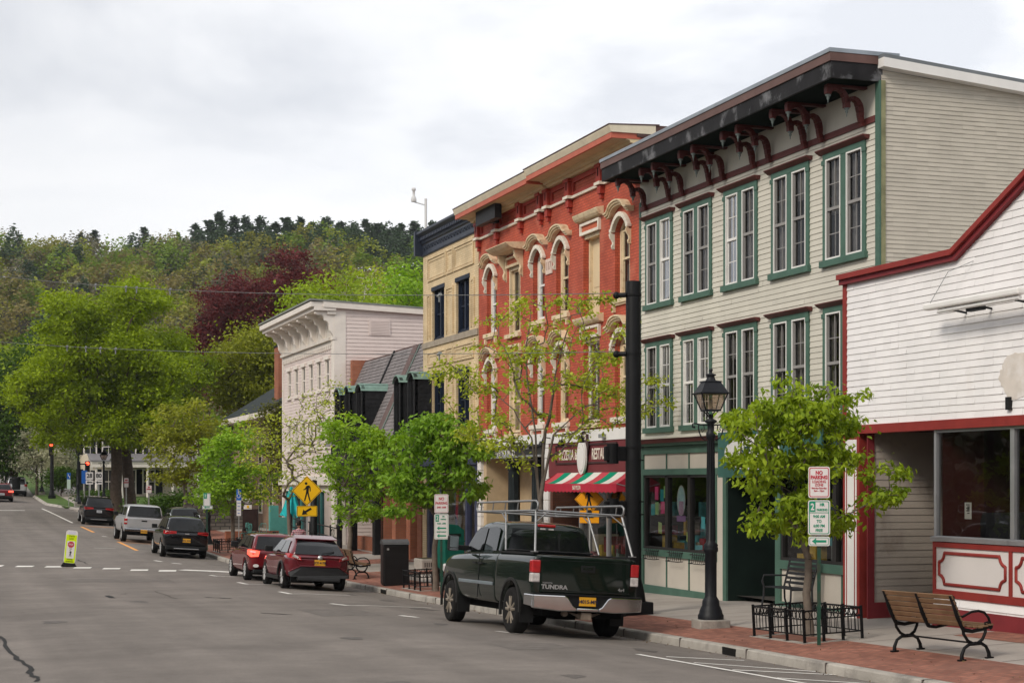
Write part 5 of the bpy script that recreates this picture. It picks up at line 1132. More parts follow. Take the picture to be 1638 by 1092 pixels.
# ---------------------------------------------------------------- brick house beyond, dark gabled roof
BH = thing('brick_house', 'old brown brick house with dark gabled roof and white eaves behind young trees', 'house', (17.5, 97, 0))
x0 = 16.9; hs = 88.5; he = 103; WHs = Wall('y', hs); WHf = Wall('x', x0)
ze = ZV(hs, x0, 652); hb = brick_mat('brown_brick', (.23, .13, .085), (.27, .16, .10), (.25, .2, .15), .22, .08, .012)
rid = x0 + 4.6; sl2 = .62; zrd = ze + sl2 * 4.6
mb = MB(); mb.poly([(x0, hs, -.5), (rid + 4.6, hs, -.5), (rid + 4.6, hs, ze), (rid, hs, zrd), (x0, hs, ze)]); mb.poly([(x0, he, -.5), (rid + 4.6, he, -.5), (rid + 4.6, he, ze), (rid, he, zrd), (x0, he, ze)]); mb.poly([(x0, hs, -.5), (x0, he, -.5), (x0, he, ze), (x0, hs, ze)]); mb.poly([(rid + 4.6, hs, -.5), (rid + 4.6, he, -.5), (rid + 4.6, he, ze), (rid + 4.6, hs, ze)]); mb.build('wall', hb, BH)
mb = MB(); mb.prism([(x0 - .6, hs - .35, ze - .6 * sl2 + .12), (rid, hs - .35, zrd + .12), (rid + 5.2, hs - .35, ze - .6 * sl2 + .12), (rid + 5.2, hs - .35, ze - .6 * sl2 + .28), (rid, hs - .35, zrd + .30), (x0 - .6, hs - .35, ze - .6 * sl2 + .28)], (0, he - hs + .7, 0)); rf = mb.build('roof', M('dark_shingle', (.028, .034, .034), .8, .3, 3, .3, 12), BH)
mb = MB(); mb.prism([(x0 - .6, hs - .34, ze - .6 * sl2 - .1), (rid, hs - .34, zrd - .12), (rid, hs - .34, zrd + .12), (x0 - .6, hs - .34, ze - .6 * sl2 + .12)], (0, .2, 0)); mb.box(x0 - .5, x0 + 1.5, hs - .33, hs, ze - .45, ze - .2); mb.box(x0 - .66, x0 - .5, hs - .33, he + .3, ze - .45, ze - .15); mb.box(x0 - .5, x0, hs, he, ze - .45, ze - .4); mb.build('eaves', pwh, BH)
mb = MB(); mb.tube([(x0 - .45, hs - .25, ze - .4), (x0 + .5, hs - .12, ze - 1.5), (x0 + .5, hs - .12, -.3)], .08, 8); mb.build('downpipe', pwh, BH)
mb = MB(); mb.box(Tt(441, hs + 3), Tt(455, hs + 3), hs + 2.2, hs + 3.4, ze + .5, ZV(hs + 3, Tt(446, hs + 3), 556)); mb.build('chimney', MATS['orange_brick'], rf); mb = MB(); mb.box(Tt(440, hs + 3), Tt(456, hs + 3), hs + 2.1, hs + 3.5, ZV(hs + 3, Tt(446, hs + 3), 556), ZV(hs + 3, Tt(446, hs + 3), 553)); mb.build('chimney_cap', blackm, rf)
for s_ in (90.3, 93.5, 97, 100):
    for z0 in (.9, 3.6):
        if z0 + 1.7 > ze - .4: continue
        mb = MB(); mb.wb(WHf, s_ - .5, s_ + .5, z0, z0 + 1.7, -.05, .05); wn = mb.build('window', pwh, BH); mb = MB(); mb.wq(WHf, s_ - .38, s_ + .38, z0 + .1, z0 + 1.6, .055); mb.build('pane', MATS['dark_glass'], wn)

# ---------------------------------------------------------------- porch house across the side street
PX = 140.0
def at(u, v, z): x, y = AT(u, z); return x, y, H - (v - VH) * z / F
x0, y0, zb = at(124, 815, PX); x1 = AT(262, PX)[0]; y0 = AT(190, PX)[1]; zb = at(190, 812, PX)[2] - .3
HP = thing('porch_house', 'cream clapboard house with white porch and black shutters behind two street trees', 'house', ((x0 + x1) / 2, y0 + 4, zb))
WHp = Wall('y', y0); xo = x0 + .8
ch = M('house_cream', (.62, .54, .42), .6, .06); z2 = at(190, 640, PX)[2]; xo1 = x1 + 3
mb = MB(); siding(mb, WHp, xo, xo1, zb, z2, .2, (), .02); mb.poly([(xo, y0, zb), (xo, y0 + 9, zb), (xo, y0 + 9, z2), (xo, y0, z2)]); mb.poly([(xo1, y0, zb), (xo1, y0 + 9, zb), (xo1, y0 + 9, z2), (xo1, y0, z2)]); mb.poly([(xo, y0 + 9, zb), (xo1, y0 + 9, zb), (xo1, y0 + 9, z2), (xo, y0 + 9, z2)]); mb.build('wall', ch, HP)
mb = MB(); mb.prism([(xo - .6, y0 - .6, z2), (xo1 + .6, y0 - .6, z2), ((xo + xo1) / 2, y0 - .6, z2 + 3.2)], (0, 10, 0)); mb.build('roof', MATS['dark_shingle'], HP)
mb = MB(); mb.wb(WHp, xo - .05, xo + .35, zb, z2, 0, .05); mb.build('corner_board', pwh, HP)
zp = at(190, 733, PX)[2]
mb = MB(); mb.prism([(xo - .1, y0 - 3, zp - .3), (xo1, y0 - 3, zp - .3), (xo1, y0, zp + .3), (xo - .1, y0, zp + .3)], (0, 0, .12)); pr_ = mb.build('porch_roof', M('porch_grey', (.2, .19, .2), .6), HP)
mb = MB(); mb.box(xo, xo1, y0 - 2.9, y0 - 2.5, zp - .75, zp - .3); mb.box(xo, xo1, y0 - 2.95, y0 - 2.88, zp - .42, zp - .3); mb.build('porch_beam', pwh, HP)
for i in range(5): x = xo + .4 + (xo1 - xo - .8) * i / 4; mb = MB(); mb.lathe([(.16, zb), (.16, zb + .2), (.12, zb + .3), (.1, zp - .9), (.15, zp - .75)], (x, y0 - 2.7, 0), 10); mb.build('porch_post', pwh, HP)
mb = MB(); mb.box(xo, xo1, y0 - 2.8, y0 - 2.7, zb - .2, zb + 1.0); mb.build('porch_skirt', pwh, HP)
mb = MB(); mb.box(xo, xo1, y0 - 3, y0 - .02, zb - .5, zb - .2); mb.build('porch_floor', M('porch_dark', (.04, .04, .04)), HP)
for u in (143, 173, 208, 240):
    x = AT(u, PX)[0]
    for z0, z1 in ((at(u, 727, PX)[2] , at(u, 702, PX)[2]), (at(u, 790, PX)[2], at(u, 750, PX)[2])):
        mb = MB(); mb.wb(WHp, x - .55, x + .55, z0, z1, 0, .06); wn = mb.build('window', pwh, HP); mb = MB(); mb.wq(WHp, x - .43, x + .43, z0 + .1, z1 - .1, .065); mb.build('pane', MATS['dark_glass'], wn); mb = MB(); mb.wb(WHp, x - .02, x + .02, z0 + .1, z1 - .1, .065, .08); mb.wb(WHp, x - .43, x + .43, (z0 + z1) / 2 - .03, (z0 + z1) / 2 + .03, .065, .08); mb.build('window_bar', pwh, wn)
        for sg in (-1, 1): mb = MB(); mb.wb(WHp, x + sg * .85 - .28, x + sg * .85 + .28, z0, z1, 0, .05); mb.build('shutter', blackm, wn)
# ---------------------------------------------------------------- vehicles (built facing +y, wheels on z = 0)
def paint(n, c, fl=.12): return M(n, c, .5, fl, 1.5, spec=.05, coat=1.0)
RUB = M('tyre_rubber', (.013, .012, .0115), .85, .25, 6); RIM = M('alloy', (.50, .49, .48), .4, .15, 6, metal=.5); RIMD = M('dusty_alloy', (.26, .22, .175), .5, .2, 6, metal=.4)
CGL = M('car_glass', (.007, .008, .009), .06, .2, 2, spec=.38); TRIM = M('black_trim', (.010, .010, .010), .6, .2, 8, spec=.25); CHR = M('chrome', (.62, .62, .62), .12, .06, 3, metal=1.0)
LRED = M('lamp_red', (.42, .012, .015), .15, .2, 9, spec=.7, coat=.6); LCLR = M('lamp_clear', (.55, .50, .48), .15, .3, 14, spec=.7, coat=.5); LLIT = M('lamp_lit', (.9, .08, .05), .2, .05, 3, emit=(1, .10, .06, 1.6)); PLY = M('plate_yellow', (.72, .36, .03), .5, .06, 6); PLW = M('plate_pale', (.5, .52, .54), .5, .06, 6); PLI = M('plate_ink', (.02, .025, .06), .6)
UNDER = M('underbody', (.006, .006, .006), .95, .3, spec=.1)
def solid(parts, cut=(), sub=0, name='body', mats=None, parent=None, bevel=0):
    pass
def shell(stations, sub=2):
    """closed skin through cross-sections [(y, [(x, z), ...half-outline from bottom centre to top centre])]"""
    mb = MB(); vs = []; k = len(stations[0][1]); n = 2 * k - 2
    for y, sec in stations:
        full = [(x, z) for x, z in sec] + [(-x, z) for x, z in sec[-2:0:-1]]
        vs += [(x, y, z) for x, z in full]
    m = len(stations)
    fs = [(i * n + j, i * n + (j + 1) % n, (i + 1) * n + (j + 1) % n, (i + 1) * n + j) for i in range(m - 1) for j in range(n)]
    def cap(i):
        o = i * n; q = []
        for j in range(k - 1):
            a, b = o + j, o + j + 1; c, d = o + (n - j - 1) % n, o + (n - j) % n
            if j == 0: q.append((a, b, c))
            elif j == k - 2: q.append((a, b, d))
            else: q.append((a, b, c, d))
        return q
    fs += [f[::-1] for f in cap(0)] + cap(m - 1)
    mb.add(vs, fs, 0, True)
    return mb
def finish(mb, name, mats, parent, sub=2, arches=(), ar=.4, half=1.1, smooth=True):
    """apply subdivision, then cut the wheel arches out of the skin"""
    me = mb.mesh(name, mats); o = bpy.data.objects.new(name, me); COL.objects.link(o)
    if sub:
        q = o.modifiers.new('s', 'SUBSURF'); q.levels = sub; q.render_levels = sub
    cutters = []
    for (y, z) in arches:
        for sg in (-1, 1):
            c = MB(); c.lathe([(ar, -.17), (ar, .17)], (sg * (half - .12), y, z), 28, axis='x'); cm = c.mesh('c', mats)
            co = bpy.data.objects.new('c', cm); COL.objects.link(co); cutters.append(co)
            b = o.modifiers.new('b', 'BOOLEAN'); b.operation = 'DIFFERENCE'; b.object = co; b.solver = 'EXACT'
    bpy.context.view_layer.update()
    dg = bpy.context.evaluated_depsgraph_get(); m2 = bpy.data.meshes.new_from_object(o.evaluated_get(dg))
    o.modifiers.clear(); o.data = m2; bpy.data.meshes.remove(me)
    for c in cutters: bpy.data.objects.remove(c)
    m2.name = name
    ORG[o] = Vector((0, 0, 0)); o.parent = parent
    return o
def wheel(parent, x, y, r, w_, rim=None, spokes=5, sg=1):
    """sg +1: outside faces +x"""
    mb = MB(); h = w_ / 2
    mb.lathe([(r * .62, -h * .9), (r * .80, -h), (r * .94, -h * .95), (r, -h * .7), (r, h * .7), (r * .94, h * .95), (r * .80, h), (r * .62, h * .9), (r * .6, h * .6)], (x, y, r), 30, axis='x')
    t = mb.build('wheel', RUB, parent)
    mb = MB(); f_ = x + sg * h * .72
    mb.lathe([(r * .67, -h * .6 * 1), (r * .67, h * .78), (r * .62, h * .82), (r * .58, h * .6), (r * .57, -h * .2), (.0, -h * .2)] if sg > 0 else [(r * .67, h * .6), (r * .67, -h * .78), (r * .62, -h * .82), (r * .58, -h * .6), (r * .57, h * .2), (.0, h * .2)], (x, y, r), 30, axis='x', mi=1)
    for i in range(spokes):
        a = 2 * math.pi * i / spokes + .3; ca, sa = math.cos(a), math.sin(a)
        for off in (-.045, .045):
            p0 = Vector((f_, y + .1 * r * ca, r + .1 * r * sa)); p1 = Vector((f_, y + r * .60 * ca - off * sa * 1.2, r + r * .60 * sa + off * ca * 1.2)); mb.tube([p0, p1], [.045, .036], 6)
    mb.lathe([(.07, -.03), (.075, .012), (.0, .02)] if sg > 0 else [(.07, .03), (.075, -.012), (.0, -.02)], (f_, y, r), 14, axis='x')
    mb.lathe([(r * .63, 0), (r * .66, sg * .02), (r * .60, sg * .01)], (f_, y, r), 30, axis='x')
    mb.build('rim', [rim or RIM, UNDER], t)
    return t
def place(o, u, v, z_, x0=-.8, y0=0.0, yaw=0.0):
    """stand a vehicle so that its left rear tyre (local x0, y0) meets the road under pixel (u, v) at camera depth z_"""
    x, y = AT(u, z_); h = 1.6
    roll = math.atan((zroad(y, x) - zroad(y, x + 2 * h * .5)) / (h)); pitch = math.atan((zroad(y + 3, x) - zroad(y, x)) / 3)
    o.rotation_euler = (pitch, roll, yaw)
    Rm = o.rotation_euler.to_matrix()
    o.location = Vector((x, y, zroad(y, x))) - Rm @ Vector((x0, y0, 0))
def quadpanel(mb, p00, p10, p11, p01, off, mi=0, ins=(0, 0, 0, 0)):
    """panel on a bilinear patch, inset (left, right, bottom, top), lifted off the surface"""
    p00, p10, p11, p01 = map(Vector, (p00, p10, p11, p01)); l, r, b, t = ins
    P_ = lambda a, c: (p00 * (1 - a) + p10 * a) * (1 - c) + (p01 * (1 - a) + p11 * a) * c
    nrm = (p10 - p00).cross(p01 - p00).normalized() * off
    mb.poly([P_(l, b) + nrm, P_(1 - r, b) + nrm, P_(1 - r, 1 - t) + nrm, P_(l, 1 - t) + nrm], mi)
def car(name, label, body_c, L, W, Ht, wb, ro, r, prof, gh, cat='car', group=None, rear=None, side_wins=(.02, .33, .36, .66, .69, .95), rim=None, wtop=.10):
    """prof: lower body stations (y, z_bottom, z_belt, half-width factor); gh: greenhouse (rear base y, rear roof y, front roof y, windscreen base y, belt z, roof width factor)"""
    o = thing(name, label, cat, (0, 0, 0), group, local=True); hw = W / 2
    st = []
    for y, zb, zt, k in prof:
        m = (zb + zt) / 2
        st.append((y, [(0, zb), (hw * k * .80, zb), (hw * k * .95, zb + .05), (hw * k * .995, zb + (zt - zb) * .42), (hw * k, zb + (zt - zb) * .66), (hw * k * .955, zt - .05), (hw * k * .88, zt), (0, zt + .015)]))
    b = finish(shell(st), 'body', body_c, o, 2, ((0, r + .02), (wb, r + .02)), r * 1.17, hw)
    yr, yr2, yf2, yf, zb, kr = gh; zt = Ht
    tw = hw * kr; bw = hw * .875; n = 9
    st = []
    ys = [(yr, zb - .02, zb + .0), (yr + (yr2 - yr) * .35, zb - .02, zb + (zt - zb) * .52), (yr + (yr2 - yr) * .8, zb - .02, zb + (zt - zb) * .94), (yr2 + .12, zb - .02, zt - .03), ((yr2 + yf2) / 2, zb - .02, zt), (yf2 - .1, zb - .02, zt - .04), (yf2 + (yf - yf2) * .25, zb - .02, zb + (zt - zb) * .86), (yf2 + (yf - yf2) * .65, zb - .02, zb + (zt - zb) * .42), (yf, zb - .02, zb)]
    for y, z0, z1 in ys:
        q = (z1 - zb) / (zt - zb); xw = bw + (tw - bw) * max(q, 0)
        st.append((y, [(0, z0), (bw * .97, z0), (bw, zb + .0), (bw + (xw - bw) * .5, zb + (z1 - zb) * .5), (xw, max(z1 - .05, zb + .002)), (xw * .90, z1), (0, z1 + .02)]))
    finish(shell(st), 'cabin', body_c, o, 2)
    # glass: rear, windscreen, sides
    A = lambda y, z, x: (x, y, z)
    zg0, zg1 = zb + .03, zt - wtop
    def yat(z, rear_): q = (z - zb) / (zt - zb); return (yr + (yr2 - yr) * float(np.interp(q, [0, .52, .94, 1], [0, .35, .8, 1]))) if rear_ else (yf + (yf2 - yf) * float(np.interp(q, [0, .42, .86, 1], [0, .35, .75, 1])))
    def xat(z): q = (z - zb) / (zt - zb); return bw + (tw - bw) * q
    mb = MB(); k = 6
    for i in range(k):
        z0, z1 = zg0 + (zg1 - zg0) * i / k, zg0 + (zg1 - zg0) * (i + 1) / k
        for j in range(-3, 3):
            x0_, x1_ = j / 3, (j + 1) / 3; e = lambda q: .05 * (1 - q * q) - .035
            mb.poly([(x0_ * .90 * xat(z0), yat(z0, True) - e(x0_) + .0 - .03, z0), (x1_ * .90 * xat(z0), yat(z0, True) - e(x1_) - .03, z0), (x1_ * .88 * xat(z1), yat(z1, True) - e(x1_) - .03, z1), (x0_ * .88 * xat(z1), yat(z1, True) - e(x0_) - .03, z1)])
    mb.build('rear_window', CGL, o)
    mb = MB(); mb.poly([(-.9 * xat(zg0), yat(zg0, False) + .03, zg0), (.9 * xat(zg0), yat(zg0, False) + .03, zg0), (.9 * xat(zg1), yat(zg1, False) + .05, zg1), (-.9 * xat(zg1), yat(zg1, False) + .05, zg1)]); mb.build('windscreen', CGL, o)
    for sg in (-1, 1):
        for a, c in zip(side_wins[::2], side_wins[1::2]):
            mb = MB(); y = lambda q, z: yat(z, True) + .16 + (yat(z, False) - .14 - yat(z, True) - .16) * q
            P_ = [(sg * (xat(zg0) + .012), y(a, zg0), zg0 + .02), (sg * (xat(zg0) + .012), y(c, zg0), zg0 + .02), (sg * (xat(zg1) + .014), y(c, zg1), zg1), (sg * (xat(zg1) + .014), y(a, zg1), zg1)]
            mb.poly(P_); mb.build('side_window', CGL, o)
        mb = MB(); mb.box(sg * hw * .9, sg * hw * .9 + sg * .05, yf - .62, yf - .54, zb + .02, zb + .07); mb.box(min(sg * (hw * .93), sg * (hw * .93 + .22)), max(sg * (hw * .93), sg * (hw * .93 + .22)), yf - .64, yf - .5, zb + .02, zb + .19); mb.build('mirror', TRIM, o, bevel=.03)
        for y_ in (0, wb): wheel(o, sg * (hw - .13), y_, r, .225, rim, sg=sg)
    mb = MB(); mb.box(-hw * .8, hw * .8, -ro + .25, wb + .6, .2, prof[2][1] + .08); mb.build('underbody', UNDER, o)
    return o
def plate(o, x, y, z, s, mat=PLY, w_=.31, h=.155, rot=0):
    mb = MB(); mb.box(x - w_ / 2, x + w_ / 2, y - .012, y, z - h / 2, z + h / 2); p = mb.build('number_plate', mat, o, bevel=.008)
    text('plate_lettering', s, .085, PLI, (x, y - .016, z - .004), CAMW, p, depth=.001, font_bold=.002)

# --- dark green pickup with an aluminium ladder rack
gp = paint('pickup_green', (.0045, .010, .0065)); hw = .99
TK = thing('pickup_truck', 'dark green pickup truck with aluminium ladder rack and dusty wheels by the kerb', 'pickup', (0, 0, 0), local=True)
def sec(k, zb, zt, top=None, rise=.02):
    h = hw * k; return [(0, zb), (h * .86, zb), (h * .955, zb + .03), (h * .99, zb + .22), (h * 1.0, zb + (zt - zb) * .55), (h * .985, zb + (zt - zb) * .8), (h * .955, zt - .04), (h * .92, zt), (h * .85, zt + rise), (0, zt + rise)]
st = [(-1.06, sec(.965, .56, 1.37)), (-1.045, sec(.985, .53, 1.385)), (-.95, sec(.995, .5, 1.39)), (-.3, sec(1.0, .5, 1.39)), (.3, sec(1.0, .5, 1.39)), (.86, sec(1.0, .5, 1.385)), (.90, sec(.998, .5, 1.385)), (.905, sec(.99, .51, 1.38))]
finish(shell(st), 'bed', gp, TK, 2, ((0, .43),), .50, hw)
st = [(.935, sec(.99, .50, 1.37)), (.94, sec(.998, .48, 1.375)), (1.0, sec(1.0, .47, 1.375)), (2.2, sec(1.0, .47, 1.36)), (3.0, sec(1.0, .47, 1.34)), (3.25, sec(.995, .5, 1.33)), (3.9, sec(.985, .5, 1.30)), (4.3, sec(.955, .52, 1.24)), (4.52, sec(.90, .58, 1.10)), (4.6, sec(.82, .66, .98))]
finish(shell(st), 'cab_body', gp, TK, 2, ((3.7, .43),), .50, hw)
def csec(bw, tw, z0, z1, full=1.35): return [(0, z0), (bw * .98, z0), (bw, z0 + .05), (bw + (tw - bw) * .5, z0 + (z1 - z0) * .5), (tw + .015, z1 - .10), (tw - .03, z1 - .03), (tw * .86, z1), (0, z1 + .03)]
st = [(.97, csec(.90, .88, 1.3, 1.42)), (.99, csec(.905, .80, 1.3, 1.76)), (1.03, csec(.905, .775, 1.3, 1.875)), (1.2, csec(.905, .77, 1.3, 1.905)), (1.8, csec(.905, .77, 1.3, 1.925)), (2.4, csec(.905, .76, 1.3, 1.90)), (2.62, csec(.905, .77, 1.3, 1.83)), (3.0, csec(.905, .84, 1.3, 1.55)), (3.3, csec(.90, .89, 1.28, 1.36))]
finish(shell(st), 'cab', gp, TK, 2)
for sg in (-1, 1):
    X = lambda z: sg * (.905 - (z - 1.38) * .245 + .012)
    for pts in ([(1.14, 1.42), (1.86, 1.42), (1.86, 1.80), (1.42, 1.81), (1.2, 1.76)], [(1.95, 1.42), (2.98, 1.41), (2.86, 1.52), (2.60, 1.73), (2.42, 1.80), (1.95, 1.81)]):
        mb = MB(); mb.poly([(X(z), y, z) for y, z in pts]); mb.build('side_window', CGL, TK)
    for y0_ in (0, 3.7):            # flared arches and lower moulding
        mb = MB()
        a_ = [(.50 * math.cos(R(q)), .50 * math.sin(R(q))) for q in range(-14, 195, 11)]
        for (p, q), (p2, q2) in zip(a_, a_[1:]): mb.prism([(sg * .955, y0_ + p, .43 + q), (sg * .955, y0_ + p2, .43 + q2), (sg * .955, y0_ + p2 * 1.1, .43 + q2 * 1.1), (sg * .955, y0_ + p * 1.1, .43 + q * 1.1)], (sg * .044, 0, 0))
        mb.build('wheel_arch_flare', M('flare_plastic', (.020, .019, .018), .6, .2, 5, spec=.25), TK)
    mb = MB(); mb.prism([(sg * .985, .99, .80), (sg * .985, 3.08, .80), (sg * .985, 3.08, .86), (sg * .985, .99, .86)], (sg * .018, 0, 0)); mb.build('side_moulding', M('moulding_grey', (.16, .19, .21), .3, .15, 4, spec=.6), TK, bevel=.008)
    mb = MB(); mb.box(sg * .99 - .006, sg * .99 + .006, 1.865, 1.88, .55, 1.36); mb.box(min(sg * 1.0, sg * 1.025), max(sg * 1.0, sg * 1.025), 1.98, 2.2, 1.17, 1.205); mb.box(min(sg * 1.0, sg * 1.025), max(sg * 1.0, sg * 1.025), 1.62, 1.84, 1.17, 1.205); mb.build('door_handle', TRIM, TK)
    # tow mirror
    mb = MB(); mb.box(min(sg * .9, sg * 1.14), max(sg * .9, sg * 1.14), 2.78, 2.84, 1.40, 1.50); mr_ = mb.build('mirror', TRIM, TK, bevel=.02); mb = MB(); mb.box(min(sg * 1.12, sg * 1.33), max(sg * 1.12, sg * 1.33), 2.76, 2.9, 1.38, 1.68); mb.build('mirror_housing', TRIM, mr_, bevel=.04); mb = MB(); mb.box(min(sg * 1.14, sg * 1.31), max(sg * 1.14, sg * 1.31), 2.75, 2.757, 1.45, 1.66); mb.build('mirror_glass', M('mirror_glass', (.3, .34, .34), .08, .1, metal=.8), mr_); mb = MB(); mb.box(min(sg * 1.14, sg * 1.31), max(sg * 1.14, sg * 1.31), 2.748, 2.757, 1.39, 1.44); mb.build('convex_mirror', CHR, mr_)
    # lamps
    l0, l1 = .83, .985
    mb = MB(); mb.box(min(sg * l0, sg * l1), max(sg * l0, sg * l1), -1.085, -.93, 1.09, 1.31); tl = mb.build('tail_light', LRED, TK, bevel=.02); mb = MB(); mb.box(min(sg * l0, sg * (l1 - .003)), max(sg * l0, sg * (l1 - .003)), -1.083, -.93, .93, 1.088); mb.build('reverse_light', LCLR, tl, bevel=.02)
    mb = MB(); mb.box(min(sg * .72, sg * .92), max(sg * .72, sg * .92), 4.3, 4.5, .95, 1.12); mb.build('headlight', LCLR, TK, bevel=.04)
    for y_ in (0, 3.7): wheel(TK, sg * .85, y_, .405, .27, RIMD, 5, sg)
    for y_ in (-.52, 3.15): mb = MB(); mb.box(min(sg * .72, sg * .97), max(sg * .72, sg * .97), y_, y_ + .015, .22, .60); mb.build('mud_flap', TRIM, TK)
# tailgate, rear window, bumper
tg = MB(); tg.box(-.82, .82, -1.09, -1.05, .76, 1.385); tgo = tg.build('tailgate', gp, TK, bevel=.025)
mb = MB(); mb.box(-.10, .16, -1.097, -1.088, 1.13, 1.25); mb.build('tailgate_recess', TRIM, tgo, bevel=.01); mb = MB(); mb.box(-.06, .12, -1.106, -1.096, 1.18, 1.22); mb.build('tailgate_handle', gp, tgo, bevel=.008)
mb = MB(); mb.box(-.80, .80, -1.093, -1.088, .795, .81); mb.box(-.80, .8, -1.0935, -1.088, 1.315, 1.322); mb.build('tailgate_crease', TRIM, tgo)
lg = M('badge_silver', (.6, .6, .6), .3, .05, metal=.7)
text('tailgate_lettering', 'TUNDRA', .10, lg, (-.57, -1.094, .86), CAMW, tgo, sx=1.15, depth=.003, font_bold=.003); text('tailgate_lettering', 'TOYOTA', .045, lg, (-.70, -1.094, .925), CAMW, tgo, depth=.003); text('tailgate_lettering', '4x4', .08, lg, (.66, -1.094, .86), CAMW, tgo, depth=.003)
mb = MB()
def bump(pts, y0_, y1_): mb.prism([(x, y0_, z) for x, z in pts], (0, y1_ - y0_, 0))
for sg in (-1, 1):
    bump([(sg * .99, .50), (sg * 1.0, .73), (sg * .42, .73), (sg * .36, .70), (sg * .26, .56), (sg * .2, .53), (sg * .2, .47), (sg * .5, .46)], -1.25, -1.12)
bump([(-.2, .47), (.2, .47), (.2, .53), (-.2, .53)], -1.25, -1.12)
for sg in (-1, 1): mb.prism([(sg * 1.0, -1.2, .52), (sg * 1.0, -1.2, .73), (sg * 1.0, -.75, .73), (sg * 1.0, -.75, .54)], (sg * -.04, 0, 0))
mb.build('rear_bumper', CHR, TK, bevel=.03)
rbm = TK.children[-1]
mb = MB(); mb.prism([(-.42, -1.2, .735), (.42, -1.2, .735), (.25, -1.2, .54), (-.25, -1.2, .54)], (0, .1, 0)); mb.box(-.99, .99, -1.24, -1.05, .735, .755); mb.build('bumper_step', TRIM, rbm)
plate(TK, .0, -1.215, .64, '34015-MN')
mb = MB(); mb.box(-.09, .09, -1.2, -.9, .33, .45); mb.prism([(-.3, -1.1, .44), (-.22, -1.1, .44), (-.09, -1.1, .35), (-.09, -1.1, .42)], (0, .1, 0)); mb.prism([(.3, -1.1, .44), (.22, -1.1, .44), (.09, -1.1, .35), (.09, -1.1, .42)], (0, .1, 0)); mb.build('tow_hitch', M('rusty_steel', (.20, .155, .12), .7, .3, 8), TK)
mb = MB(); mb.tube([(-.35, -1.1, .42), (-.35, -.3, .42)], .05, 8); mb.build('exhaust', MATS['rusty_steel'], TK)
mb = MB(); mb.box(-.72, .72, -1.0, 4.3, .36, .52); mb.tube([(-.7, 0, .405), (.7, 0, .405)], .09, 8); mb.box(-.2, .2, -.15, .2, .28, .5); mb.build('chassis', UNDER, TK)
mb = MB(); mb.poly([(-.74, .955, 1.45), (.74, .955, 1.45), (.66, 1.005, 1.80), (-.66, 1.005, 1.80)]); mb.build('rear_window', CGL, TK)
rwn = TK.children[-1]
mb = MB()
for x in (-.22, .24): mb.prism([(x - .01, .948, 1.45), (x + .01, .948, 1.45), (x + .01, .998, 1.80), (x - .01, .998, 1.80)], (0, -.006, 0))
mb.build('window_divider', TRIM, rwn)
mb = MB(); mb.box(-.17, .17, 1.0, 1.06, 1.845, 1.89); mb.build('brake_light', LRED, TK, bevel=.01)
blt = TK.children[-1]; mb = MB(); mb.box(-.13, -.03, .996, 1.0, 1.855, 1.882); mb.box(.03, .13, .996, 1.0, 1.855, 1.882); mb.build('cargo_lamp', LCLR, blt)
mb = MB(); mb.box(-.80, .62, .35, .9, 1.39, 1.44); mb.box(-.84, .66, .30, .93, 1.44, 1.475); mb.build('tool_box', TRIM, TK, bevel=.015)
mb = MB(); mb.box(-.78, .78, -1.0, .3, 1.385, 1.41); mb.build('bed_floor', UNDER, TK)
# ladder rack: four raked legs, side rails in pairs, end hoops, crossbars
rk = MB(); ar_ = M('rack_aluminium', (.28, .28, .28), .42, .2, 8, metal=.6); RX, ZR = .80, 2.10
yA, yB = -.62, 2.72
for sg in (-1, 1):
    rk.tube([(sg * RX, yA, ZR), (sg * RX, yB, ZR)], .019, 8); rk.tube([(sg * RX, yA + .04, ZR + .17), (sg * RX, yB - .02, ZR + .17)], .019, 8)
    rk.tube([(sg * RX, yA, ZR), (sg * RX, yA - .07, ZR + .04), (sg * RX, yA - .07, ZR + .13), (sg * RX, yA + .04, ZR + .17)], .019, 8); rk.tube([(sg * RX, yB, ZR), (sg * RX, yB + .05, ZR + .05), (sg * RX, yB + .05, ZR + .12), (sg * RX, yB - .02, ZR + .17)], .019, 8)
    for y_ in np.linspace(yA + .3, yB - .2, 5): rk.tube([(sg * RX, y_, ZR), (sg * RX, y_ - .04, ZR + .17)], .012, 6)
    rk.tube([(sg * .90, -.95, 1.39), (sg * RX, yA + .02, ZR)], .022, 8); rk.tube([(sg * .90, .62, 1.39), (sg * RX, 1.02, ZR)], .019, 8)
    rk.tube([(sg * .83, -.72, 1.9), (sg * RX * .72, yA, ZR)], .012, 6); rk.tube([(sg * .83, .85, 1.9), (sg * RX, 1.3, ZR)], .012, 6); rk.box(min(sg * .86, sg * .95), max(sg * .86, sg * .95), -1.0, -.85, 1.385, 1.40)
for y_ in (yA, 1.02, yB): rk.tube([(-RX, y_, ZR), (RX, y_, ZR)], .019, 8)
rko = rk.build('ladder_rack', ar_, TK)
mb = MB(); mb.box(-.2, .2, 4.5, 4.62, .72, 1.0); mb.box(-.8, .8, 4.5, 4.62, .55, .72); mb.build('grille', CHR, TK)
for c in TK.children:
    if c.name.split('.')[0] in ('cab', 'side_window', 'rear_window', 'brake_light'): c.scale = (1, 1, 1.12); c.location.z = -1.34 * .12
rko.location.z = .055
mb = MB(); mb.box(-.93, -.86, -.95, .9, 1.40, 1.435); mb.box(.86, .93, -.95, .9, 1.40, 1.435); mb.build('bed_rail', TRIM, TK)
place(TK, 813, 1007, 29.6, -.98, 0)

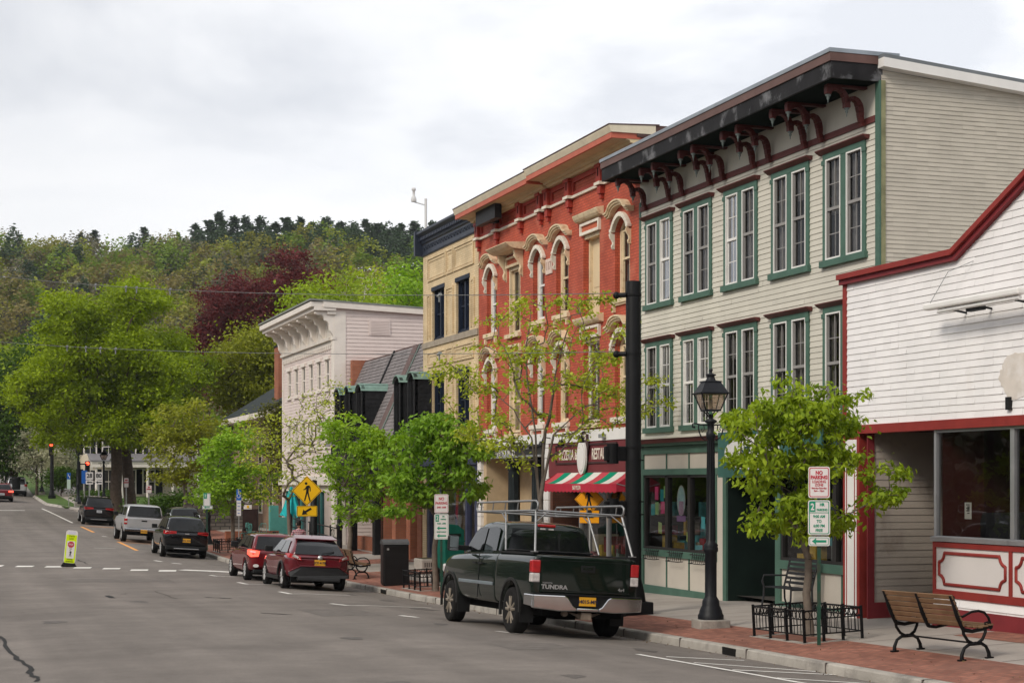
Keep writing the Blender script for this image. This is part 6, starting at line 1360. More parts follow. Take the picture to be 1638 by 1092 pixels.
# --- dark red crossover
rp = paint('crossover_red', (.12, .010, .016)); rp2 = paint('hatch_red', (.13, .006, .010))
RC = car('crossover', 'dark red crossover with sloping tail and grey lower bumper, yellow plate, nearer of two', rp, 4.39, 1.80, 1.50, 2.64, .82, .335,
         [(-.80, .62, .90, .80), (-.76, .45, .98, .90), (-.55, .34, .99, .97), (-.2, .26, .99, 1.02), (.5, .24, .97, .975), (1.5, .24, .96, .97), (2.3, .25, .95, 1.0), (2.9, .28, .91, .98), (3.3, .36, .84, .88), (3.5, .48, .72, .70)],
         (-.76, .22, 1.40, 2.35, .96, .60), group='parked cars', side_wins=(.16, .50, .53, .95), wtop=.15)
mb = MB(); mb.prism([(-.60, -.24, 1.385), (.60, -.24, 1.385), (.56, .25, 1.485), (-.56, .25, 1.485)], (0, 0, .03)); mb.build('roof_spoiler', rp, RC, bevel=.02)
mb = MB(); mb.box(-.62, .62, -.86, -.74, .88, .93); mb.prism([(-.60, -.845, .66), (.60, -.845, .66), (.68, -.845, .87), (-.68, -.845, .87)], (0, .1, 0)); hb_ = mb.build('tailgate', rp, RC, bevel=.03)
for sg in (-1, 1):
    mb = MB(); mb.prism([(sg * .90, -.42, .98), (sg * .82, -.70, .99), (sg * .55, -.86, .90), (sg * .52, -.875, .80), (sg * .62, -.86, .83), (sg * .86, -.66, .87)], (0, -.03, 0.02)); mb.build('tail_light', LRED, RC, bevel=.01)
    mb = MB(); mb.prism([(sg * .74, -.85, .97), (sg * .60, -.875, .90), (sg * .63, -.875, .86), (sg * .78, -.8, .91)], (0, -.02, .01)); mb.build('reverse_light', LCLR, RC)
    mb = MB(); mb.tube([(sg * .915, y_, z_) for y_, z_ in [(.335 * 1.2 * math.cos(R(q)), .355 + .335 * 1.2 * math.sin(R(q))) for q in range(0, 181, 15)]], .035, 6); mb.build('wheel_arch_trim', MATS['flare_plastic'], RC); mb = MB(); mb.box(min(sg * .85, sg * .905), max(sg * .85, sg * .905), .42, 2.25, .24, .34); mb.build('sill_trim', MATS['flare_plastic'], RC)
mb = MB(); mb.prism([(-.80, -.87, .36), (.80, -.87, .36), (.86, -.80, .46), (.52, -.90, .64), (-.52, -.90, .64), (-.86, -.80, .46)], (0, .12, 0)); mb.box(-.6, .6, -.88, -.7, .26, .37); mb.build('rear_bumper', M('bumper_grey', (.032, .032, .034), .55, .15, 4, spec=.3), RC, bevel=.03)
mb = MB(); mb.tube([(-.84, -.78, .50), (-.54, -.9, .67), (.54, -.9, .67), (.84, -.78, .50)], .018, 6); mb.build('bumper_edge', rp, RC)
plate(RC, 0, -.86, .77, 'JCE 4178'); mb = MB(); mb.lathe([(.07, 0), (.05, -.012), (.055, -.016), (.02, -.014)], (0, -.865, .905), 16, axis='y'); mb.build('badge', lg, RC)
mb = MB(); mb.tube([(.05, -.83, 1.02), (.42, -.66, 1.08)], .012, 5); mb.build('rear_wiper', TRIM, RC); mb = MB(); mb.tube([(0, .5, 1.5), (0, .38, 1.6)], .012, 5); mb.build('aerial', TRIM, RC)
place(RC, 448, 944.5, 47.0, -.9, 0)
# --- dark red hatchback
RH = car('hatchback', 'dark red hatchback with lit brake light parked just ahead of the crossover', rp2, 4.4, 1.74, 1.47, 2.645, .85, .32,
         [(-.84, .5, .86, .82), (-.80, .38, .95, .90), (-.6, .3, .97, .96), (-.2, .24, .97, 1.0), (.5, .22, .96, .985), (1.5, .22, .94, .985), (2.3, .23, .92, 1.0), (2.9, .26, .86, .97), (3.35, .34, .76, .86), (3.55, .46, .64, .68)],
         (-.72, -.32, 1.3, 2.25, .95, .70), group='parked cars', side_wins=(.05, .24, .27, .58, .61, .95))
for sg in (-1, 1): mb = MB(); mb.prism([(sg * .87, -.50, .96), (sg * .80, -.78, .96), (sg * .56, -.86, .93), (sg * .60, -.87, .76), (sg * .82, -.80, .74), (sg * .885, -.52, .82)], (0, -.02, 0)); mb.build('tail_light', LLIT if sg < 0 else LRED, RH, bevel=.01)
for sg in (-1, 1): mb = MB(); mb.prism([(sg * .84, -.76, .93), (sg * .68, -.845, .91), (sg * .70, -.85, .87), (sg * .85, -.78, .88)], (0, -.03, 0)); mb.build('reverse_light', LCLR, RH)
mb = MB(); mb.box(-.72, .72, -.90, -.7, .26, .36); mb.build('bumper_base', TRIM, RH, bevel=.02); plate(RH, 0, -.86, .72, 'HBR 2906'); mb = MB(); mb.poly([(-.66 + .09 * math.cos(R(q)), -.868, .48 + .05 * math.sin(R(q))) for q in range(0, 360, 20)]); mb.build('oval_sticker', white, RH)
place(RH, 389, 929.5, 51.8, -.87, 0)
# --- black suv nearest of the far three
bp_ = paint('black_car', (.004, .004, .005)); bp2 = paint('black_car_b', (.004, .004, .005)); sv = M('silver_paint', (.50, .50, .51), .35, .06, 2, metal=.5, coat=.6); sv2 = M('pale_silver_paint', (.60, .61, .63), .35, .06, 2, metal=.4, coat=.6)
SU = [(-.88, .62, .93, .82), (-.84, .46, 1.04, .92), (-.6, .38, 1.08, .98), (-.2, .32, 1.08, 1.0), (.5, .30, 1.07, .985), (1.5, .30, 1.06, .985), (2.3, .31, 1.05, 1.0), (2.9, .34, 1.0, .97), (3.4, .42, .9, .88), (3.62, .54, .76, .70)]
def suv_back(o, zl, wl, lit=False, ch=True, h=.07):
    for sg in (-1, 1): mb = MB(); mb.prism([(sg * .90, -.60, zl + h), (sg * .84, -.86, zl + h), (sg * wl, -.90, zl + h * .8), (sg * wl, -.90, zl - h * .6), (sg * .84, -.87, zl - h), (sg * .91, -.60, zl - h)], (0, -.02, 0)); mb.build('tail_light', LLIT if lit else LRED, o, bevel=.008)
    mb = MB(); mb.box(-.8, .8, -.93, -.7, .34, .5); mb.build('rear_bumper', TRIM, o, bevel=.03)
    if ch: mb = MB(); mb.box(-.5, .5, -.945, -.925, .37, .41); mb.build('bumper_trim', CHR, o, bevel=.01)
S1_ = car('suv', 'black suv with yellow plate and roof rails, nearest the vivid green street tree', bp_, 4.62, 1.86, 1.66, 2.7, .9, .355, SU, (-.78, -.28, 1.35, 2.4, 1.06, .70), 'suv', 'parked cars', side_wins=(.06, .27, .3, .6, .63, .95))
suv_back(S1_, 1.02, .42); plate(S1_, 0, -.905, .72, 'EKL 5530')
for sg in (-1, 1): mb = MB(); mb.tube([(sg * .58, -.1, 1.65), (sg * .58, .05, 1.73), (sg * .58, 1.0, 1.735), (sg * .58, 1.15, 1.66)], .018, 6); mb.build('roof_rail', CHR, S1_)
mb = MB(); mb.box(-.08, .08, -.93, -.91, .965, 1.0); mb.build('badge', lg, S1_)
place(S1_, 255, 885.6, 68, -.92, 0)
S2_ = car('suv', 'black suv with wide red tail lights and pale plate, parked before the route signs', bp2, 4.82, 1.94, 1.76, 2.9, .95, .37, [(y, a * 1.03, b * 1.04, k) for y, a, b, k in SU], (-.80, -.3, 1.5, 2.6, 1.1, .70), 'suv', 'parked cars', side_wins=(.06, .27, .3, .6, .63, .95))
suv_back(S2_, 1.05, .36); plate(S2_, 0, -.905, .88, 'AWD', PLW)
place(S2_, 130, 840, 104, -.95, 0)
# --- silver pickup with a cap
SP_ = thing('pickup_truck', 'silver pickup truck with dark windowed bed cap and chrome rear bumper', 'pickup', (0, 0, 0), 'parked cars', local=True); hw = .93
def sec2(k, zb, zt): h = hw * k; return [(0, zb), (h * .86, zb), (h * .96, zb + .03), (h * .995, zb + .25), (h, zb + (zt - zb) * .6), (h * .97, zt - .05), (h * .92, zt), (0, zt + .02)]
st = [(-1.12, sec2(.97, .52, 1.18)), (-1.1, sec2(.99, .5, 1.2)), (-.8, sec2(1, .48, 1.2)), (1.2, sec2(1, .46, 1.2)), (2.6, sec2(1, .46, 1.2)), (3.3, sec2(1, .46, 1.17)), (4.0, sec2(.95, .5, 1.08)), (4.2, sec2(.85, .56, .95))]
finish(shell(st), 'body', sv, SP_, 2, ((0, .42), (3.24, .42)), .48, hw)
def csec2(tw, z1): return [(0, 1.1), (.86, 1.1), (.87, 1.16), ((.87 + tw) / 2, (1.16 + z1) / 2), (tw + .01, z1 - .09), (tw - .04, z1 - .02), (tw * .8, z1), (0, z1 + .02)]
st = [(-1.08, csec2(.84, 1.25)), (-1.0, csec2(.76, 1.72)), (-.9, csec2(.75, 1.80)), (.6, csec2(.75, 1.82)), (.64, csec2(.72, 1.74)), (.70, csec2(.72, 1.74)), (.8, csec2(.71, 1.76)), (1.6, csec2(.71, 1.78)), (2.1, csec2(.72, 1.72)), (2.5, csec2(.80, 1.4)), (2.85, csec2(.86, 1.2))]
finish(shell(st), 'cap_and_cab', sv, SP_, 2)
mb = MB(); mb.poly([(-.80, -1.105, 1.24), (.80, -1.105, 1.24), (.69, -1.02, 1.73), (-.69, -1.02, 1.73)]); mb.build('rear_window', CGL, SP_)
for sg in (-1, 1):
    for pts in ([(-.8, 1.28), (.45, 1.28), (.45, 1.66), (-.72, 1.66)], [(.85, 1.28), (1.55, 1.28), (1.55, 1.66), (.9, 1.66)], [(1.62, 1.28), (2.5, 1.28), (2.15, 1.62), (1.62, 1.66)]):
        mb = MB(); mb.poly([(sg * (.875 - (z - 1.16) * .21 + .012), y, z) for y, z in pts]); mb.build('side_window', CGL, SP_)
    mb = MB(); mb.box(min(sg * .78, sg * .93), max(sg * .78, sg * .93), -1.135, -1.0, .86, 1.14); mb.build('tail_light', LRED, SP_, bevel=.015); mb = MB(); mb.box(min(sg * .79, sg * .92), max(sg * .79, sg * .92), -1.14, -1.0, .94, 1.02); mb.build('reverse_light', LCLR, SP_)
    mb = MB(); mb.box(min(sg * .9, sg * 1.1), max(sg * .9, sg * 1.1), 2.2, 2.32, 1.2, 1.38); mb.build('mirror', TRIM, SP_, bevel=.03)
    for y_ in (0, 3.24): wheel(SP_, sg * .8, y_, .385, .25, RIM, 6, sg)
mb = MB(); mb.box(-.77, .77, -1.14, -1.1, .72, 1.17); sg_ = mb.build('tailgate', sv, SP_, bevel=.02); mb = MB(); mb.box(-.13, .13, -1.15, -1.138, 1.02, 1.08); mb.build('tailgate_handle', TRIM, sg_)
mb = MB(); mb.box(-.9, .9, -1.27, -1.14, .56, .66); mb.box(-.92, .92, -1.25, -1.1, .66, .69); mb.build('rear_bumper', CHR, SP_, bevel=.02); mb = MB(); mb.box(-.7, .7, -1.0, 4.0, .36, .5); mb.box(-.88, .88, -1.2, -1.0, .42, .56); mb.build('chassis', UNDER, SP_); plate(SP_, 0, -1.28, .56, 'GTX 8124')
place(SP_, 193.6, 862.6, 80.5, -.9, 0)
# --- far cars
S3_ = car('wagon', 'silver wagon with dark roof parked at the far kerb by the blossoming tree', sv2, 4.7, 1.82, 1.62, 2.75, .9, .33, [(y, a * .9, b * .98, k) for y, a, b, k in SU], (-.82, -.5, 1.4, 2.4, 1.03, .74), 'car', 'parked cars')
suv_back(S3_, .98, .62, ch=False, h=.12); plate(S3_, 0, -.91, .78, 'CRV 114', PLW, .5); mb = MB(); mb.box(-.6, .6, -.5, .9, 1.61, 1.67); mb.build('roof_box', TRIM, S3_, bevel=.04)
place(S3_, 8, 790, 147, -.9, 0)
S4_ = car('sedan', 'dark red sedan with lit brake lights driving away up the hill', rp2, 4.6, 1.8, 1.45, 2.7, 1.0, .32, [(-1.0, .5, .86, .82), (-.96, .36, .96, .90), (-.6, .3, .98, .96), (-.2, .26, .97, 1.0), (.5, .25, .96, .985), (1.5, .25, .94, .985), (2.3, .26, .92, 1.0), (2.9, .3, .86, .97), (3.4, .38, .76, .86), (3.55, .46, .64, .68)], (-.55, .1, 1.3, 2.2, .95, .68), 'car')
for sg in (-1, 1): mb = MB(); mb.box(min(sg * .5, sg * .86), max(sg * .5, sg * .86), -1.03, -.9, .76, .9); mb.build('tail_light', LLIT, S4_, bevel=.02)
mb = MB(); mb.box(-.75, .75, -1.05, -.9, .34, .5); mb.build('rear_bumper', TRIM, S4_, bevel=.02); plate(S4_, 0, -1.05, .62, 'FLN 77', PLW, .4)
place(S4_, -17, 805.5, 131, -.88, 0)
# --- dark lifted boot lid between silver pickup and black suv: a parked dark hatchback seen over the pavement
x_, y_ = AT(266, 84)
S5_ = car('car', 'dark green car mostly hidden beyond the silver pickup', paint('green_car', (.02, .028, .02)), 4.4, 1.78, 1.5, 2.6, .85, .32, [(-.84, .5, .86, .82), (-.80, .38, .95, .90), (-.6, .3, .97, .96), (-.2, .24, .97, 1.0), (.5, .22, .96, .985), (1.5, .22, .94, .985), (2.3, .23, .92, 1.0), (2.9, .26, .86, .97), (3.35, .34, .76, .86), (3.55, .46, .64, .68)], (-.72, -.32, 1.3, 2.25, .95, .70), 'car', 'parked cars')
S5_.location = (11.6, 86, gz(86, 11.6)); S5_.rotation_euler = (0, 0, 0)
# ---------------------------------------------------------------- trees
BARK = M('bark', (.085, .062, .046), .9, .3, 6, .6, 18); BARKL = M('bark_grey', (.16, .13, .105), .9, .25, 6, .5, 18); BIRCH = M('bark_birch', (.5, .46, .4), .8, .2, 5)
def leaves_mesh(name, pts, size, mat, org, aspect=.55, droop=.5, seed=0, fold=.25, jit=.35):
    """one folded, pointed leaf (two quads' worth of triangles) per point"""
    g = np.random.default_rng(seed); n = len(pts); p = np.asarray(pts, dtype=np.float64)
    L = size * (1 + jit * g.uniform(-1, 1, n))
    az = g.uniform(0, 2 * np.pi, n); el = g.normal(-droop, .42, n)
    d = np.stack([np.cos(az) * np.cos(el), np.sin(az) * np.cos(el), np.sin(el)], 1)
    r = g.normal(size=(n, 3)); r -= d * (r * d).sum(1, keepdims=True); r[:, 2] *= .3; r /= np.linalg.norm(r, axis=1, keepdims=True) + 1e-9
    nn = np.cross(d, r)
    L = L[:, None]; W_ = L * aspect * .5
    a = p; b = p + d * L * .45 + r * W_ + nn * L * fold * .3; c = p + d * L; e = p + d * L * .45 - r * W_ + nn * L * fold * .3
    v = np.stack([a, b, c, e], 1).reshape(-1, 3) - np.array(org)
    f = np.arange(4 * n).reshape(-1, 4)
    me = bpy.data.meshes.new(name)
    me.vertices.add(4 * n); me.vertices.foreach_set('co', v.ravel())
    me.loops.add(4 * n); me.loops.foreach_set('vertex_index', f.ravel().astype(np.int32))
    me.polygons.add(n); me.polygons.foreach_set('loop_start', np.arange(0, 4 * n, 4, dtype=np.int32)); me.polygons.foreach_set('loop_total', np.full(n, 4, dtype=np.int32))
    me.materials.append(mat); me.update(calc_edges=True); me.validate()
    return me
def skeleton(base, fork, att, r0, seed=0, mid=1, bend=.15, trunk_jit=.06, stems=()):
    """attractors joined to the nearest lower node: natural limbs for any crown outline"""
    rr = random.Random(seed); nodes = []; par = []
    base = Vector(base); fork = Vector(fork); k = 5
    for i in range(k + 1):
        q = i / k; nodes.append(base.lerp(fork, q) + Vector((rr.uniform(-1, 1), rr.uniform(-1, 1), 0)) * trunk_jit * math.sin(math.pi * q)); par.append(i - 1)
    trunk_n = k + 1
    for st_ in stems:
        prev = k
        for p in st_:
            p = Vector(p)
            for m in (1, 2, 3): nodes.append(nodes[prev].lerp(p, 1 / (4 - m)) + Vector((rr.uniform(-1, 1), rr.uniform(-1, 1), 0)) * .03); par.append(prev); prev = len(nodes) - 1
    order = sorted(att, key=lambda p: (Vector(p) - fork).length)
    for p in order:
        p = Vector(p); best = None; bd = 1e9
        for i in range(trunk_n - 1, len(nodes)):
            dd = (nodes[i] - p).length + (.0 if nodes[i].z < p.z + .2 else 1.2 * (nodes[i].z - p.z))
            dd += .12 * (nodes[i] - fork).length
            if dd < bd: bd = dd; best = i
        q = nodes[best]; L = (p - q).length; prev = best
        for m in range(1, mid + 1):
            t = m / (mid + 1); x = q.lerp(p, t) + Vector((rr.uniform(-1, 1), rr.uniform(-1, 1), rr.uniform(-.2, 1))) * L * bend * .6
            nodes.append(x); par.append(prev); prev = len(nodes) - 1
        nodes.append(p); par.append(prev)
    w_ = [0.0] * len(nodes); kids = [0] * len(nodes)
    for i in par:
        if i >= 0: kids[i] += 1
    for i in range(len(nodes) - 1, -1, -1):
        if kids[i] == 0: w_[i] += 1
        if par[i] >= 0: w_[par[i]] += w_[i]
    tot = max(w_[trunk_n - 1], 1); rad = [max(.16 * r0 * 0.25, r0 * .8 * (x / tot) ** .5) for x in w_]
    for i in range(trunk_n): rad[i] = r0 * (1.0 - .25 * i / trunk_n) * (1.25 if i == 0 else 1)
    return nodes, par, rad, trunk_n
def limbs_mb(nodes, par, rad, tn, rmin=.0):
    mb = MB(); mb.tube(nodes[:tn], rad[:tn], 9)
    for i in range(tn, len(nodes)):
        if rad[i] < rmin: continue
        j = par[i]; mb.tube([nodes[j], nodes[i]], [min(rad[j], rad[i] * 1.5), rad[i]], 5, cap=False)
    return mb
def tree(name, label, base, fork_h, att, r0, leaf, per, sigma, size, seed, group=None, cat='tree', bark=BARK, mid=1, aspect=.55, droop=.4, lean=(0, 0), fold=.25, stems=()):
    base = Vector(base); o = thing(name, label, cat, base, group)
    fork = base + Vector((lean[0], lean[1], fork_h))
    nodes, par, rad, tn = skeleton(base - Vector((0, 0, .15)), fork, att, r0, seed, mid, stems=stems)
    limbs_mb(nodes, par, rad, tn).build('trunk', bark, o, fix=False)
    g = np.random.default_rng(seed + 5); P_ = []
    for p in att:
        n = max(1, int(per * g.uniform(.5, 1.5)))
        s_ = sigma * g.uniform(.5, 1.6)
        P_.append(np.array(p) + g.normal(0, 1, (n, 3)) * np.array([s_, s_, s_ * .62]))
    pts = np.concatenate(P_)
    me = leaves_mesh('crown', pts, size, leaf, tuple(base), aspect, droop, seed, fold)
    c = bpy.data.objects.new('crown', me); COL.objects.link(c); c.parent = o; ORG[c] = base
    return o
def boughs(regs, n, seed, ru, rv):
    """many small flat boughs scattered inside the big lobes of a crown"""
    g = np.random.default_rng(seed); out = []; wt = np.array([r[2] * r[3] for r in regs], float); wt /= wt.sum()
    while len(out) < n:
        r = regs[g.choice(len(regs), p=wt)]; a, b = g.uniform(-1, 1, 2)
        if a * a + b * b > 1: continue
        k = g.uniform(.6, 1.4); out.append((r[0] + a * r[2], r[1] + b * r[3], ru * k, rv * k, k))
    return out
LF = {
    'dogwood': leaf_mat('leaf_dogwood', (.10, .18, .012), (.37, .47, .03), scale=1.2),
    'young': leaf_mat('leaf_young', (.24, .30, .02), (.52, .58, .07), scale=1.0),
    'fresh': leaf_mat('leaf_fresh', (.09, .20, .016), (.30, .48, .05), scale=.9),
    'bright': leaf_mat('leaf_bright', (.12, .24, .014), (.36, .54, .05), scale=.7),
    'maple': leaf_mat('leaf_maple', (.10, .155, .005), (.34, .44, .016), scale=.28),
    'dark': leaf_mat('leaf_dark', (.025, .06, .006), (.09, .16, .018), scale=.3),
    'olive': leaf_mat('leaf_olive', (.14, .165, .014), (.36, .38, .04), scale=.5),
    'copper': leaf_mat('leaf_copper', (.05, .013, .016), (.20, .045, .042), scale=.35),
    'lime': leaf_mat('leaf_lime', (.15, .23, .012), (.38, .48, .04), scale=.3),
    'blossom': leaf_mat('leaf_blossom', (.20, .23, .09), (.75, .72, .55), scale=1.2),
    'pine': leaf_mat('leaf_pine', (.022, .046, .022), (.075, .12, .05), scale=.3, trans=.15),
    'hedge': leaf_mat('leaf_hedge', (.03, .07, .008), (.09, .16, .02), scale=.8),
    'ivy': leaf_mat('leaf_ivy', (.07, .08, .01), (.2, .2, .04), scale=.8),
}
def zc(u, v, z): return H - (v - VH) * z / F
# the young street trees, nearest first
x, y, z = GR(1293, 1017)
zd = x * SP + y * CP; m = zd / F
def q3(u, v, off=0.0): xx, yy = AT(u, zd + off); return (xx, yy, H - (v - VH) * (zd + off) / F)
def region(regs, n, seed, zdepth, deep):
    """attractors inside a list of image-plane lobes (u, v, ru, rv, weight), given real depth around the trunk"""
    g = np.random.default_rng(seed); out = []; wt = np.array([r[4] for r in regs], float); wt /= wt.sum()
    while len(out) < n:
        r = regs[g.choice(len(regs), p=wt)]; a, b = g.uniform(-1, 1, 2)
        if a * a + b * b > 1: continue
        dz = g.uniform(-1, 1) * deep * math.sqrt(max(0, 1 - .6 * a * a - .6 * b * b)); zz_ = zdepth + dz; xx, yy = AT(r[0] + a * r[2], zz_)
        out.append((xx, yy, H - (r[1] + b * r[3] - VH) * zz_ / F))
    return out
regs = [(1300, 625, 70, 32, 5), (1245, 672, 62, 26, 4), (1330, 668, 55, 26, 4), (1215, 738, 42, 26, 3.5), (1265, 730, 55, 42, 5), (1330, 740, 55, 40, 5), (1385, 775, 48, 28, 4), (1400, 640, 0.1, 0.1, .001), (1260, 800, 45, 34, 4), (1330, 815, 40, 30, 3), (1235, 835, 25, 14, 1), (1280, 848, 30, 16, 1.5), (1380, 632, 24, 12, 1.2), (1352, 600, 20, 10, 1), (1192, 738, 18, 12, 1), (1425, 770, 14, 22, 1.2)]
att = region(boughs([r for r in regs if r[2] > 1], 95, 8, 24, 10), 380, 3, zd, .95)
tree('street_tree', 'small leafy street tree with drooping bright leaves inside the near iron fence', (x, y, z), 1.25, att, .075, LF['dogwood'], 31, .085, .118, 11, 'young street trees along the pavement', bark=BARKL, droop=.75, aspect=.5)
ST = 'young street trees along the pavement'
def street(u, v, regs, n, deep, leaf, per, sigma, size, seed, label, fork, r0, bark=BARKL, droop=.4, aspect=.55, mid=1, zforce=None, name='street_tree', cat='tree', group=ST, lean=(0, 0), base=None):
    if base is None:
        if zforce is None: x, y, z = GR(u, v)
        else: x, y = AT(u, zforce); z = gz(y, x)
    else: x, y, z = base
    zd = x * SP + y * CP
    if name == 'street_tree' and group == ST and leaf is not LF['young']: regs = boughs(regs, 70, seed, 17, 8)
    return tree(name, label, (x, y, z), fork, region(regs, n, seed, zd, deep), r0, leaf, per, sigma, size, seed, group, cat, bark, mid, aspect, droop, lean)
# thin airy tree in front of the red block: leaves in flat sprays at the ends of long bare limbs
tx, ty = 13.1, S(867, 13.1); tz = gz(ty, tx)
spr = [(735, 590, 45, 14), (716, 600, 25, 12), (770, 545, 35, 12), (800, 515, 30, 12), (850, 492, 38, 14), (905, 480, 30, 12), (950, 490, 28, 16), (975, 468, 18, 9), (925, 515, 30, 14), (830, 565, 40, 14), (885, 560, 35, 14), (935, 545, 30, 16), (965, 575, 30, 16), (1000, 535, 20, 10), (860, 610, 40, 15), (905, 605, 30, 18), (945, 615, 35, 14), (985, 625, 35, 12), (1030, 610, 28, 9), (1050, 640, 30, 8), (820, 630, 35, 14), (780, 620, 35, 12), (760, 660, 40, 14), (800, 668, 30, 12), (850, 655, 28, 14), (930, 655, 35, 12), (960, 675, 30, 9), (790, 705, 45, 12), (745, 690, 30, 12), (900, 690, 30, 9), (835, 735, 30, 8), (1012, 655, 25, 9), (870, 520, 30, 14), (1055, 605, 14, 8), (875, 455, 20, 8), (700, 640, 22, 12), (810, 590, 25, 9), (895, 725, 20, 6), (980, 505, 12, 8)]
att = region([(a, b, c, d, c * d) for a, b, c, d in spr], 250, 8, tx * SP + ty * CP, 2.0)
def tq(u, v, dz=0.0): d_ = tx * SP + ty * CP + dz; xx, yy = AT(u, d_); return (xx, yy, H - (v - VH) * d_ / F)
stems = [[tq(858, 690), tq(848, 630, .2), tq(842, 560, .3), tq(850, 490, .3)], [tq(872, 690), tq(888, 620, -.3), tq(897, 560, -.4), tq(915, 505, -.4)], [tq(852, 700, .3), tq(820, 655, .6), tq(770, 612, .8), tq(735, 592, .9)], [tq(885, 695, -.2), tq(935, 652, -.5), tq(990, 628, -.8)]]
tree('street_tree', 'tall airy street tree with sparse yellow green sprays before the red brick block', (tx, ty, tz), 2.3, att, .085, LF['young'], 26, .12, .105, 8, ST, bark=BARKL, mid=1, droop=.5, lean=(-.03, .05), stems=stems)
street(697, 945, [(690, 700, 60, 30, 5), (650, 740, 45, 32, 5), (730, 725, 50, 34, 5), (690, 770, 60, 28, 4), (640, 790, 32, 22, 2), (745, 770, 30, 22, 1.5), (715, 675, 45, 16, 2), (660, 800, 35, 16, 1.5), (770, 700, 18, 14, .7), (640, 700, 25, 18, 1)], 230, 1.25, LF['fresh'], 42, .13, .16, 13, 'dense green street tree beside the no parking sign by the yellow block', 2.0, .085, droop=.7)
street(560, 884, [(560, 700, 40, 42, 5), (595, 690, 35, 40, 5), (550, 735, 34, 34, 4), (580, 770, 50, 36, 5), (610, 740, 30, 34, 3), (575, 815, 40, 16, 1.5), (575, 660, 24, 16, 1.5), (620, 800, 25, 18, 1)], 230, 1.9, LF['bright'], 36, .14, .155, 14, 'bright green street tree hiding the mansard building and touching the yellow diamond sign', 2.0, .09, zforce=59)
street(461, 860, [(460, 690, 50, 36, 4), (420, 720, 35, 36, 3), (500, 690, 36, 40, 3), (455, 760, 50, 34, 3), (520, 650, 30, 22, 1.5), (400, 680, 20, 18, 1), (540, 620, 16, 12, .5), (425, 790, 30, 16, 1), (490, 740, 30, 26, 1.5), (500, 640, 26, 14, .8)], 180, 2.0, LF['young'], 14, .22, .13, 15, 'thin half bare street tree before the pale pink building', 2.2, .09, zforce=67, mid=2)
street(373, 864, [(375, 730, 45, 34, 5), (350, 765, 36, 30, 5), (400, 765, 42, 30, 5), (365, 800, 40, 24, 4), (340, 720, 18, 24, 1.5), (405, 800, 32, 16, 1.5), (385, 700, 28, 16, 1.5), (325, 790, 20, 14, 1)], 220, 1.9, LF['bright'], 38, .16, .18, 16, 'vivid green street tree beside the blue disabled parking sign', 2.3, .095, zforce=75)
street(297, 825, [(300, 680, 48, 30, 5), (270, 700, 36, 34, 4), (330, 715, 34, 40, 4), (290, 740, 50, 28, 5), (265, 760, 30, 16, 2), (320, 755, 30, 22, 2), (295, 655, 26, 14, 1.5), (345, 680, 14, 20, 1)], 190, 2.4, LF['olive'], 40, .2, .21, 17, 'olive green street tree between the porch house and the vivid green tree', 3.0, .13, zforce=92)
# background trees
street(0, 0, boughs([(180, 520, 90, 60, 5), (110, 580, 85, 70, 5), (228, 588, 80, 62, 6), (170, 625, 150, 62, 8), (80, 655, 70, 42, 3), (290, 640, 55, 55, 4), (230, 685, 80, 20, 2), (130, 695, 80, 18, 2), (200, 480, 60, 28, 2)], 85, 2, 26, 11), 620, 5.5, LF['maple'], 150, .42, .25, 21, 'huge spreading maple with two stout trunks in front of the porch house', 5.5, .42, bark=BARK, base=(*AT(186, 112), -.1 + .2), group=None)
street(0, 0, boughs([(225, 578, 60, 46, 4), (270, 620, 60, 70, 5), (215, 670, 60, 30, 3), (200, 540, 60, 50, 3)], 40, 3, 26, 11), 300, 4.5, LF['maple'], 150, .42, .25, 22, 'second large maple close behind the huge one on its right, dark leaning trunk', 5.0, .45, bark=BARK, base=(*AT(213, 118), .15), group=None, lean=(-.6, 0))
street(0, 0, [(15, 640, 50, 80, 5), (-30, 700, 60, 70, 5), (55, 610, 40, 50, 3), (70, 560, 30, 26, 1.5), (20, 720, 40, 30, 2)], 280, 5, LF['dark'], 90, .75, .38, 23, 'dark green tree at the left edge behind the maple', 6, .4, bark=BARK, base=(*AT(22, 150), 1.3), group=None)
street(0, 0, [(-10, 600, 50, 40, 5), (20, 590, 50, 30, 4), (-20, 650, 50, 40, 3)], 140, 6, LF['maple'], 55, 1.0, .6, 24, 'mid green tree on the slope at the left edge', 7, .4, bark=BARK, base=(*AT(-5, 190), 4), group=None)
street(0, 0, boughs([(410, 480, 80, 45, 5), (470, 470, 55, 48, 5), (350, 500, 52, 40, 5), (420, 530, 100, 40, 5), (340, 555, 40, 40, 3), (470, 430, 40, 18, 1.5), (500, 500, 36, 50, 3), (355, 600, 40, 40, 2)], 115, 4, 24, 11), 520, 5.5, LF['copper'], 130, .5, .3, 25, 'large purple red copper beech rising above the brick house', 7, .5, bark=BARK, base=(*AT(415, 146), 1.5), group=None)
street(0, 0, [(395, 570, 45, 40, 4), (430, 560, 40, 40, 4), (370, 600, 40, 40, 4), (420, 610, 50, 40, 4), (390, 640, 40, 30, 2)], 230, 4, LF['olive'], 90, .6, .28, 26, 'olive yellow tree growing behind the dark roofed brick house', 4, .3, bark=BARK, base=(*AT(400, 122), .8), group=None)
BT = 'light green trees behind the pink building'
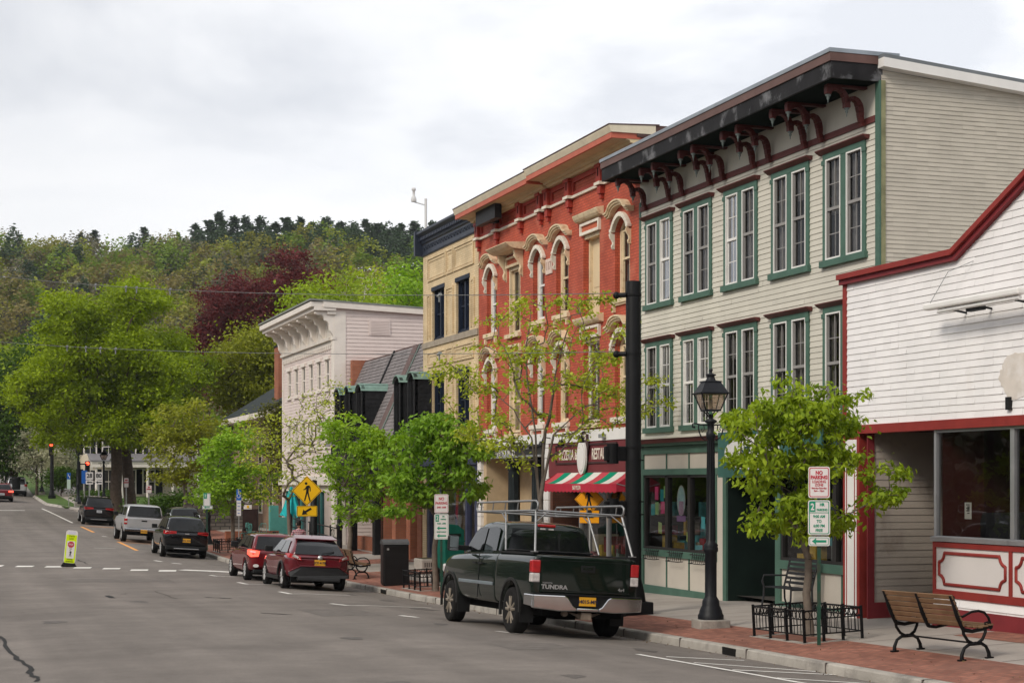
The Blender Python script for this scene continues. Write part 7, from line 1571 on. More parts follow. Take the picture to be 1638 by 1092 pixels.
for i, (u, v, ru, rv, z_, lf, lab) in enumerate(((500, 500, 45, 55, 128, 'lime', 'yellow green tree left of centre behind the pink building roof'), (560, 490, 42, 52, 134, 'lime', 'pale yellow green tree rising over the middle of the pink building roof'), (610, 480, 36, 50, 140, 'young', 'thin half bare tree with pale trunk over the pink building roof'), (655, 480, 40, 55, 126, 'bright', 'vivid green tree beside the left edge of the yellow brick block'), (585, 520, 60, 36, 120, 'lime', 'low leafy tree just above the pink building side wall'))):
    street(0, 0, [(u, v, ru, rv, 4), (u + 10, v + 40, ru, rv, 3)], 150, 4.5, LF[lf], 36 if lf != 'young' else 12, .6, .36, 30 + i, lab, 4, .2, bark=BIRCH if i in (1, 2) else BARK, base=(*AT(u, z_), 1.5), group=BT)
BL = 'white blossoming trees by the far footpath'
street(0, 0, [(55, 720, 38, 26, 5), (35, 735, 20, 20, 2), (80, 735, 26, 22, 3), (50, 700, 26, 14, 1.5), (62, 760, 26, 14, 1)], 170, 2.0, LF['blossom'], 40, .33, .2, 41, 'round white blossoming tree beside the far lamp and silver wagon', 2.2, .14, bark=BARK, base=(*AT(59, 147), gz(*AT(59, 147)[::-1])), group=BL)
street(0, 0, [(100, 735, 18, 18, 4), (112, 740, 14, 14, 2)], 90, 1.6, LF['blossom'], 40, .33, .2, 42, 'smaller white blossoming tree right of the tall traffic signal post', 2.2, .12, bark=BARK, base=(*AT(100, 152), 1.4), group=BL)
street(0, 0, [(98, 762, 18, 14, 4), (84, 770, 8, 10, 1), (112, 770, 8, 8, 1)], 90, 1.2, LF['hedge'], 60, .3, .22, 43, 'dark green rounded bush by the far footpath', .4, .06, bark=BARK, base=(*AT(98, 144), 1.35), group=None, name='bush', cat='bush')
for i, (u, z_, lab) in enumerate(((150, 128, 'low clipped hedge in front of the porch house steps'), (230, 108, 'dark hedge beside the second maple trunk'), (272, 99, 'tall dark shrubbery under the olive street tree'))):
    x, y = AT(u, z_); z = gz(y, x)
    k = 2.6 if i == 2 else 1
    street(0, 0, [(u, VH - (z + .35 * k - H) / z_ * F, 20 + 6 * k, 7 * k, 4), (u + 18, VH - (z + .35 * k - H) / z_ * F, 18, 8 * k, 4)], int(110 * k), 1.2, LF['dark'], 60, .3, .2, 50 + i, lab, .3, .05, bark=BARK, base=(x, y, z), group=None, name='hedge', cat='hedge')
street(0, 0, [(440, 720, 12, 60, 4), (428, 690, 14, 40, 2), (440, 660, 12, 20, 2)], 120, .3, LF['ivy'], 40, .22, .16, 60, 'ivy climbing the gable wall of the brick house', .4, .05, bark=BARK, base=(17.7, 88.0, .1), group=None, name='ivy', cat='climber')
# the wooded hill: single pines stand on its crest, the rest reads as one mass
def hill_at(u, dp):
    x, y = AT(u, dp); return x, y, hill_z(x, y)
def quads(g, n, c, r, size):
    d = g.normal(size=(n, 3)); d /= np.linalg.norm(d, axis=1, keepdims=True); d[:, 2] = np.abs(d[:, 2]) * 1.0 - .25
    az = np.arctan2(d[:, 1], d[:, 0]); k = (g.uniform(.55, 1, n) ** .5) * (1 + .22 * np.sin(3 * az + c[0]) + .18 * np.sin(5 * d[:, 2] + c[1]))
    return np.array(c) + d * k[:, None] * np.array(r)
def forest():
    g = np.random.default_rng(77); bins = {k: [] for k in range(6)}; trunks = MB()
    n = 0
    while n < 900:
        dp = 195 + 265 * g.uniform() ** .8; u = g.uniform(-170, 1150)
        x, y, z = hill_at(u, dp)
        if dp < 235 and u > 500: continue
        hgt = g.uniform(7, 13); r = hgt * g.uniform(.3, .46)
        kind = int(g.choice(6, p=(.22, .16, .16, .18, .14, .14)))
        if dp > 370 and u > 300 and g.uniform() < .7: kind = 4
        pts = quads(g, int(480 + 160 * g.uniform()), (x, y, z + hgt * .52), (r, r, hgt * .5), 1)
        if kind == 4:
            t = (pts[:, 2] - z) / hgt; pts[:, :2] = np.array([x, y]) + (pts[:, :2] - [x, y]) * (1.25 - t)[:, None]
        bins[kind].append(pts); n += 1
    mats = [leaf_mat('wood_green', (.085, .15, .016), (.24, .33, .04), var=.24, scale=.06, trans=.3), leaf_mat('wood_lime', (.13, .17, .016), (.34, .37, .055), var=.24, scale=.06, trans=.3), leaf_mat('wood_bud', (.14, .12, .035), (.30, .25, .085), var=.24, scale=.06, trans=.3), leaf_mat('wood_olive', (.13, .14, .022), (.32, .30, .055), var=.24, scale=.06, trans=.3), leaf_mat('wood_pine', (.026, .05, .024), (.08, .125, .055), var=.24, scale=.06, trans=.15), leaf_mat('wood_grey', (.10, .095, .055), (.21, .195, .115), var=.24, scale=.06, trans=.2)]
    ms = []
    for k in range(6): ms.append(leaves_mesh('w', np.concatenate(bins[k]), 0.62 if k != 4 else .66, mats[k], (0, 0, 0), .8, .1, 100 + k, .2))
    tot = bpy.data.meshes.new('woodland'); bm = bmesh.new()
    for k, me in enumerate(ms):
        o0 = len(bm.faces); bm.from_mesh(me); bm.faces.ensure_lookup_table()
        for f_ in bm.faces[o0:]: f_.material_index = k
        bpy.data.meshes.remove(me)
    bm.to_mesh(tot); bm.free()
    for m in mats: tot.materials.append(m)
    o = bpy.data.objects.new('woodland', tot); COL.objects.link(o); tag(o, 'mixed spring woodland covering the hill behind the street', 'woodland', None, 'stuff')
forest()
PG = 'dark pines on the crest of the hill'
pine_at = [(u_, v_, 26) for u_, v_ in ((322, 372), (345, 366), (362, 374), (384, 368), (404, 372), (428, 366), (446, 374), (470, 364), (490, 370), (512, 366), (533, 372), (556, 366), (576, 376), (597, 366), (618, 372), (630, 380), (652, 372), (676, 378))] + [(335, 356, 34), (352, 346, 38), (372, 350, 34), (392, 353, 32), (415, 352, 34), (440, 356, 30), (458, 350, 36), (480, 353, 34), (500, 350, 38), (522, 347, 42), (545, 352, 36), (566, 355, 32), (585, 350, 38), (606, 352, 36), (640, 362, 30), (664, 356, 32), (690, 360, 30), (312, 362, 24), (285, 372, 20), (230, 360, 22), (150, 366, 20), (32, 376, 18), (130, 372, 16)]
protos = {}
for i, (u, vt, hp) in enumerate(pine_at):
    dp = 400 if i < 18 else (425 if u > 300 else 440)
    x, y = AT(u, dp); top = H - (vt - VH) * dp / F; hgt = hp * dp / F * 2.2; zb_ = top - hgt
    k = i % 6
    if k not in protos:
        t = thing('pine_tree', 'dark pine standing above the other trees on the crest of the hill', 'pine', (x, y, zb_), PG)
        g = np.random.default_rng(200 + k); P_ = []
        for j in range(34):
            q = j / 33; zz_ = .25 * 14 + 14 * .75 * q; rr_ = 14 * .31 * (1 - q ** 1.6) ** .8 * g.uniform(.3, 1.2) + .3; a = g.uniform(0, 6.28)
            for s_ in np.linspace(.15, 1, 7): P_.append(np.array((rr_ * s_ * math.cos(a), rr_ * s_ * math.sin(a), zz_ + .12 * rr_ * s_)) + g.normal(0, .26, (6, 3)))
        me = leaves_mesh('crown', np.concatenate(P_), .95, LF['pine'], (0, 0, 0), .6, .1, 300 + k)
        c = bpy.data.objects.new('crown', me); COL.objects.link(c); c.parent = t
        mb = MB(); mb.tube([(0, 0, -2), (0, 0, 13.2)], [.3, .06], 6); tr_ = bpy.data.objects.new('trunk', mb.mesh('trunk', BARK)); COL.objects.link(tr_); tr_.parent = t
        protos[k] = t
    else:
        t = copy_tree(protos[k]); t.location = (x, y, zb_)
    q_ = hgt / 14 * random.uniform(.9, 1.5); t.scale = (q_, q_, hgt / 14 * random.uniform(.86, 1.06)); t.rotation_euler = (0, 0, random.uniform(0, 6.28))
# ---------------------------------------------------------------- street furniture
iron = M('cast_iron', (.005, .005, .0055), .55, .3, 5, .1, 40, spec=.2); lampbk = M('lamp_black', (.010, .011, .014), .5, .25, 4, spec=.25)
wood = M('bench_wood', (.19, .115, .065), .6, .25, 3, .15, 30, streak=1, dirt=((.16, .095, .055), 4, .55, .6))
lens = glass_mat('lantern_glass', (.80, .70, .64), .22, .25)
def pos(u, v): return Vector(GR(u, v))
# --- lamp posts
LG = 'lantern lamp posts along the street'
def make_lamp():
    o = thing('street_lamp', 'black lantern lamp post on a concrete block before the cream clapboard shop', 'street lamp', (0, 0, 0), LG, local=True)
    mb = MB(); mb.box(-.28, .28, -.28, .28, -.3, .15); mb.build('concrete_block', MATS['kerb_stone'], o, bevel=.02)
    mb = MB(); n = 20
    mb.lathe([(.23, .15), (.23, .22), (.21, .25), (.20, .30), (.175, .36), (.155, .40), (.15, .48), (.125, .52), (.105, .56), (.105, 1.33), (.13, 1.36), (.13, 1.41), (.12, 1.44), (.13, 1.47), (.085, 1.52), (.07, 2.6), (.062, 3.35), (.085, 3.38), (.085, 3.46), (.06, 3.50), (.06, 3.62), (.11, 3.66), (.11, 3.68), (.04, 3.72), (.05, 3.78), (.0, 3.8)], (0, 0, 0), n)
    for k in range(10): a = 2 * math.pi * k / 10; mb.tube([(.083 * math.cos(a), .083 * math.sin(a), 1.55), (.062 * math.cos(a), .062 * math.sin(a), 3.33)], .011, 4)
    mb.build('post', lampbk, o)
    for sg in (-1, 1):
        mb = MB(); mb.tube([(sg * x, 0, z) for x, z in [(.05, 3.60), (.20, 3.61), (.30, 3.63), (.34, 3.62), (.335, 3.56), (.30, 3.55), (.295, 3.58)]], .013, 6); mb.tube([(sg * x, 0, z) for x, z in [(.07, 3.36), (.11, 3.34), (.17, 3.38), (.21, 3.46), (.23, 3.56), (.22, 3.60)]], .012, 6); mb.tube([(sg * x, 0, z) for x, z in [(.13, 3.60), (.12, 3.52), (.155, 3.48), (.18, 3.52), (.155, 3.54)]], .01, 5); mb.ball((sg * .31, 0, 3.57), .018, 8)
        mb.build('scroll_arm', lampbk, o)
    z0, z1, w0, w1 = 3.86, 4.16, .135, .24
    mb = MB()
    for a in range(4): q = R(45 + 90 * a); mb.tube([(.055 * math.cos(q), .055 * math.sin(q), 3.74), (.06 * math.cos(q), .06 * math.sin(q), 3.78), (w0 * 1.2 * math.cos(q), w0 * 1.2 * math.sin(q), z0)], .011, 5)
    mb.lathe([(w0 * 1.55, z0 - .012), (w0 * 1.55, z0 + .012), (w0 * 1.3, z0 + .02)], (0, 0, 0), 4, phase=R(45), smooth=False)
    for a in range(4):
        q = R(45 + 90 * a); k = math.sqrt(2); mb.tube([(w0 * k * math.cos(q), w0 * k * math.sin(q), z0), (w1 * k * math.cos(q), w1 * k * math.sin(q), z1)], .012, 5)
    k = math.sqrt(2)
    mb.lathe([(w1 * 1.1 * k, z1 - .01), (w1 * 1.12 * k, z1 + .012), (w1 * 1.02 * k, z1 + .02), (.145 * k, z1 + .20), (.16 * k, z1 + .205), (.155 * k, z1 + .22), (.10, z1 + .235)], (0, 0, 0), 4, phase=R(45), smooth=False)
    mb.lathe([(.10, z1 + .225), (.075, z1 + .27), (.065, z1 + .31), (.095, z1 + .33), (.09, z1 + .345), (.03, z1 + .36), (.022, z1 + .39), (.036, z1 + .41), (.036, z1 + .43), (.0, z1 + .455)], (0, 0, 0), 14); mb.build('lantern_frame', lampbk, o)
    fr = o.children[-1]; mb = MB()
    for a in range(4):
        q0, q1 = R(45 + 90 * a), R(135 + 90 * a); mb.poly([(w0 * k * .97 * math.cos(q0), w0 * k * .97 * math.sin(q0), z0 + .012), (w0 * k * .97 * math.cos(q1), w0 * k * .97 * math.sin(q1), z0 + .012), (w1 * k * .97 * math.cos(q1), w1 * k * .97 * math.sin(q1), z1 - .01), (w1 * k * .97 * math.cos(q0), w1 * k * .97 * math.sin(q0), z1 - .01)])
    mb.build('lantern_pane', lens, fr)
    mb = MB(); mb.lathe([(.045, z0), (.045, z0 + .08), (.03, z0 + .085), (.036, z0 + .16), (.02, z0 + .22), (.0, z0 + .23)], (0, 0, 0), 12); mb.build('lamp_bulb', M('bulb_glass', (.5, .45, .4), .2, .1), fr)
    return o
L1 = make_lamp(); L1.location = pos(1137, 1003) ; L1.rotation_euler = (0, 0, R(-8))
def lamp(label, x, y, z, rz=0, dz=0.0):
    o = copy_tree(L1); o.location = (x, y, z); o.rotation_euler = (0, 0, rz); o['label'] = label; return o
x, y = AT(543, 63); lamp('black lantern lamp post rising behind the dark red crossover', x, y, gz(y, x) - .12)
x, y = AT(333, 77); lamp('black lantern lamp post standing beside the vivid green street tree', x, y, gz(y, x) - .12)
x, y = AT(125, 124); lamp('far black lantern lamp post left of the route signs', x, y, zc(0, 803, 124) - .12)
x, y = AT(67, 148); lamp('farthest black lantern lamp post under the white blossoming tree', x, y, zc(0, 787, 148) - .12)
x, y = AT(166, 116); lamp('black lantern lamp post between the route signs and the huge maple trunk', x, y, .35)
# --- signal poles
SG = 'tall black signal poles'
def signal_pole(label, x, y, z, h, r, bands=True):
    o = thing('signal_pole', label, 'signal pole', (x, y, z), SG)
    mb = MB(); mb.lathe([(r * 1.12, -.1), (r * 1.1, .8), (r, h - .01), (r * .98, h), (0, h)], (x, y, z), 14); mb.build('pole', iron, o)
    mb = MB(); mb.box(x - r * 2.1, x + r * 2.1, y - r * 2.1, y + r * 2.1, z - .2, z + .26); mb.lathe([(r * 1.7, .26), (r * 1.55, .42), (r * 1.25, .62), (r * 1.12, .7)], (x, y, z), 14); mb.build('base', iron, o, bevel=.02)
    if bands:
        for zz_ in (h - .28, h - 1.47):
            mb = MB(); mb.lathe([(r * 1.12, zz_ - .02), (r * 1.12, zz_ + .02)], (x, y, z), 14); mb.tube([(x - r, y, z + zz_), (x - r - .12, y + .1, z + zz_)], .05, 6); mb.ball((x - r - .16, y + .14, z + zz_), .075, 10); mb.build('wire_clamp', iron, o)
        for zz_ in (3.25, 2.15):
            mb = MB()
            for d_ in (-.13, .13): mb.lathe([(r * 1.14, zz_ + d_ - .02), (r * 1.14, zz_ + d_ + .02)], (x, y, z), 14); mb.tube([(x + r, y, z + zz_ + d_), (x + r * 1.5, y, z + zz_ + d_)], .015, 5)
            mb.build('band', iron, o)
            mb = MB(); mb.box(x - r - .46, x - r, y - .02, y + .1, z + zz_ - .15, z + zz_ + .15); mb.tube([(x - r - .28, y + .05, z + zz_ - .2), (x - r - .28, y + .05, z + zz_ + .2)], .12, 10); mb.build('sign_bracket', iron, o, bevel=.02)
    return o
pp = pos(1013, 982)
dpp = pp.x * SP + pp.y * CP
signal_pole('tall thick black signal pole with clamps standing between red block and clapboard shop', pp.x, pp.y, pp.z, zc(0, 450, dpp) - pp.z, .15)
x, y = AT(83, 139); p2 = signal_pole('black signal pole with red light at the far street corner', x, y, zc(0, 797, 139), zc(0, 716, 139) - zc(0, 797, 139), .14, False)
def signal_head(label, x, y, z, sc=1.0):
    o = thing('traffic_signal', label, 'traffic light', (x, y, z), 'traffic signals lit red'); s_ = sc
    mb = MB(); mb.box(x - .18 * s_, x + .18 * s_, y, y + .25, z - .55 * s_, z + .55 * s_); mb.build('housing', iron, o, bevel=.03)
    for k, m in enumerate((M('signal_red', (.9, .05, .02), .3, .02, 3, emit=(1, .05, .02, 6)), M('signal_off', (.05, .04, .02), .3), MATS['signal_off'] if 'signal_off' in MATS else None)):
        zz_ = z + (.36 - .36 * k) * s_; mb = MB(); mb.lathe([(.13 * s_, 0), (.10 * s_, -.03), (.0, -.05)], (x, y - .005, zz_), 14, axis='y'); mb.build('lens', m, o)
        mb = MB(); mb.lathe([(.15 * s_, 0), (.15 * s_, -.14)], (x, y - .005, zz_ ), 14, axis='y'); 
        if k == 1: mb.build('visor', iron, o)
    return o
x, y = AT(82, 138.4); signal_head('traffic light glowing red on top of the far corner pole', x, y, zc(0, 718, 138.4))
x, y = AT(140, 132); signal_head('traffic light glowing red beside the far lantern lamp', x, y, zc(0, 741, 132) - .36)
x0_, y0_ = AT(127, 131); mb = MB(); mb.tube([(x0_, y0_, zc(0, 742, 131)), (x, y, zc(0, 742, 132))], .05, 6); mb.tube([(x0_, y0_, gz(y0_, x0_) - .3), (x0_, y0_, zc(0, 738, 131))], .08, 8); o = mb.build('signal_post', iron, None, org=(x0_, y0_, .5)); tag(o, 'black post and arm carrying the red light beside the far lantern', 'signal post')
x, y = AT(502, 62); z = gz(y, x); mb = MB(); mb.lathe([(.17, -.1), (.16, .5), (.13, .7), (.12, 3.05), (0, 3.08)], (x, y, z), 12); o = mb.build('signal_post', iron, None, org=(x, y, z)); tag(o, 'short black post right behind the yellow diamond crossing sign', 'post')
# --- span wires with hangers
def wire(name, label, p, q, sag, r=.012, n=24, hang=()):
    mb = MB(); p, q = Vector(p), Vector(q); pts = [p.lerp(q, i / n) - Vector((0, 0, sag * 4 * (i / n) * (1 - i / n))) for i in range(n + 1)]; mb.tube(pts, r, 5)
    o = mb.build(name, iron, None, org=p); tag(o, label, 'wire')
    for h_ in hang:
        c = p.lerp(q, h_) - Vector((0, 0, sag * 4 * h_ * (1 - h_))); k = MB(); k.tube([c + Vector((.0, -.12, .01)), c + Vector((0, .12, -.01))], .035, 6); k.tube([c + Vector((0, 0, .05)), c - Vector((0, 0, .16))], .02, 5); k.build('wire_hanger', MATS['goods_grey'], o)
    return o
a = Vector((pp.x - .3, pp.y + .15, zc(0, 468.5, dpp)))
def far_pt(u, v, z_): x, y = AT(u, z_); return Vector((x, y, H - (v - VH) * z_ / F))
WM = M('wire_grey', (.16, .16, .16), .6)
w1 = wire('span_wire', 'upper overhead wire from the black pole across the sky and hill', a, far_pt(-70, 433, 66), .35, .009, hang=(.16, .52, .58, .60, .66)); w1.data.materials[0] = WM
w2 = wire('span_wire', 'lower overhead wire crossing in front of the maple', Vector((a.x, a.y, zc(0, 562, dpp))), far_pt(-70, 541, 66), .25, .008, hang=(.16, .62, .65, .68, .72)); w2.data.materials[0] = WM
# --- street signs
swh = M('sign_white', (.70, .66, .64), .45, .04); srd = M('sign_red', (.48, .05, .07), .5, .06); sgr = M('sign_green_ink', (.02, .26, .15), .5, .06); syl = M('sign_yellow', (.80, .47, .01), .45, .04); sbl = M('sign_blue', (.02, .13, .50), .45, .05); sbk = M('sign_black', (.012, .012, .012), .6); galv = M('galvanised', (.33, .33, .32), .5, .15, 6, metal=.4); postg = M('post_green', (.02, .06, .04), .5, .2, 6, dirt=((.09, .04, .03), 3, .5, .6))
def rrect(cx, cz, w_, h_, r, n=5):
    pts = []
    for sx, sz, a0 in ((1, 1, 0), (-1, 1, 90), (-1, -1, 180), (1, -1, 270)):
        for k in range(n + 1): a_ = R(a0 + 90 * k / n); pts.append((cx + sx * (w_ / 2 - r) + r * math.cos(a_), cz + sz * (h_ / 2 - r) + r * math.sin(a_)))
    return pts
def plate_(o, cz, w_, h_, base, ink=None, y=-.04, th=.006, r=.035, bw=.012, name='sign_plate', x=0.0):
    mb = MB(); mb.prism([(px_, y, pz) for px_, pz in rrect(x, cz, w_, h_, r)], (0, th, 0)); p = mb.build(name, base, o)
    if ink:
        mb = MB(); A = rrect(x, cz, w_ - .03, h_ - .03, r * .8); B = rrect(x, cz, w_ - .03 - 2 * bw, h_ - .03 - 2 * bw, r * .6); n = len(A)
        mb.add([(q[0], y - .002, q[1]) for q in A] + [(q[0], y - .002, q[1]) for q in B], [(i, (i + 1) % n, n + (i + 1) % n, n + i) for i in range(n)]); mb.build('sign_border', ink, p)
    return p
def tx(p, s_, cz, size, ink, sx=.85, bold=.002, x=0, y=-.043): text('sign_lettering', s_, size, ink, (x, y, cz), CAMW, p, sx=sx, depth=.001, font_bold=bold)
def arrow(p, cz, L, ink, y=-.044, hd=.05, th=.018, x=0):
    mb = MB(); mb.poly([(x - L / 2, y, cz), (x - L / 2 + hd * 1.3, y, cz + hd), (x - L / 2 + hd * 1.3, y, cz + th), (x + L / 2, y, cz + th), (x + L / 2, y, cz - th), (x - L / 2 + hd * 1.3, y, cz - th), (x - L / 2 + hd * 1.3, y, cz - hd)]); mb.build('arrow', ink, p)
def sign_post(name, label, x, y, z, yaw, h, mat, group=None, r=.028, cat='sign'):
    o = thing(name, label, cat, (x, y, z), group, (0, 0, yaw), local=True); mb = MB(); mb.box(-r, r, -.02, .02, -.3, h); mb.build('post', mat, o); return o
g0 = pos(1310, 1031); dg = g0.x * SP + g0.y * CP; zz = lambda v: zc(0, v, dg) - g0.z
yaw = -math.atan2(g0.x, g0.y) * .9
o = sign_post('parking_sign', 'no parking loading zone sign over two hour parking sign by the near tree fence', g0.x, g0.y, g0.z, yaw, zz(748), postg, 'street parking signs')
c1 = (zz(746) + zz(796)) / 2; h1 = zz(746) - zz(796); p = plate_(o, c1, .325, h1, swh, srd)
for s_, q, sz, sx, b in (('NO', .30, .075, .85, .004), ('PARKING', .155, .072, .80, .004), ('LOADING', .02, .055, .8, .0015), ('ZONE', -.085, .055, .8, .0015), ('Monday-Saturday', -.185, .036, .85, .001), ('8am - 10pm', -.27, .036, .85, .001)): tx(p, s_, c1 + q * h1, sz * h1 / .48 * 1.05, srd, sx, b)
c2 = (zz(799.5) + zz(855)) / 2; h2 = zz(799.5) - zz(855); p = plate_(o, c2, .335, h2, swh, sgr)
mb = MB(); mb.poly([(-.145, -.043, c2 + h2 * .17), (-.055, -.043, c2 + h2 * .17), (-.055, -.043, c2 + h2 * .45), (-.145, -.043, c2 + h2 * .45)]); mb.poly([(-.145, -.043, c2 + h2 * .13), (.145, -.043, c2 + h2 * .13), (.145, -.043, c2 + h2 * .15), (-.145, -.043, c2 + h2 * .15)]); mb.build('sign_block', sgr, p)
tx(p, '2', c2 + h2 * .30, .14, swh, .8, .004, -.10, -.046); tx(p, 'HR', c2 + h2 * .37, .062, sgr, .85, .003, .045); tx(p, 'PARKING', c2 + h2 * .22, .052, sgr, .75, .002, .045)
for s_, q in (('9:00 AM', .03), ('TO', -.11), ('6:00 PM', -.24), ('FREE', -.37)): tx(p, s_, c2 + q * h2, .062, sgr, .85, .002)
c3 = (zz(857.5) + zz(872.5)) / 2; p = plate_(o, c3, .32, zz(857.5) - zz(872.5), swh, sgr, r=.025, bw=.008); arrow(p, c3, .22, sgr)
g0 = pos(706, 951); dg = g0.x * SP + g0.y * CP; zz = lambda v: zc(0, v, dg) - g0.z
o = sign_post('parking_sign', 'no parking sign over green lettered parking sign beside the dense green street tree', g0.x, g0.y, g0.z, R(-14), zz(792), postg, 'street parking signs')
c1, h1 = (zz(790) + zz(820)) / 2, zz(790) - zz(820); p = plate_(o, c1, .36, h1, swh, srd, bw=.006)
for s_, q, sz in (('NO', .25, .11), ('PARKING', .02, .09), ('2AM - 6AM', -.2, .06)): tx(p, s_, c1 + q * h1, sz, srd, .8, .003)
c2, h2 = (zz(821.5) + zz(862)) / 2, zz(821.5) - zz(862); p = plate_(o, c2, .37, h2, swh, sgr, bw=.006); mb = MB(); mb.poly([(-.15, -.043, c2 + h2 * .2), (-.06, -.043, c2 + h2 * .2), (-.06, -.043, c2 + h2 * .46), (-.15, -.043, c2 + h2 * .46)]); mb.build('sign_block', sgr, p)
tx(p, '2', c2 + h2 * .33, .15, swh, .8, .003, -.105, -.046); tx(p, 'HR', c2 + h2 * .4, .055, sgr, .85, .002, .05); tx(p, 'PARKING', c2 + h2 * .29, .045, sgr, .75, .002, .05); tx(p, '9AM - 6PM', c2 + h2 * .12, .06, sgr, .8, .002); arrow(p, c2 - .06 * h2, .24, sgr); tx(p, 'EXCEPT SUNDAY', c2 - .21 * h2, .045, sgr, .7); arrow(p, c2 - .36 * h2, .24, sgr)
g0 = pos(331, 880); dg = 72.5; zz = lambda v: zc(0, v, dg) - g0.z
o = sign_post('parking_sign', 'green and white parking sign with small arrow plate half hidden by the vivid green tree', g0.x, g0.y, g0.z, R(-10), zz(790), postg, 'street parking signs', .035)
p = plate_(o, zz(799), .30, zz(787) - zz(808), swh, sgr, r=.02); mb = MB(); mb.box(-.14, .0, -.046, -.042, zz(797), zz(788)); mb.build('sign_block', sgr, p); tx(p, '2', zz(792.5), .16, swh, .8, .003, -.07, -.048); p = plate_(o, zz(811), .44, .15, swh, sgr, r=.02, x=.02); arrow(p, zz(811), .24, sgr)
x, y = AT(382, 73); z = gz(y, x); zz = lambda v: zc(0, v, 73) - z
o = sign_post('disabled_parking_sign', 'blue wheelchair parking sign with white plate below on slim grey post', x, y, z, R(-10), zz(784), galv, None, .02)
p = plate_(o, zz(791), .20, zz(781.5) - zz(799.5), sbl, None, r=.015); mb = MB(); c = zz(790.5); mb.tube([(-.02, -.045, c + .16), (-.02, -.045, c + .02), (.05, -.045, c + .02), (.06, -.045, c - .08)], .018, 6); mb.tube([(.0 + .07 * math.cos(R(a_)), -.045, c - .07 + .07 * math.sin(R(a_))) for a_ in range(120, 361, 20)], .014, 5); mb.ball((-.02, -.045, c + .2), .03, 8); mb.build('wheelchair_symbol', swh, p)
p = plate_(o, zz(812), .19, zz(800) - zz(825), swh, None, r=.01)
for k in range(4): tx(p, 'PERMIT' if k % 2 else 'PARKING', zz(804 + 5.5 * k), .045, sbl, .75)
x, y = AT(21 + 89, 122); z = zc(0, 803, 122); zz = lambda v: zc(0, v, 122) - z
o = sign_post('disabled_parking_sign', 'far blue wheelchair parking sign beside the grass plot', x, y, z, R(-6), zz(756), galv, None, .03)
p = plate_(o, zz(761), .26, .48, sbl, None, r=.02); mb = MB(); mb.tube([(-.03, -.05, zz(758)), (-.03, -.05, zz(761)), (.06, -.05, zz(761)), (.07, -.05, zz(764))], .03, 5); mb.build('wheelchair_symbol', swh, p); p = plate_(o, zz(774), .25, .7, M('sign_pale_green', (.5, .62, .55)), None, r=.02)
# pedestrian crossing diamonds
def walker(p, cz, s_, y, ink, flip=1, head=True, cx=0.0):
    """walking figure of the crossing sign, s_ = height"""
    k = s_ * flip; parts = [[(-.02, .28), (.10, .30), (.16, .22), (.17, .02), (.13, .02), (.115, .17), (.09, .2), (.075, -.02), (-.045, -.02), (-.035, .14), (-.07, .10), (-.17, .075), (-.175, .105), (-.095, .15)], [(-.045, -.02), (.03, -.02), (-.02, -.2), (-.09, -.44), (-.14, -.42), (-.085, -.2)], [(.005, -.02), (.075, -.02), (.11, -.2), (.17, -.42), (.115, -.45), (.05, -.22)]]
    mb = MB()
    for q in parts: mb.poly([(cx + a_ * k, y, cz + b_ * s_) for a_, b_ in q])
    if head: mb.poly([(cx + (-.045 + .062 * math.cos(R(a_))) * k, y, cz + (.385 + .062 * math.sin(R(a_))) * s_) for a_ in range(0, 360, 20)])
    mb.build('walking_figure', ink, p, fix=False)
def diamond(o, cz, hd, y=-.05):
    mb = MB(); mb.prism([(0, y, cz + hd), (hd, y, cz), (0, y, cz - hd), (-hd, y, cz)], (0, .006, 0)); p = mb.build('diamond_plate', syl, o)
    mb = MB(); a_, b_ = hd * .95, hd * .915; mb.add([(0, y - .002, cz + a_), (a_, y - .002, cz), (0, y - .002, cz - a_), (-a_, y - .002, cz), (0, y - .002, cz + b_), (b_, y - .002, cz), (0, y - .002, cz - b_), (-b_, y - .002, cz)], [(i, (i + 1) % 4, 4 + (i + 1) % 4, 4 + i) for i in range(4)]); mb.build('sign_border', sbk, p); return p
zd_ = 56.6; x, y = AT(491, zd_); z = gz(y, x); zz = lambda v: zc(0, v, zd_) - z
o = sign_post('crossing_sign', 'yellow diamond pedestrian crossing sign with yellow arrow plate below it', x, y, z, R(-10), zz(770), galv, None, .03)
hd = 23.5 * zd_ / F; p = diamond(o, zz(784.5), hd * 1.02); walker(p, zz(786), .72, -.055, sbk)
p = plate_(o, zz(817), .68, .35, syl, sbk, y=-.05, r=.03, bw=.012); c = zz(817); mb = MB(); mb.poly([(-.17, -.055, c - .12), (.03, -.055, c - .10), (-.03, -.055, c - .05), (.16, -.055, c + .06), (.12, -.055, c + .12), (-.07, -.055, c + .01), (-.12, -.055, c + .06)]); mb.build('arrow', sbk, p)
# amber crossing sign with mirrored figure, standing before the restaurant window
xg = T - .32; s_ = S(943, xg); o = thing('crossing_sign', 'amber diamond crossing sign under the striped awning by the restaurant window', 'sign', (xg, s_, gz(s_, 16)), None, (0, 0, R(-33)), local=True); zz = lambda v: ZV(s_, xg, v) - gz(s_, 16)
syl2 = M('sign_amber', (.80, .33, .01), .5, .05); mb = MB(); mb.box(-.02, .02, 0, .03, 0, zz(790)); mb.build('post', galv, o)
p = diamond(o, zz(798), .40, -.03); p.data.materials[0] = syl2; walker(p, zz(798), .62, -.036, sbk, -1); mb = MB(); mb.box(-.26, .26, -.03, -.02, zz(836), zz(816)); p = mb.build('arrow_plate', syl2, o); mb = MB(); mb.poly([(-.12, -.035, zz(828)), (.12, -.035, zz(828)), (.05, -.035, zz(815)), (-.05, -.035, zz(815))]); mb.build('arrow', sbk, p)
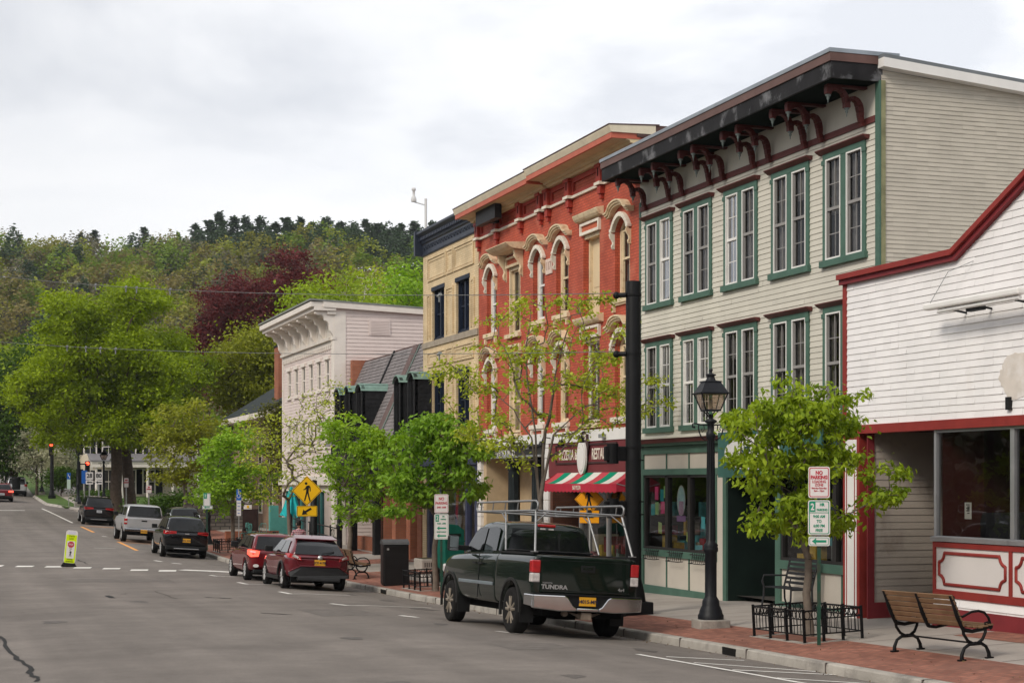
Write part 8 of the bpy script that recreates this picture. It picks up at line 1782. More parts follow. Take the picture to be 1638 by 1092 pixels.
# far route signs and others
zr_ = 108.5; 
def far_sign(name, label, u, v0, v1, wpx, mat, ink, words, posts=True, cat='sign', group=None, zdep=None):
    d_ = zdep or zr_; x, y = AT(u, d_); zb_ = gz(y, x) - .2; m_ = d_ / F; z1, z0 = H - (v0 - VH) * m_, H - (v1 - VH) * m_
    o = thing(name, label, cat, (x, y, zb_), group, local=True); mb = MB(); mb.box(-.04, .04, 0, .05, -.2, z1 - zb_ - .05); mb.build('post', galv, o)
    p = plate_(o, (z0 + z1) / 2 - zb_, wpx * m_, z1 - z0, mat, ink, r=.06, bw=.008, y=-.03)
    for s_, q, sz in words: tx(p, s_, (z0 + z1) / 2 - zb_ + q * (z1 - z0), sz * (z1 - z0), ink or swh, .9, .012, 0, -.036)
    return o, p, zb_, m_
o, p, zb_, m_ = far_sign('route_sign', 'white route 28 shield with left arrow plate beyond the farther black suv', 143, 754.5, 767, 12, swh, sbk, (('28', 0, .78),), group='route number signs'); z0 = H - (771 - VH) * m_ - zb_; p = plate_(o, z0, .46, .26, swh, None, y=-.03, r=.03); arrow(p, z0, .36, sbk, y=-.036, hd=.09, th=.035)
o, p, zb_, m_ = far_sign('route_sign', 'white route 80 square with double arrow plate beyond the farther black suv', 158, 754.5, 767, 12, swh, sbk, (('80', 0, .78),), group='route number signs'); z0 = H - (771 - VH) * m_ - zb_; p = plate_(o, z0, .46, .26, swh, None, y=-.03, r=.03); arrow(p, z0, .36, sbk, y=-.036, hd=.09, th=.035)
far_sign('information_sign', 'blue and teal information sign beside the route shields', 135, 752, 773, 9, sbl, None, (), zdep=124)
far_sign('parking_sign', 'pale red lettered sign in front of the porch house between the maple trunks', 202, 764, 779, 7, swh, srd, (('NO', .25, .2), ('PARKING', 0, .14)), zdep=112)
far_sign('parking_sign', 'small red and green lettered parking sign above the silver pickup', 238, 776, 788, 9, swh, srd, (('NO', .25, .2), ('PARKING', 0, .14)), zdep=98)
# in-street crossing paddle
c = pos(110, 906); o = thing('crossing_paddle', 'bright yellow green crossing paddle on black rubber base in the road', 'road sign', c, None, (0, R(5.5), R(-3)), local=True)
mb = MB(); mb.prism([(-.28, -.16, 0), (.28, -.16, 0), (.20, -.12, .13), (-.20, -.12, .13)], (0, .3, 0)); mb.build('base', RUB, o, bevel=.01)
fl_ = M('fluorescent_yellow', (.62, .80, .005), .5, .04); ph = 60 * 59.4 / F + .0
mb = MB(); mb.prism([(a_, -.03, b_) for a_, b_ in rrect(0, .13 + .57, .40, 1.15, .09)], (0, .03, 0)); pd = mb.build('paddle', swh, o)
mb = MB(); mb.prism([(a_, -.034, b_) for a_, b_ in rrect(0, .63, .36, .98, .02)], (0, .004, 0)); mb.build('paddle_face', fl_, pd); mb = MB(); mb.prism([(a_, -.037, b_) for a_, b_ in rrect(0, .60, .27, .60, .02)], (0, .003, 0)); mb.build('paddle_panel', swh, pd); mb = MB(); mb.prism([(a_, -.034, b_) for a_, b_ in rrect(0, 1.19, .24, .10, .02)], (0, .004, 0)); mb.build('paddle_handle', M('pale_lilac', (.6, .58, .66)), pd)
mb = MB(); mb.poly([(.115 * math.cos(R(22.5 + 45 * k)), -.039, .78 + .115 * math.sin(R(22.5 + 45 * k))) for k in range(8)]); oc = mb.build('stop_octagon', srd, pd); tx(pd, 'STOP', .78, .075, swh, .85, .001, 0, -.041); tx(pd, 'STATE', 1.07, .075, sbk, .9, .001, 0, -.038); tx(pd, 'LAW', .98, .075, sbk, .9, .001, 0, -.038); tx(pd, 'FOR', .63, .05, sbk, .9, .001, 0, -.041); walker(pd, .47, .26, -.041, sbk); tx(pd, 'WITHIN', .26, .06, sbk, .9, .001, 0, -.038); tx(pd, 'CROSSWALK', .19, .05, sbk, .85, .001, 0, -.038)
# --- iron tree fences
TG = 'iron tree fences along the kerb'
def make_guard(L, W_, label, nL=3, nW=3):
    o = thing('tree_fence', label, 'tree fence', (0, 0, 0), TG, local=True); hh = .52
    def run(p, q, npost, hgt=hh):
        p, q = Vector(p), Vector(q); d_ = (q - p); L_ = d_.length; u_ = d_.normalized(); mb = MB()
        for zz_ in (hgt - .02, hgt - .15, .13): mb.tube([p + Vector((0, 0, zz_)), q + Vector((0, 0, zz_))], .011 if zz_ < .5 else .015, 6)
        k = max(3, int(L_ / .105))
        for i in range(1, k): c_ = p + u_ * L_ * i / k; mb.tube([c_ + Vector((0, 0, .13)), c_ + Vector((0, 0, hgt - .15))], .007, 5)
        kk = max(3, int(L_ / .115))
        for i in range(kk): c_ = p + u_ * L_ * (i + .5) / kk + Vector((0, 0, hgt - .085)); mb.tube([c_ + u_ * .052 * math.cos(R(a_)) + Vector((0, 0, .062 * math.sin(R(a_)))) for a_ in range(0, 361, 30)], .008, 5, cap=False)
        mb.build('rail', iron, o)
    c4 = [(-W_ / 2, -L / 2, 0), (W_ / 2, -L / 2, 0), (W_ / 2, L / 2, 0), (-W_ / 2, L / 2, 0)]
    for i in range(4): run(c4[i], c4[(i + 1) % 4], 3)
    pts = []
    for i in range(4):
        n_ = (nW, nL)[i % 2]; a_, b_ = Vector(c4[i]), Vector(c4[(i + 1) % 4])
        for k in range(n_): pts.append(a_.lerp(b_, k / n_))
    for q in pts: mb = MB(); mb.box(q.x - .018, q.x + .018, q.y - .018, q.y + .018, -.02, hh + .01); mb.box(q.x - .05, q.x + .05, q.y - .05, q.y + .05, -.02, .012); mb.build('post', iron, o)
    mb = MB(); mb.box(-W_ / 2 - .06, W_ / 2 + .06, -L / 2 - .06, -L / 2 + .06, -.1, .012); mb.box(-W_ / 2 - .06, W_ / 2 + .06, L / 2 - .06, L / 2 + .06, -.1, .012); mb.box(-W_ / 2 - .06, -W_ / 2 + .06, -L / 2 + .06, L / 2 - .06, -.1, .0115); mb.box(W_ / 2 - .06, W_ / 2 + .06, -L / 2 + .06, L / 2 - .06, -.1, .0115); mb.box(-W_ / 2 + .06, W_ / 2 - .06, -L / 2 + .06, L / 2 - .06, -.1, -.01, 1); mb.build('stone_edge', [MATS['kerb_stone'], MATS['soil']], o)
    return o
G1 = make_guard(1.72, 1.02, 'black iron tree fence with ring frieze around the near small tree')
def tilt(o, x, y): o.location = (x, y, gz(y, x)); o.rotation_euler = (math.atan((gz(y + .5, x) - gz(y - .5, x))), -math.atan((gz(y, x + .3) - gz(y, x - .3)) / .6), 0)
tilt(G1, 13.26, 24.3)
for (x, y, lab) in ((12.72, 44.6, 'black iron tree fence around the dense green tree ahead of the green pickup'), (11.55, 71.5, 'black iron tree fence around the vivid green tree near the black suv'), (12.75, 35.2, 'black iron tree fence hidden behind the dark green pickup')):
    o = copy_tree(G1); tilt(o, x, y); o['label'] = lab
# --- benches
def make_bench(label, dark=False):
    o = thing('bench', label, 'bench', (0, 0, 0), 'benches on the pavement', local=True); L = 1.72   # length along y, sitter faces +x
    rk_ = .30
    def fr(y_, mid=False):
        mb = MB(); Q = lambda pts, r_: mb.tube([(a_, y_, b_) for a_, b_ in pts], r_, 8)
        Q([(-.30, .90), (-.26, .80), (-.21, .62), (-.16, .50), (-.12, .42)], [.03, .034, .034, .032, .03])
        if mid: Q([(-.12, .42), (.0, .40), (.24, .43)], .022); return mb
        Q([(-.12, .42), (.02, .39), (.2, .41), (.29, .44), (.33, .42)], [.03, .026, .026, .03, .036])
        Q([(-.13, .44), (-.12, .36), (-.06, .27), (.02, .225), (.10, .225), (.18, .27), (.23, .36), (.24, .42)], .022)
        Q([(-.17, .01), (-.165, .08), (-.12, .17), (-.04, .215), (.06, .22), (.16, .215), (.23, .17), (.27, .08), (.275, .01)], [.03, .026, .022, .024, .03, .024, .022, .026, .03])
        for a_ in (-.17, .275): mb.box(a_ - .055, a_ + .055, y_ - .03, y_ + .03, 0, .022)
        Q([(-.19, .60), (-.12, .60), (.02, .655), (.14, .66), (.23, .63), (.29, .56), (.315, .48), (.32, .44)], .018)
        Q([(.32, .45), (.27, .50), (.23, .49), (.235, .455), (.265, .455)], .014); Q([(-.13, .44), (-.12, .50), (-.17, .56)], .014)
        for k in range(4): mb.ball((-.20 - .022 * k, y_, .64 + .075 * k), .03, 8)
        return mb
    for y_ in (-L / 2 + .04, L / 2 - .04): fr(y_).build('end_frame', iron, o)
    fr(0, True).build('middle_frame', iron, o)
    mb = MB(); mb.tube([(.06, -L / 2, .225), (.06, L / 2, .225)], .014, 6); mb.build('stretcher', iron, o)
    for k in range(6):
        q = k / 5; cx, cz = -.128 - .152 * q, .50 + .375 * q; t_ = math.atan2(.375, -.152); dx, dz = math.cos(t_) * .033, math.sin(t_) * .033; nx, nz = .011 * math.sin(t_), -.011 * math.cos(t_)
        mb = MB(); mb.prism([(cx - dx - nx - .012, -L / 2, cz - dz - nz), (cx + dx - nx - .012, -L / 2, cz + dz - nz), (cx + dx + nx - .012, -L / 2, cz + dz + nz), (cx - dx + nx - .012, -L / 2, cz - dz + nz)], (0, L, 0)); mb.build('back_slat', wood, o, bevel=.005)
    for k in range(5): x_ = -.07 + .085 * k; z_ = .425 + .012 * abs(k - 2); mb = MB(); mb.box(x_, x_ + .072, -L / 2, L / 2, z_, z_ + .024); mb.build('seat_slat', wood, o, bevel=.004)
    return o
B1 = make_bench('wooden slat bench with black cast iron ends before the white false front shop')
bx, by = 13.3, 20.6; B1.location = (bx, by, gz(by, bx)); B1.rotation_euler = (math.atan(gz(by + .5, bx) - gz(by - .5, bx)), -.045, R(1.5))
B2 = copy_tree(B1); B2['label'] = 'wooden slat bench with black iron ends beside the black litter bin'; x, y = AT(566, 53.2); B2.location = (x, y, gz(y, x)); B2.rotation_euler = (0, 0, R(0))
# --- litter bin cabinet
b0, b1, b2 = Vector(GR(597, 931)), Vector(GR(614, 937)), Vector(GR(649, 934))
o = thing('litter_bin', 'large black litter bin cabinet with curved top beside the iron bench', 'litter bin', b1, None, (0, 0, R(-9)), local=True); hh = 72 / 55.5
prof3 = [(0, 0), (1.0, 0), (1.0, hh - .14), (.98, hh - .07), (.8, hh + .0), (.45, hh + .02), (.1, hh - .06), (0, hh - .12)]
mb = MB(); mb.prism([(.0, a_ * 1.0, b_) for a_, b_ in prof3], (.72, 0, 0)); mb.build('cabinet', M('bin_black', (.008, .0065, .0065), .5, .2, 3, spec=.25), o, bevel=.03)
mb = MB(); mb.prism([(-.015, .12 + a_ * .76, .05 + b_ * .9) for a_, b_ in prof3], (.02, 0, 0)); mb.build('door', M('bin_brown', (.026, .017, .016), .5, .2, 3), o, bevel=.02)
mb = MB(); mb.poly([(.12 + .035 * math.cos(R(q)), -.004, hh - .24 + .035 * math.sin(R(q))) for q in range(0, 360, 20)]); mb.build('lock_plate', galv, o)
mb = MB(); mb.prism([(-.02, -.02 + a_ * 1.04, b_ + .012) for a_, b_ in prof3[2:]] , (.76, 0, 0)); mb.build('lid', M('bin_lid', (.06, .06, .06), .5, .2), o)
# green collection box, planter block
x, y = AT(712, 49.0); z = gz(y, x); o = thing('collection_box', 'green metal box with sloping top seen beyond the pickup mirror', 'box', (x, y, z), None, (0, 0, R(8)), local=True)
tg_ = M('box_green', (.008, .105, .075), .5, .2, 3); zt_ = zc(0, 838, 49) - z
mb = MB(); mb.prism([(0, 0, 0), (.62, 0, 0), (.62, 0, zt_ - .18), (.42, 0, zt_ - .03), (.22, 0, zt_), (0, 0, zt_)], (0, .6, 0)); mb.build('body', tg_, o, bevel=.02)
mb = MB(); mb.box(-.012, .63, -.02, .62, zt_ - .52, zt_ - .48); mb.build('rim', tg_, o); mb = MB(); mb.box(.12, .5, -.016, .0, zt_ - .36, zt_ - .28); mb.build('slot', iron, o)
x, y = AT(684, 56.5); z = gz(y, x); o = thing('planter', 'pale concrete trough with weathered letters below the yellow block', 'planter', (x, y, z)); mb = MB(); mb.box(x - .4, x + .4, y - .7, y + .3, z - .1, z + .36); mb.build('trough', MATS['kerb_stone'], o, bevel=.03); mb = MB(); mb.box(x - .33, x + .33, y - .63, y + .23, z + .33, z + .375); mb.build('soil', MATS['soil'], o)
mb = MB()
for k in range(5): mb.box(x - .3 + .07 * k, x - .27 + .07 * k, y - .705, y - .70, z + .1, z + .25)
mb.build('letters', MATS['bin_brown'], o)
# --- garden chair by the shop window
x, y = 16.05, 30.2; z = gz(y, x); o = thing('garden_bench', 'black metal garden seat with slatted back under the clapboard shop window', 'seat', (x, y, z), None, (0, 0, 0), local=True)
def fchair(o, L, mat):
    for y_ in (-L / 2, L / 2):
        mb = MB(); mb.tube([(.28, y_, 0), (.23, y_, .2), (.22, y_, .45), (.30, y_, .75), (.36, y_, 1.02)], .02, 6); mb.tube([(-.30, y_, 0), (-.25, y_, .22), (-.24, y_, .45), (-.28, y_, .56), (-.24, y_, .67), (.26, y_, .66)], .02, 6); mb.tube([(-.25, y_, .43), (.22, y_, .43)], .018, 6); mb.build('side_frame', mat, o)
    for k in range(6): q = k / 5; mb = MB(); mb.box(.235 + .1 * q, .25 + .1 * q, -L / 2, L / 2, .5 + .46 * q, .555 + .46 * q); mb.build('back_slat', mat, o)
    for k in range(6): mb = MB(); mb.box(-.24 + .08 * k, -.18 + .08 * k, -L / 2, L / 2, .435, .45); mb.build('seat_slat', mat, o)
fchair(o, 1.15, M('seat_black', (.03, .03, .033), .5, .2))
# --- pavement cafe by the pink building
tq = M('turquoise_cloth', (.02, .42, .44), .7, .2, 3); tpaint = M('turquoise_paint', (.12, .40, .36), .5, .15)
x, y = AT(466, 74); z = gz(y, x); o = thing('parasol', 'closed turquoise parasol with hanging folds in front of the pink building', 'parasol', (x, y, z)); hp = zc(0, 778, 74) - z
mb = MB(); mb.tube([(x, y, z), (x, y, z + hp)], .025, 6); mb.build('pole', iron, o); mb = MB(); n = 14; rows = [(.03, hp), (.1, hp - .2), (.22, hp - .7), (.33, hp - 1.1), (.40, hp - 1.25)]
vs = [(x + r_ * (1 + .35 * math.cos(7 * 2 * math.pi * j / 28)) * math.cos(2 * math.pi * j / 28), y + r_ * (1 + .35 * math.cos(7 * 2 * math.pi * j / 28)) * math.sin(2 * math.pi * j / 28), z + h_ - .12 * (i > 2) * math.cos(3 * j)) for i, (r_, h_) in enumerate(rows) for j in range(28)]
mb.add(vs, [(i * 28 + j, i * 28 + (j + 1) % 28, (i + 1) * 28 + (j + 1) % 28, (i + 1) * 28 + j) for i in range(4) for j in range(28)], 0, True); mb.build('canopy', tq, o)
def cafe_chair(mat, label, grp):
    o = thing('cafe_chair', label, 'chair', (0, 0, 0), grp, local=True); mb = MB(); mb.lathe([(.21, .45), (.22, .46), (.21, .475), (0, .475)], (0, 0, 0), 14); mb.build('seat', mat, o)
    for a_, b_ in ((-.16, -.16), (.16, -.16), (-.16, .16), (.16, .16)): mb = MB(); mb.tube([(a_, b_, .45), (a_ * 1.25, b_ * 1.25, 0)], .014, 5); mb.build('leg', mat, o)
    mb = MB(); mb.tube([(.17, -.17, .46), (.22, -.19, .7), (.24, -.12, .88), (.24, .12, .88), (.22, .19, .7), (.17, .17, .46)], .015, 6)
    for q in (-.08, 0, .08): mb.tube([(.19, q, .47), (.24, q, .88)], .008, 5)
    mb.build('backrest', mat, o); return o
CG = 'cafe chairs on the pavement by the pink building'
k0 = cafe_chair(iron, 'black metal cafe chair among tables in front of the pink building', CG); k1 = cafe_chair(tpaint, 'turquoise metal cafe chair behind the black cafe chairs', 'turquoise cafe chairs by the brick house')
for i, (u, d_, rz) in enumerate(((386, 74, .3), (398, 73, 2.5), (412, 71, 1.2), (430, 70, -.6), (446, 69, 2.0), (524, 71, .2))):
    c = k0 if i == 0 else copy_tree(k0); x, y = AT(u, d_); c.location = (x, y, gz(y, x)); c.rotation_euler = (0, 0, rz)
for i, (u, d_, rz) in enumerate(((393, 78, .3), (403, 79, 2.5), (418, 78, 1.0))):
    c = k1 if i == 0 else copy_tree(k1); x, y = AT(u, d_); c.location = (x, y, gz(y, x)); c.rotation_euler = (0, 0, rz)
def cafe_table(u, d_, label):
    x, y = AT(u, d_); z = gz(y, x); o = thing('cafe_table', label, 'table', (x, y, z), 'cafe tables on the pavement'); mb = MB(); mb.lathe([(.40, .72), (.42, .73), (.40, .745), (0, .745)], (x, y, z), 18); mb.build('tabletop', iron, o); mb = MB(); mb.lathe([(.22, 0), (.2, .03), (.03, .06), (.03, .72)], (x, y, z), 10); mb.build('pedestal', iron, o)
cafe_table(420, 71.5, 'round black cafe table between the black chairs'); cafe_table(440, 71, 'round black cafe table nearest the standing man')
x, y = AT(441, 80); z = gz(y, x); o = thing('planter', 'turquoise stepped planter by the corner of the pink building', 'planter', (x, y, z)); zt_ = zc(0, 808, 80) - z; mb = MB(); mb.box(x - .3, x + .1, y - .2, y + .2, z, z + zt_); mb.build('tall_box', tpaint, o); mb = MB(); mb.box(x + .1, x + .6, y - .2, y + .2, z, z + zt_ * .66); mb.build('low_box', tpaint, o)
x, y = AT(400, 80); z = gz(y, x); o = thing('notice_board', 'dark wooden kiosk with white and yellow board beside the brick house', 'kiosk', (x, y, z), None, (0, 0, R(-14)), local=True); zt_ = zc(0, 814, 80) - z
mb = MB(); mb.box(-.35, .35, 0, .6, 0, zt_); mb.build('cabinet', M('dark_wood', (.035, .02, .018), .6, .3, 3), o); mb = MB(); mb.prism([(-.3, -.02, zt_), (.08, -.02, zt_), (.08, -.02, zt_ + .42), (-.1, -.02, zt_ + .62), (-.3, -.02, zt_ + .42)], (0, .05, 0)); sb = mb.build('sign_board', swh, o); mb = MB(); mb.box(-.3, .08, -.03, -.021, zt_ + .22, zt_ + .34); mb.box(-.28, .06, -.03, -.021, zt_ + .4, zt_ + .44); mb.build('board_band', M('board_dark', (.06, .04, .05), .6), sb); text('board_lettering', 'OPEN', .1, swh, (-.11, -.034, zt_ + .28), CAMW, sb, depth=.001); mb = MB(); mb.box(-.15, -.05, -.03, -.021, zt_ + .05, zt_ + .18); mb.build('board_mark', syl, sb)
mb = MB(); x, y = AT(392, 79); z = gz(y, x); mb.box(x - .9, x + 1.6, y, y + .3, z - .2, z + .5); o = mb.build('low_wall', MATS['orange_brick'], None, org=(x, y, z)); tag(o, 'low red brick wall at the foot of the dark kiosk', 'wall')
for (u, d_, w_, h_, lab) in ((345, 92, 3.4, 1.6, 'rough grey stone garden wall behind the vivid green tree'), (318, 95, 2.6, 1.2, 'lower stone garden wall stretch under the olive street tree')):
    x, y = AT(u, d_); z = gz(y, x); o = MB().box(x - w_ / 2, x + w_ / 2, y, y + .5, z - .3, z + h_).build('stone_wall', brick_mat('field_stone' + str(u), (.17, .15, .13), (.10, .09, .08), (.06, .055, .05), .5, .2, .03, .9, .8), None, bevel=.05, org=(x, y, z)); tag(o, lab, 'wall')
# far kerbside things
x, y = AT(26, 144); z = zc(0, 781, 144); o = thing('litter_bin', 'small dark litter bin on the verge behind the silver wagon', 'litter bin', (x, y, z)); mb = MB(); mb.lathe([(.32, -.1), (.38, .85), (.40, .9), (.30, .98), (0, 1.0)], (x, y, z), 12); mb.build('bin_body', iron, o)
x, y = AT(11, 165); z = gz(y, x); o = thing('banner_sign', 'tall dark teal panel on the slope at the left edge', 'sign', (x, y, z)); zt_ = zc(0, 731, 165); mb = MB(); mb.box(x - .22, x + .22, y, y + .12, zt_ - 1.4, zt_); mb.build('panel', M('dark_teal', (.02, .08, .075)), o); mb = MB(); mb.box(x - .2, x + .2, y + .03, y + .09, z, zt_ - 1.4); mb.build('legs', iron, o)
# mast with camera on the yellow block roof
s_ = S(681, T + 1.2); x, y = T + 1.2, s_; zb_ = 10.2; zt_ = ZV(y, x, 318)
o = thing('roof_mast', 'thin white mast with a small camera on the roof of the yellow brick block', 'mast', (x, y, zb_)); mb = MB(); mb.tube([(x, y, zb_), (x, y, zt_)], .05, 6); mb.tube([(x, y, zt_ - .25), (x - .42, y + .15, zt_ - .12)], .025, 5); mb.build('mast', M('mast_white', (.6, .6, .6)), o); mb = MB(); mb.lathe([(.10, -.12), (.12, -.05), (.09, .06), (.05, .12), (.05, .3), (.09, .33), (.08, .42), (0, .44)], (x - .44, y + .15, zt_), 10); mb.build('camera', MATS['mast_white'], o)
# --- unseen trees opposite and behind the camera, added to darken reflections
def opposite():
    g = np.random.default_rng(5); P_ = []
    spots = [(-19 + g.uniform(-3, 2), -30 + i * 6 + g.uniform(-2, 2)) for i in range(26)] + [(-16 + 5.0 * i + g.uniform(-1, 1), -42 + g.uniform(-3, 3)) for i in range(14)] + [(24 + g.uniform(-2, 4), -38 + 6 * i) for i in range(7)]
    for x_, y_ in spots:
        c = (x_, y_, g.uniform(5.0, 7.0)); r_ = (3.4, 3.8, g.uniform(4.2, 5.4)); d_ = g.normal(size=(620, 3)); d_ /= np.linalg.norm(d_, axis=1, keepdims=True); P_.append(np.array(c) + d_ * (g.uniform(.5, 1, (620, 1)) ** .5) * np.array(r_))
        d_ = g.uniform(-1, 1, (220, 3)); P_.append(np.array((c[0], c[1], 1.4)) + d_ * np.array((2.6, 3, 1.6)))
    me = leaves_mesh('added_treeline', np.concatenate(P_), .85, leaf_mat('leaf_shade', (.012, .028, .006), (.045, .075, .016), scale=.3, trans=.2), (0, 0, 0), .8, .1, 9); o = bpy.data.objects.new('added_treeline', me); COL.objects.link(o); tag(o, 'unseen dark trees added around the street to darken reflections', 'trees', None, 'stuff')
opposite()

# --- dry leaves and grit along the gutter
g = np.random.default_rng(31); P_ = []
for i in range(700):
    y_ = g.uniform(14, 60); x_ = kt(y_) - abs(g.normal(0, .16)) - .02 if g.uniform() < .65 else kt(y_) + .2 + abs(g.normal(0, 1.0)); P_.append((x_, y_, gz(y_, x_) + .008))
me = leaves_mesh('leaf_litter', np.array(P_), .035, M('dry_leaf', (.14, .095, .05), .9, .5, 20), (0, 0, 0), .6, 0, 3, .1); o = bpy.data.objects.new('leaf_litter', me); COL.objects.link(o); tag(o, 'dry leaves and grit scattered along the gutter', 'litter', None, 'stuff')
# ---------------------------------------------------------------- the man beyond the parked car
def person():
    d_ = 58.5; x, y = AT(478, d_); z = gz(y, x)
    o = thing('person', 'man in plaid shirt with dark hair standing beyond the dark red crossover', 'person', (x, y, z), None, (0, 0, R(-8)), local=True)
    # skeleton (faces +y): joints, radii; legs in mid-stride, arms slightly bent
    J = {'pelvis': (0, 0, .92), 'belly': (0, .0, 1.06), 'chest': (0, .01, 1.24), 'neck0': (0, .0, 1.40), 'neck': (0, .025, 1.47), 'hipL': (-.10, 0, .90), 'kneeL': (-.11, .09, .50), 'ankL': (-.11, .03, .09), 'toeL': (-.12, .19, .04), 'hipR': (.10, 0, .90), 'kneeR': (.11, .0, .49), 'ankR': (.11, -.10, .10), 'toeR': (.12, .05, .04),
         'shL': (-.185, 0, 1.36), 'elL': (-.25, .02, 1.09), 'wrL': (-.23, .15, .87), 'shR': (.185, 0, 1.36), 'elR': (.25, .04, 1.10), 'wrR': (.20, .22, .93)}
    RD = {'pelvis': (.15, .115), 'belly': (.15, .11), 'chest': (.165, .12), 'neck0': (.085, .07), 'neck': (.055, .058), 'hipL': (.088, .088), 'kneeL': (.06, .06), 'ankL': (.043, .045), 'toeL': (.045, .03), 'shL': (.065, .065), 'elL': (.047, .047), 'wrL': (.032, .03)}
    for k in list(RD):
        if k.endswith('L'): RD[k[:-1] + 'R'] = RD[k]
    E_ = [('pelvis', 'belly'), ('belly', 'chest'), ('chest', 'neck0'), ('neck0', 'neck'), ('pelvis', 'hipL'), ('hipL', 'kneeL'), ('kneeL', 'ankL'), ('ankL', 'toeL'), ('pelvis', 'hipR'), ('hipR', 'kneeR'), ('kneeR', 'ankR'), ('ankR', 'toeR'), ('chest', 'shL'), ('shL', 'elL'), ('elL', 'wrL'), ('chest', 'shR'), ('shR', 'elR'), ('elR', 'wrR')]
    def grow(name, J, RD, E_, root, mat, sub=2, parent=None):
        me = bpy.data.meshes.new(name); ks = list(J); me.from_pydata([J[k] for k in ks], [(ks.index(a), ks.index(b)) for a, b in E_], []); q = bpy.data.objects.new(name, me); COL.objects.link(q)
        q.modifiers.new('k', 'SKIN'); s_ = q.modifiers.new('s', 'SUBSURF'); s_.levels = sub
        for i, k in enumerate(ks): v = me.skin_vertices[0].data[i]; v.radius = RD[k]; v.use_root = (k == root)
        bpy.context.view_layer.update(); m2 = bpy.data.meshes.new_from_object(q.evaluated_get(bpy.context.evaluated_depsgraph_get())); q.modifiers.clear(); q.data = m2; bpy.data.meshes.remove(me)
        for p in m2.polygons: p.use_smooth = True
        m2.materials.clear()
        for m in (mat if isinstance(mat, list) else [mat]): m2.materials.append(m)
        q.parent = parent or o; ORG[q] = Vector((0, 0, 0)); return q
    skin = M('skin', (.50, .30, .22), .55, .08, 6); pl = bpy.data.materials.new('plaid_shirt'); pl.use_nodes = True; t = pl.node_tree; b = t.nodes['Principled BSDF']; b.inputs['Roughness'].default_value = .85
    tc = N(t, 'ShaderNodeTexCoord'); sx = N(t, 'ShaderNodeSeparateXYZ'); t.links.new(tc.outputs['Object'], sx.inputs[0]); last = None
    ad = N(t, 'ShaderNodeMath', operation='ADD'); t.links.new(sx.outputs[0], ad.inputs[0]); t.links.new(sx.outputs[1], ad.inputs[1])
    def stripe(sock, f_, th):
        a_ = N(t, 'ShaderNodeMath', operation='MULTIPLY'); a_.inputs[1].default_value = f_; t.links.new(sock, a_.inputs[0]); c_ = N(t, 'ShaderNodeMath', operation='SINE'); t.links.new(a_.outputs[0], c_.inputs[0]); g_ = N(t, 'ShaderNodeMath', operation='GREATER_THAN'); g_.inputs[1].default_value = th; t.links.new(c_.outputs[0], g_.inputs[0]); return g_.outputs[0]
    col = (.40, .13, .15)
    m1 = N(t, 'ShaderNodeMix', data_type='RGBA'); m1.inputs[6].default_value = (*col, 1); m1.inputs[7].default_value = (.12, .05, .09, 1); t.links.new(stripe(ad.outputs[0], 95, .2), m1.inputs[0])
    m2_ = N(t, 'ShaderNodeMix', data_type='RGBA'); m2_.inputs[7].default_value = (.55, .42, .42, 1); t.links.new(m1.outputs[2], m2_.inputs[6]); t.links.new(stripe(sx.outputs[2], 95, .55), m2_.inputs[0]); t.links.new(m2_.outputs[2], b.inputs['Base Color'])
    jeans = M('jeans', (.05, .07, .12), .8, .2, 8); shoe = M('shoe', (.03, .028, .026), .6)
    bd = grow('body', J, RD, E_, 'pelvis', [pl, jeans, skin, shoe])
    for p in bd.data.polygons:
        c = p.center; p.material_index = 3 if c.z < .09 else (1 if c.z < .90 else (2 if c.z > 1.445 or (abs(c.x) > .17 and c.z < .96) else 0))
    # head with face
    mb = MB(); hc = Vector((0, .04, 1.60)); rows = []
    prof = [(-.115, .02, .03, .05), (-.105, .045, .055, .035), (-.07, .062, .08, .02), (-.03, .070, .092, .008), (.02, .075, .098, 0), (.06, .073, .096, 0), (.095, .058, .078, -.005), (.115, .03, .045, -.01), (.122, .002, .004, -.01)]
    n = 20; vs = [(hc.x + rx * math.cos(2 * math.pi * j / n), hc.y + cy + ry * math.sin(2 * math.pi * j / n), hc.z + h_) for h_, rx, ry, cy in prof for j in range(n)]
    mb.add(vs, [(i * n + j, i * n + (j + 1) % n, (i + 1) * n + (j + 1) % n, (i + 1) * n + j) for i in range(len(prof) - 1) for j in range(n)], 0, True); mb.add(vs[:n], [tuple(range(n))]); mb.prism([(-.014, hc.y + .095, hc.z - .03), (.014, hc.y + .095, hc.z - .03), (0, hc.y + .122, hc.z - .026)], (0, -.012, .055))
    for sg in (-1, 1): mb.ball((sg * .075, hc.y - .005, hc.z - .005), .022, 8, sz=1.5)
    mb.build('head', skin, o); hd = o.children[-1]
    mb = MB()
    for sg in (-1, 1): mb.ball((sg * .03, hc.y + .088, hc.z + .008), .011, 8)
    mb.build('eyes', M('eye_dark', (.05, .04, .03), .2), hd); mb = MB(); mb.box(-.024, .024, hc.y + .088, hc.y + .098, hc.z - .066, hc.z - .058); mb.build('mouth', M('lip', (.35, .15, .13)), hd)
    mb = MB(); hp = [(-.06, .066, .06, -.045), (-.03, .077, .085, -.03), (.02, .083, .098, -.012), (.06, .082, .102, -.006), (.10, .066, .086, -.008), (.128, .036, .05, -.012), (.137, .002, .004, -.012)]
    vs = [(hc.x + rx * math.cos(2 * math.pi * j / n), hc.y + cy + (ry if math.sin(2 * math.pi * j / n) < 0 else ry * (.55 if h_ < .05 else .95)) * math.sin(2 * math.pi * j / n), hc.z + h_) for h_, rx, ry, cy in hp for j in range(n)]
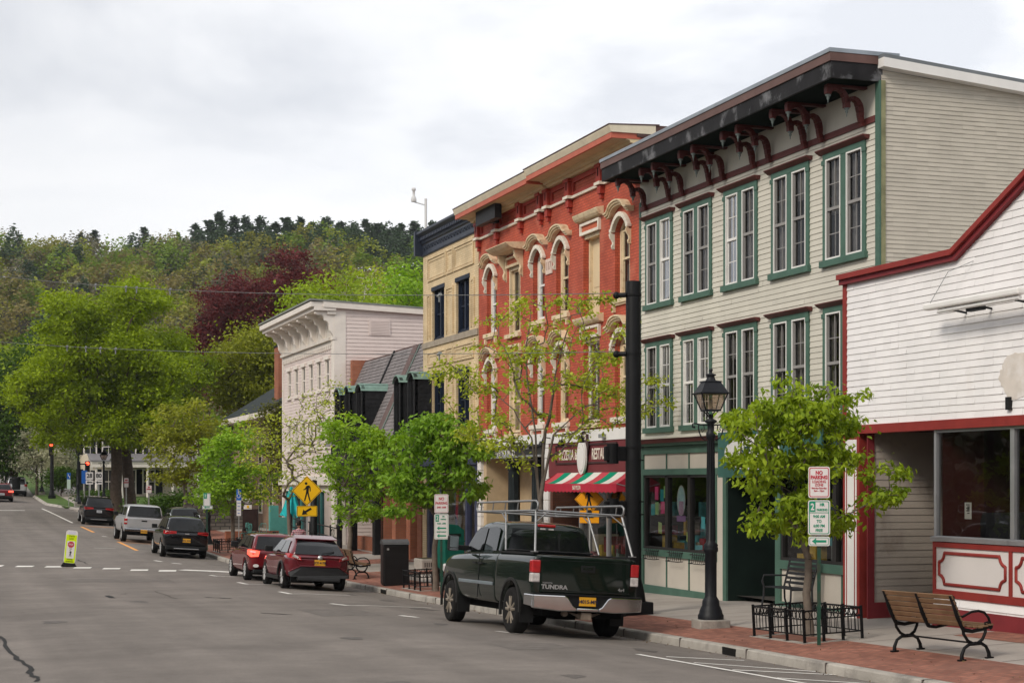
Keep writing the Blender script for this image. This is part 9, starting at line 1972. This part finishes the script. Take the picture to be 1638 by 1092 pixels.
    mb.add(vs, [(i * n + j, i * n + (j + 1) % n, (i + 1) * n + (j + 1) % n, (i + 1) * n + j) for i in range(len(hp) - 1) for j in range(n)], 0, True); mb.build('hair', M('hair_dark', (.018, .013, .011), .6, .3, 30), hd)
    # hands: palm and five curled fingers
    for sg, wr in ((-1, 'wrL'), (1, 'wrR')):
        w_ = Vector(J[wr]); e_ = Vector(J['elL' if sg < 0 else 'elR']); d2 = (w_ - e_).normalized(); sd = Vector((0, 1, 0)) - d2 * d2.y; sd.normalize(); nn = d2.cross(sd)
        HJ = {'p0': w_ - d2 * .01, 'p1': w_ + d2 * .045, 'p2': w_ + d2 * .085}; HR = {'p0': (.026, .018), 'p1': (.036, .016), 'p2': (.038, .014)}; HE = [('p0', 'p1'), ('p1', 'p2')]
        for k in range(4):
            off = sd * (.028 - .019 * k); L = (.075, .083, .078, .062)[k]; b0 = w_ + d2 * .092 + off; HJ['f%d0' % k] = b0; HJ['f%d1' % k] = b0 + d2 * L * .5 - nn * sg * .012; HJ['f%d2' % k] = b0 + d2 * L * .85 - nn * sg * .035
            for q in range(3): HR['f%d%d' % (k, q)] = (.0095 - .001 * q,) * 2
            HE += [('p2', 'f%d0' % k), ('f%d0' % k, 'f%d1' % k), ('f%d1' % k, 'f%d2' % k)]
        HJ['t0'] = w_ + d2 * .035 + sd * .038; HJ['t1'] = w_ + d2 * .07 + sd * .058 - nn * sg * .01; HJ['t2'] = w_ + d2 * .095 + sd * .058 - nn * sg * .02; HR.update({'t0': (.012, .012), 't1': (.010, .010), 't2': (.009, .009)}); HE += [('p1', 't0'), ('t0', 't1'), ('t1', 't2')]
        grow('hand', {k: tuple(v) for k, v in HJ.items()}, HR, HE, 'p0', skin, 1, bd)
person()
# ---------------------------------------------------------------- thin air between the street and the hill
mb = MB(); mb.box(-900, 1000, -700, 1500, -30, 180)
hz = bpy.data.materials.new('air'); hz.use_nodes = True; t = hz.node_tree; t.nodes.clear()
o_ = N(t, 'ShaderNodeOutputMaterial'); v_ = N(t, 'ShaderNodeVolumePrincipled'); v_.inputs['Density'].default_value = .00013; v_.inputs['Color'].default_value = (.88, .92, 1.0, 1); v_.inputs['Anisotropy'].default_value = .2
t.links.new(v_.outputs[0], o_.inputs['Volume'])
o = mb.build('haze', hz, None, kind='stuff')
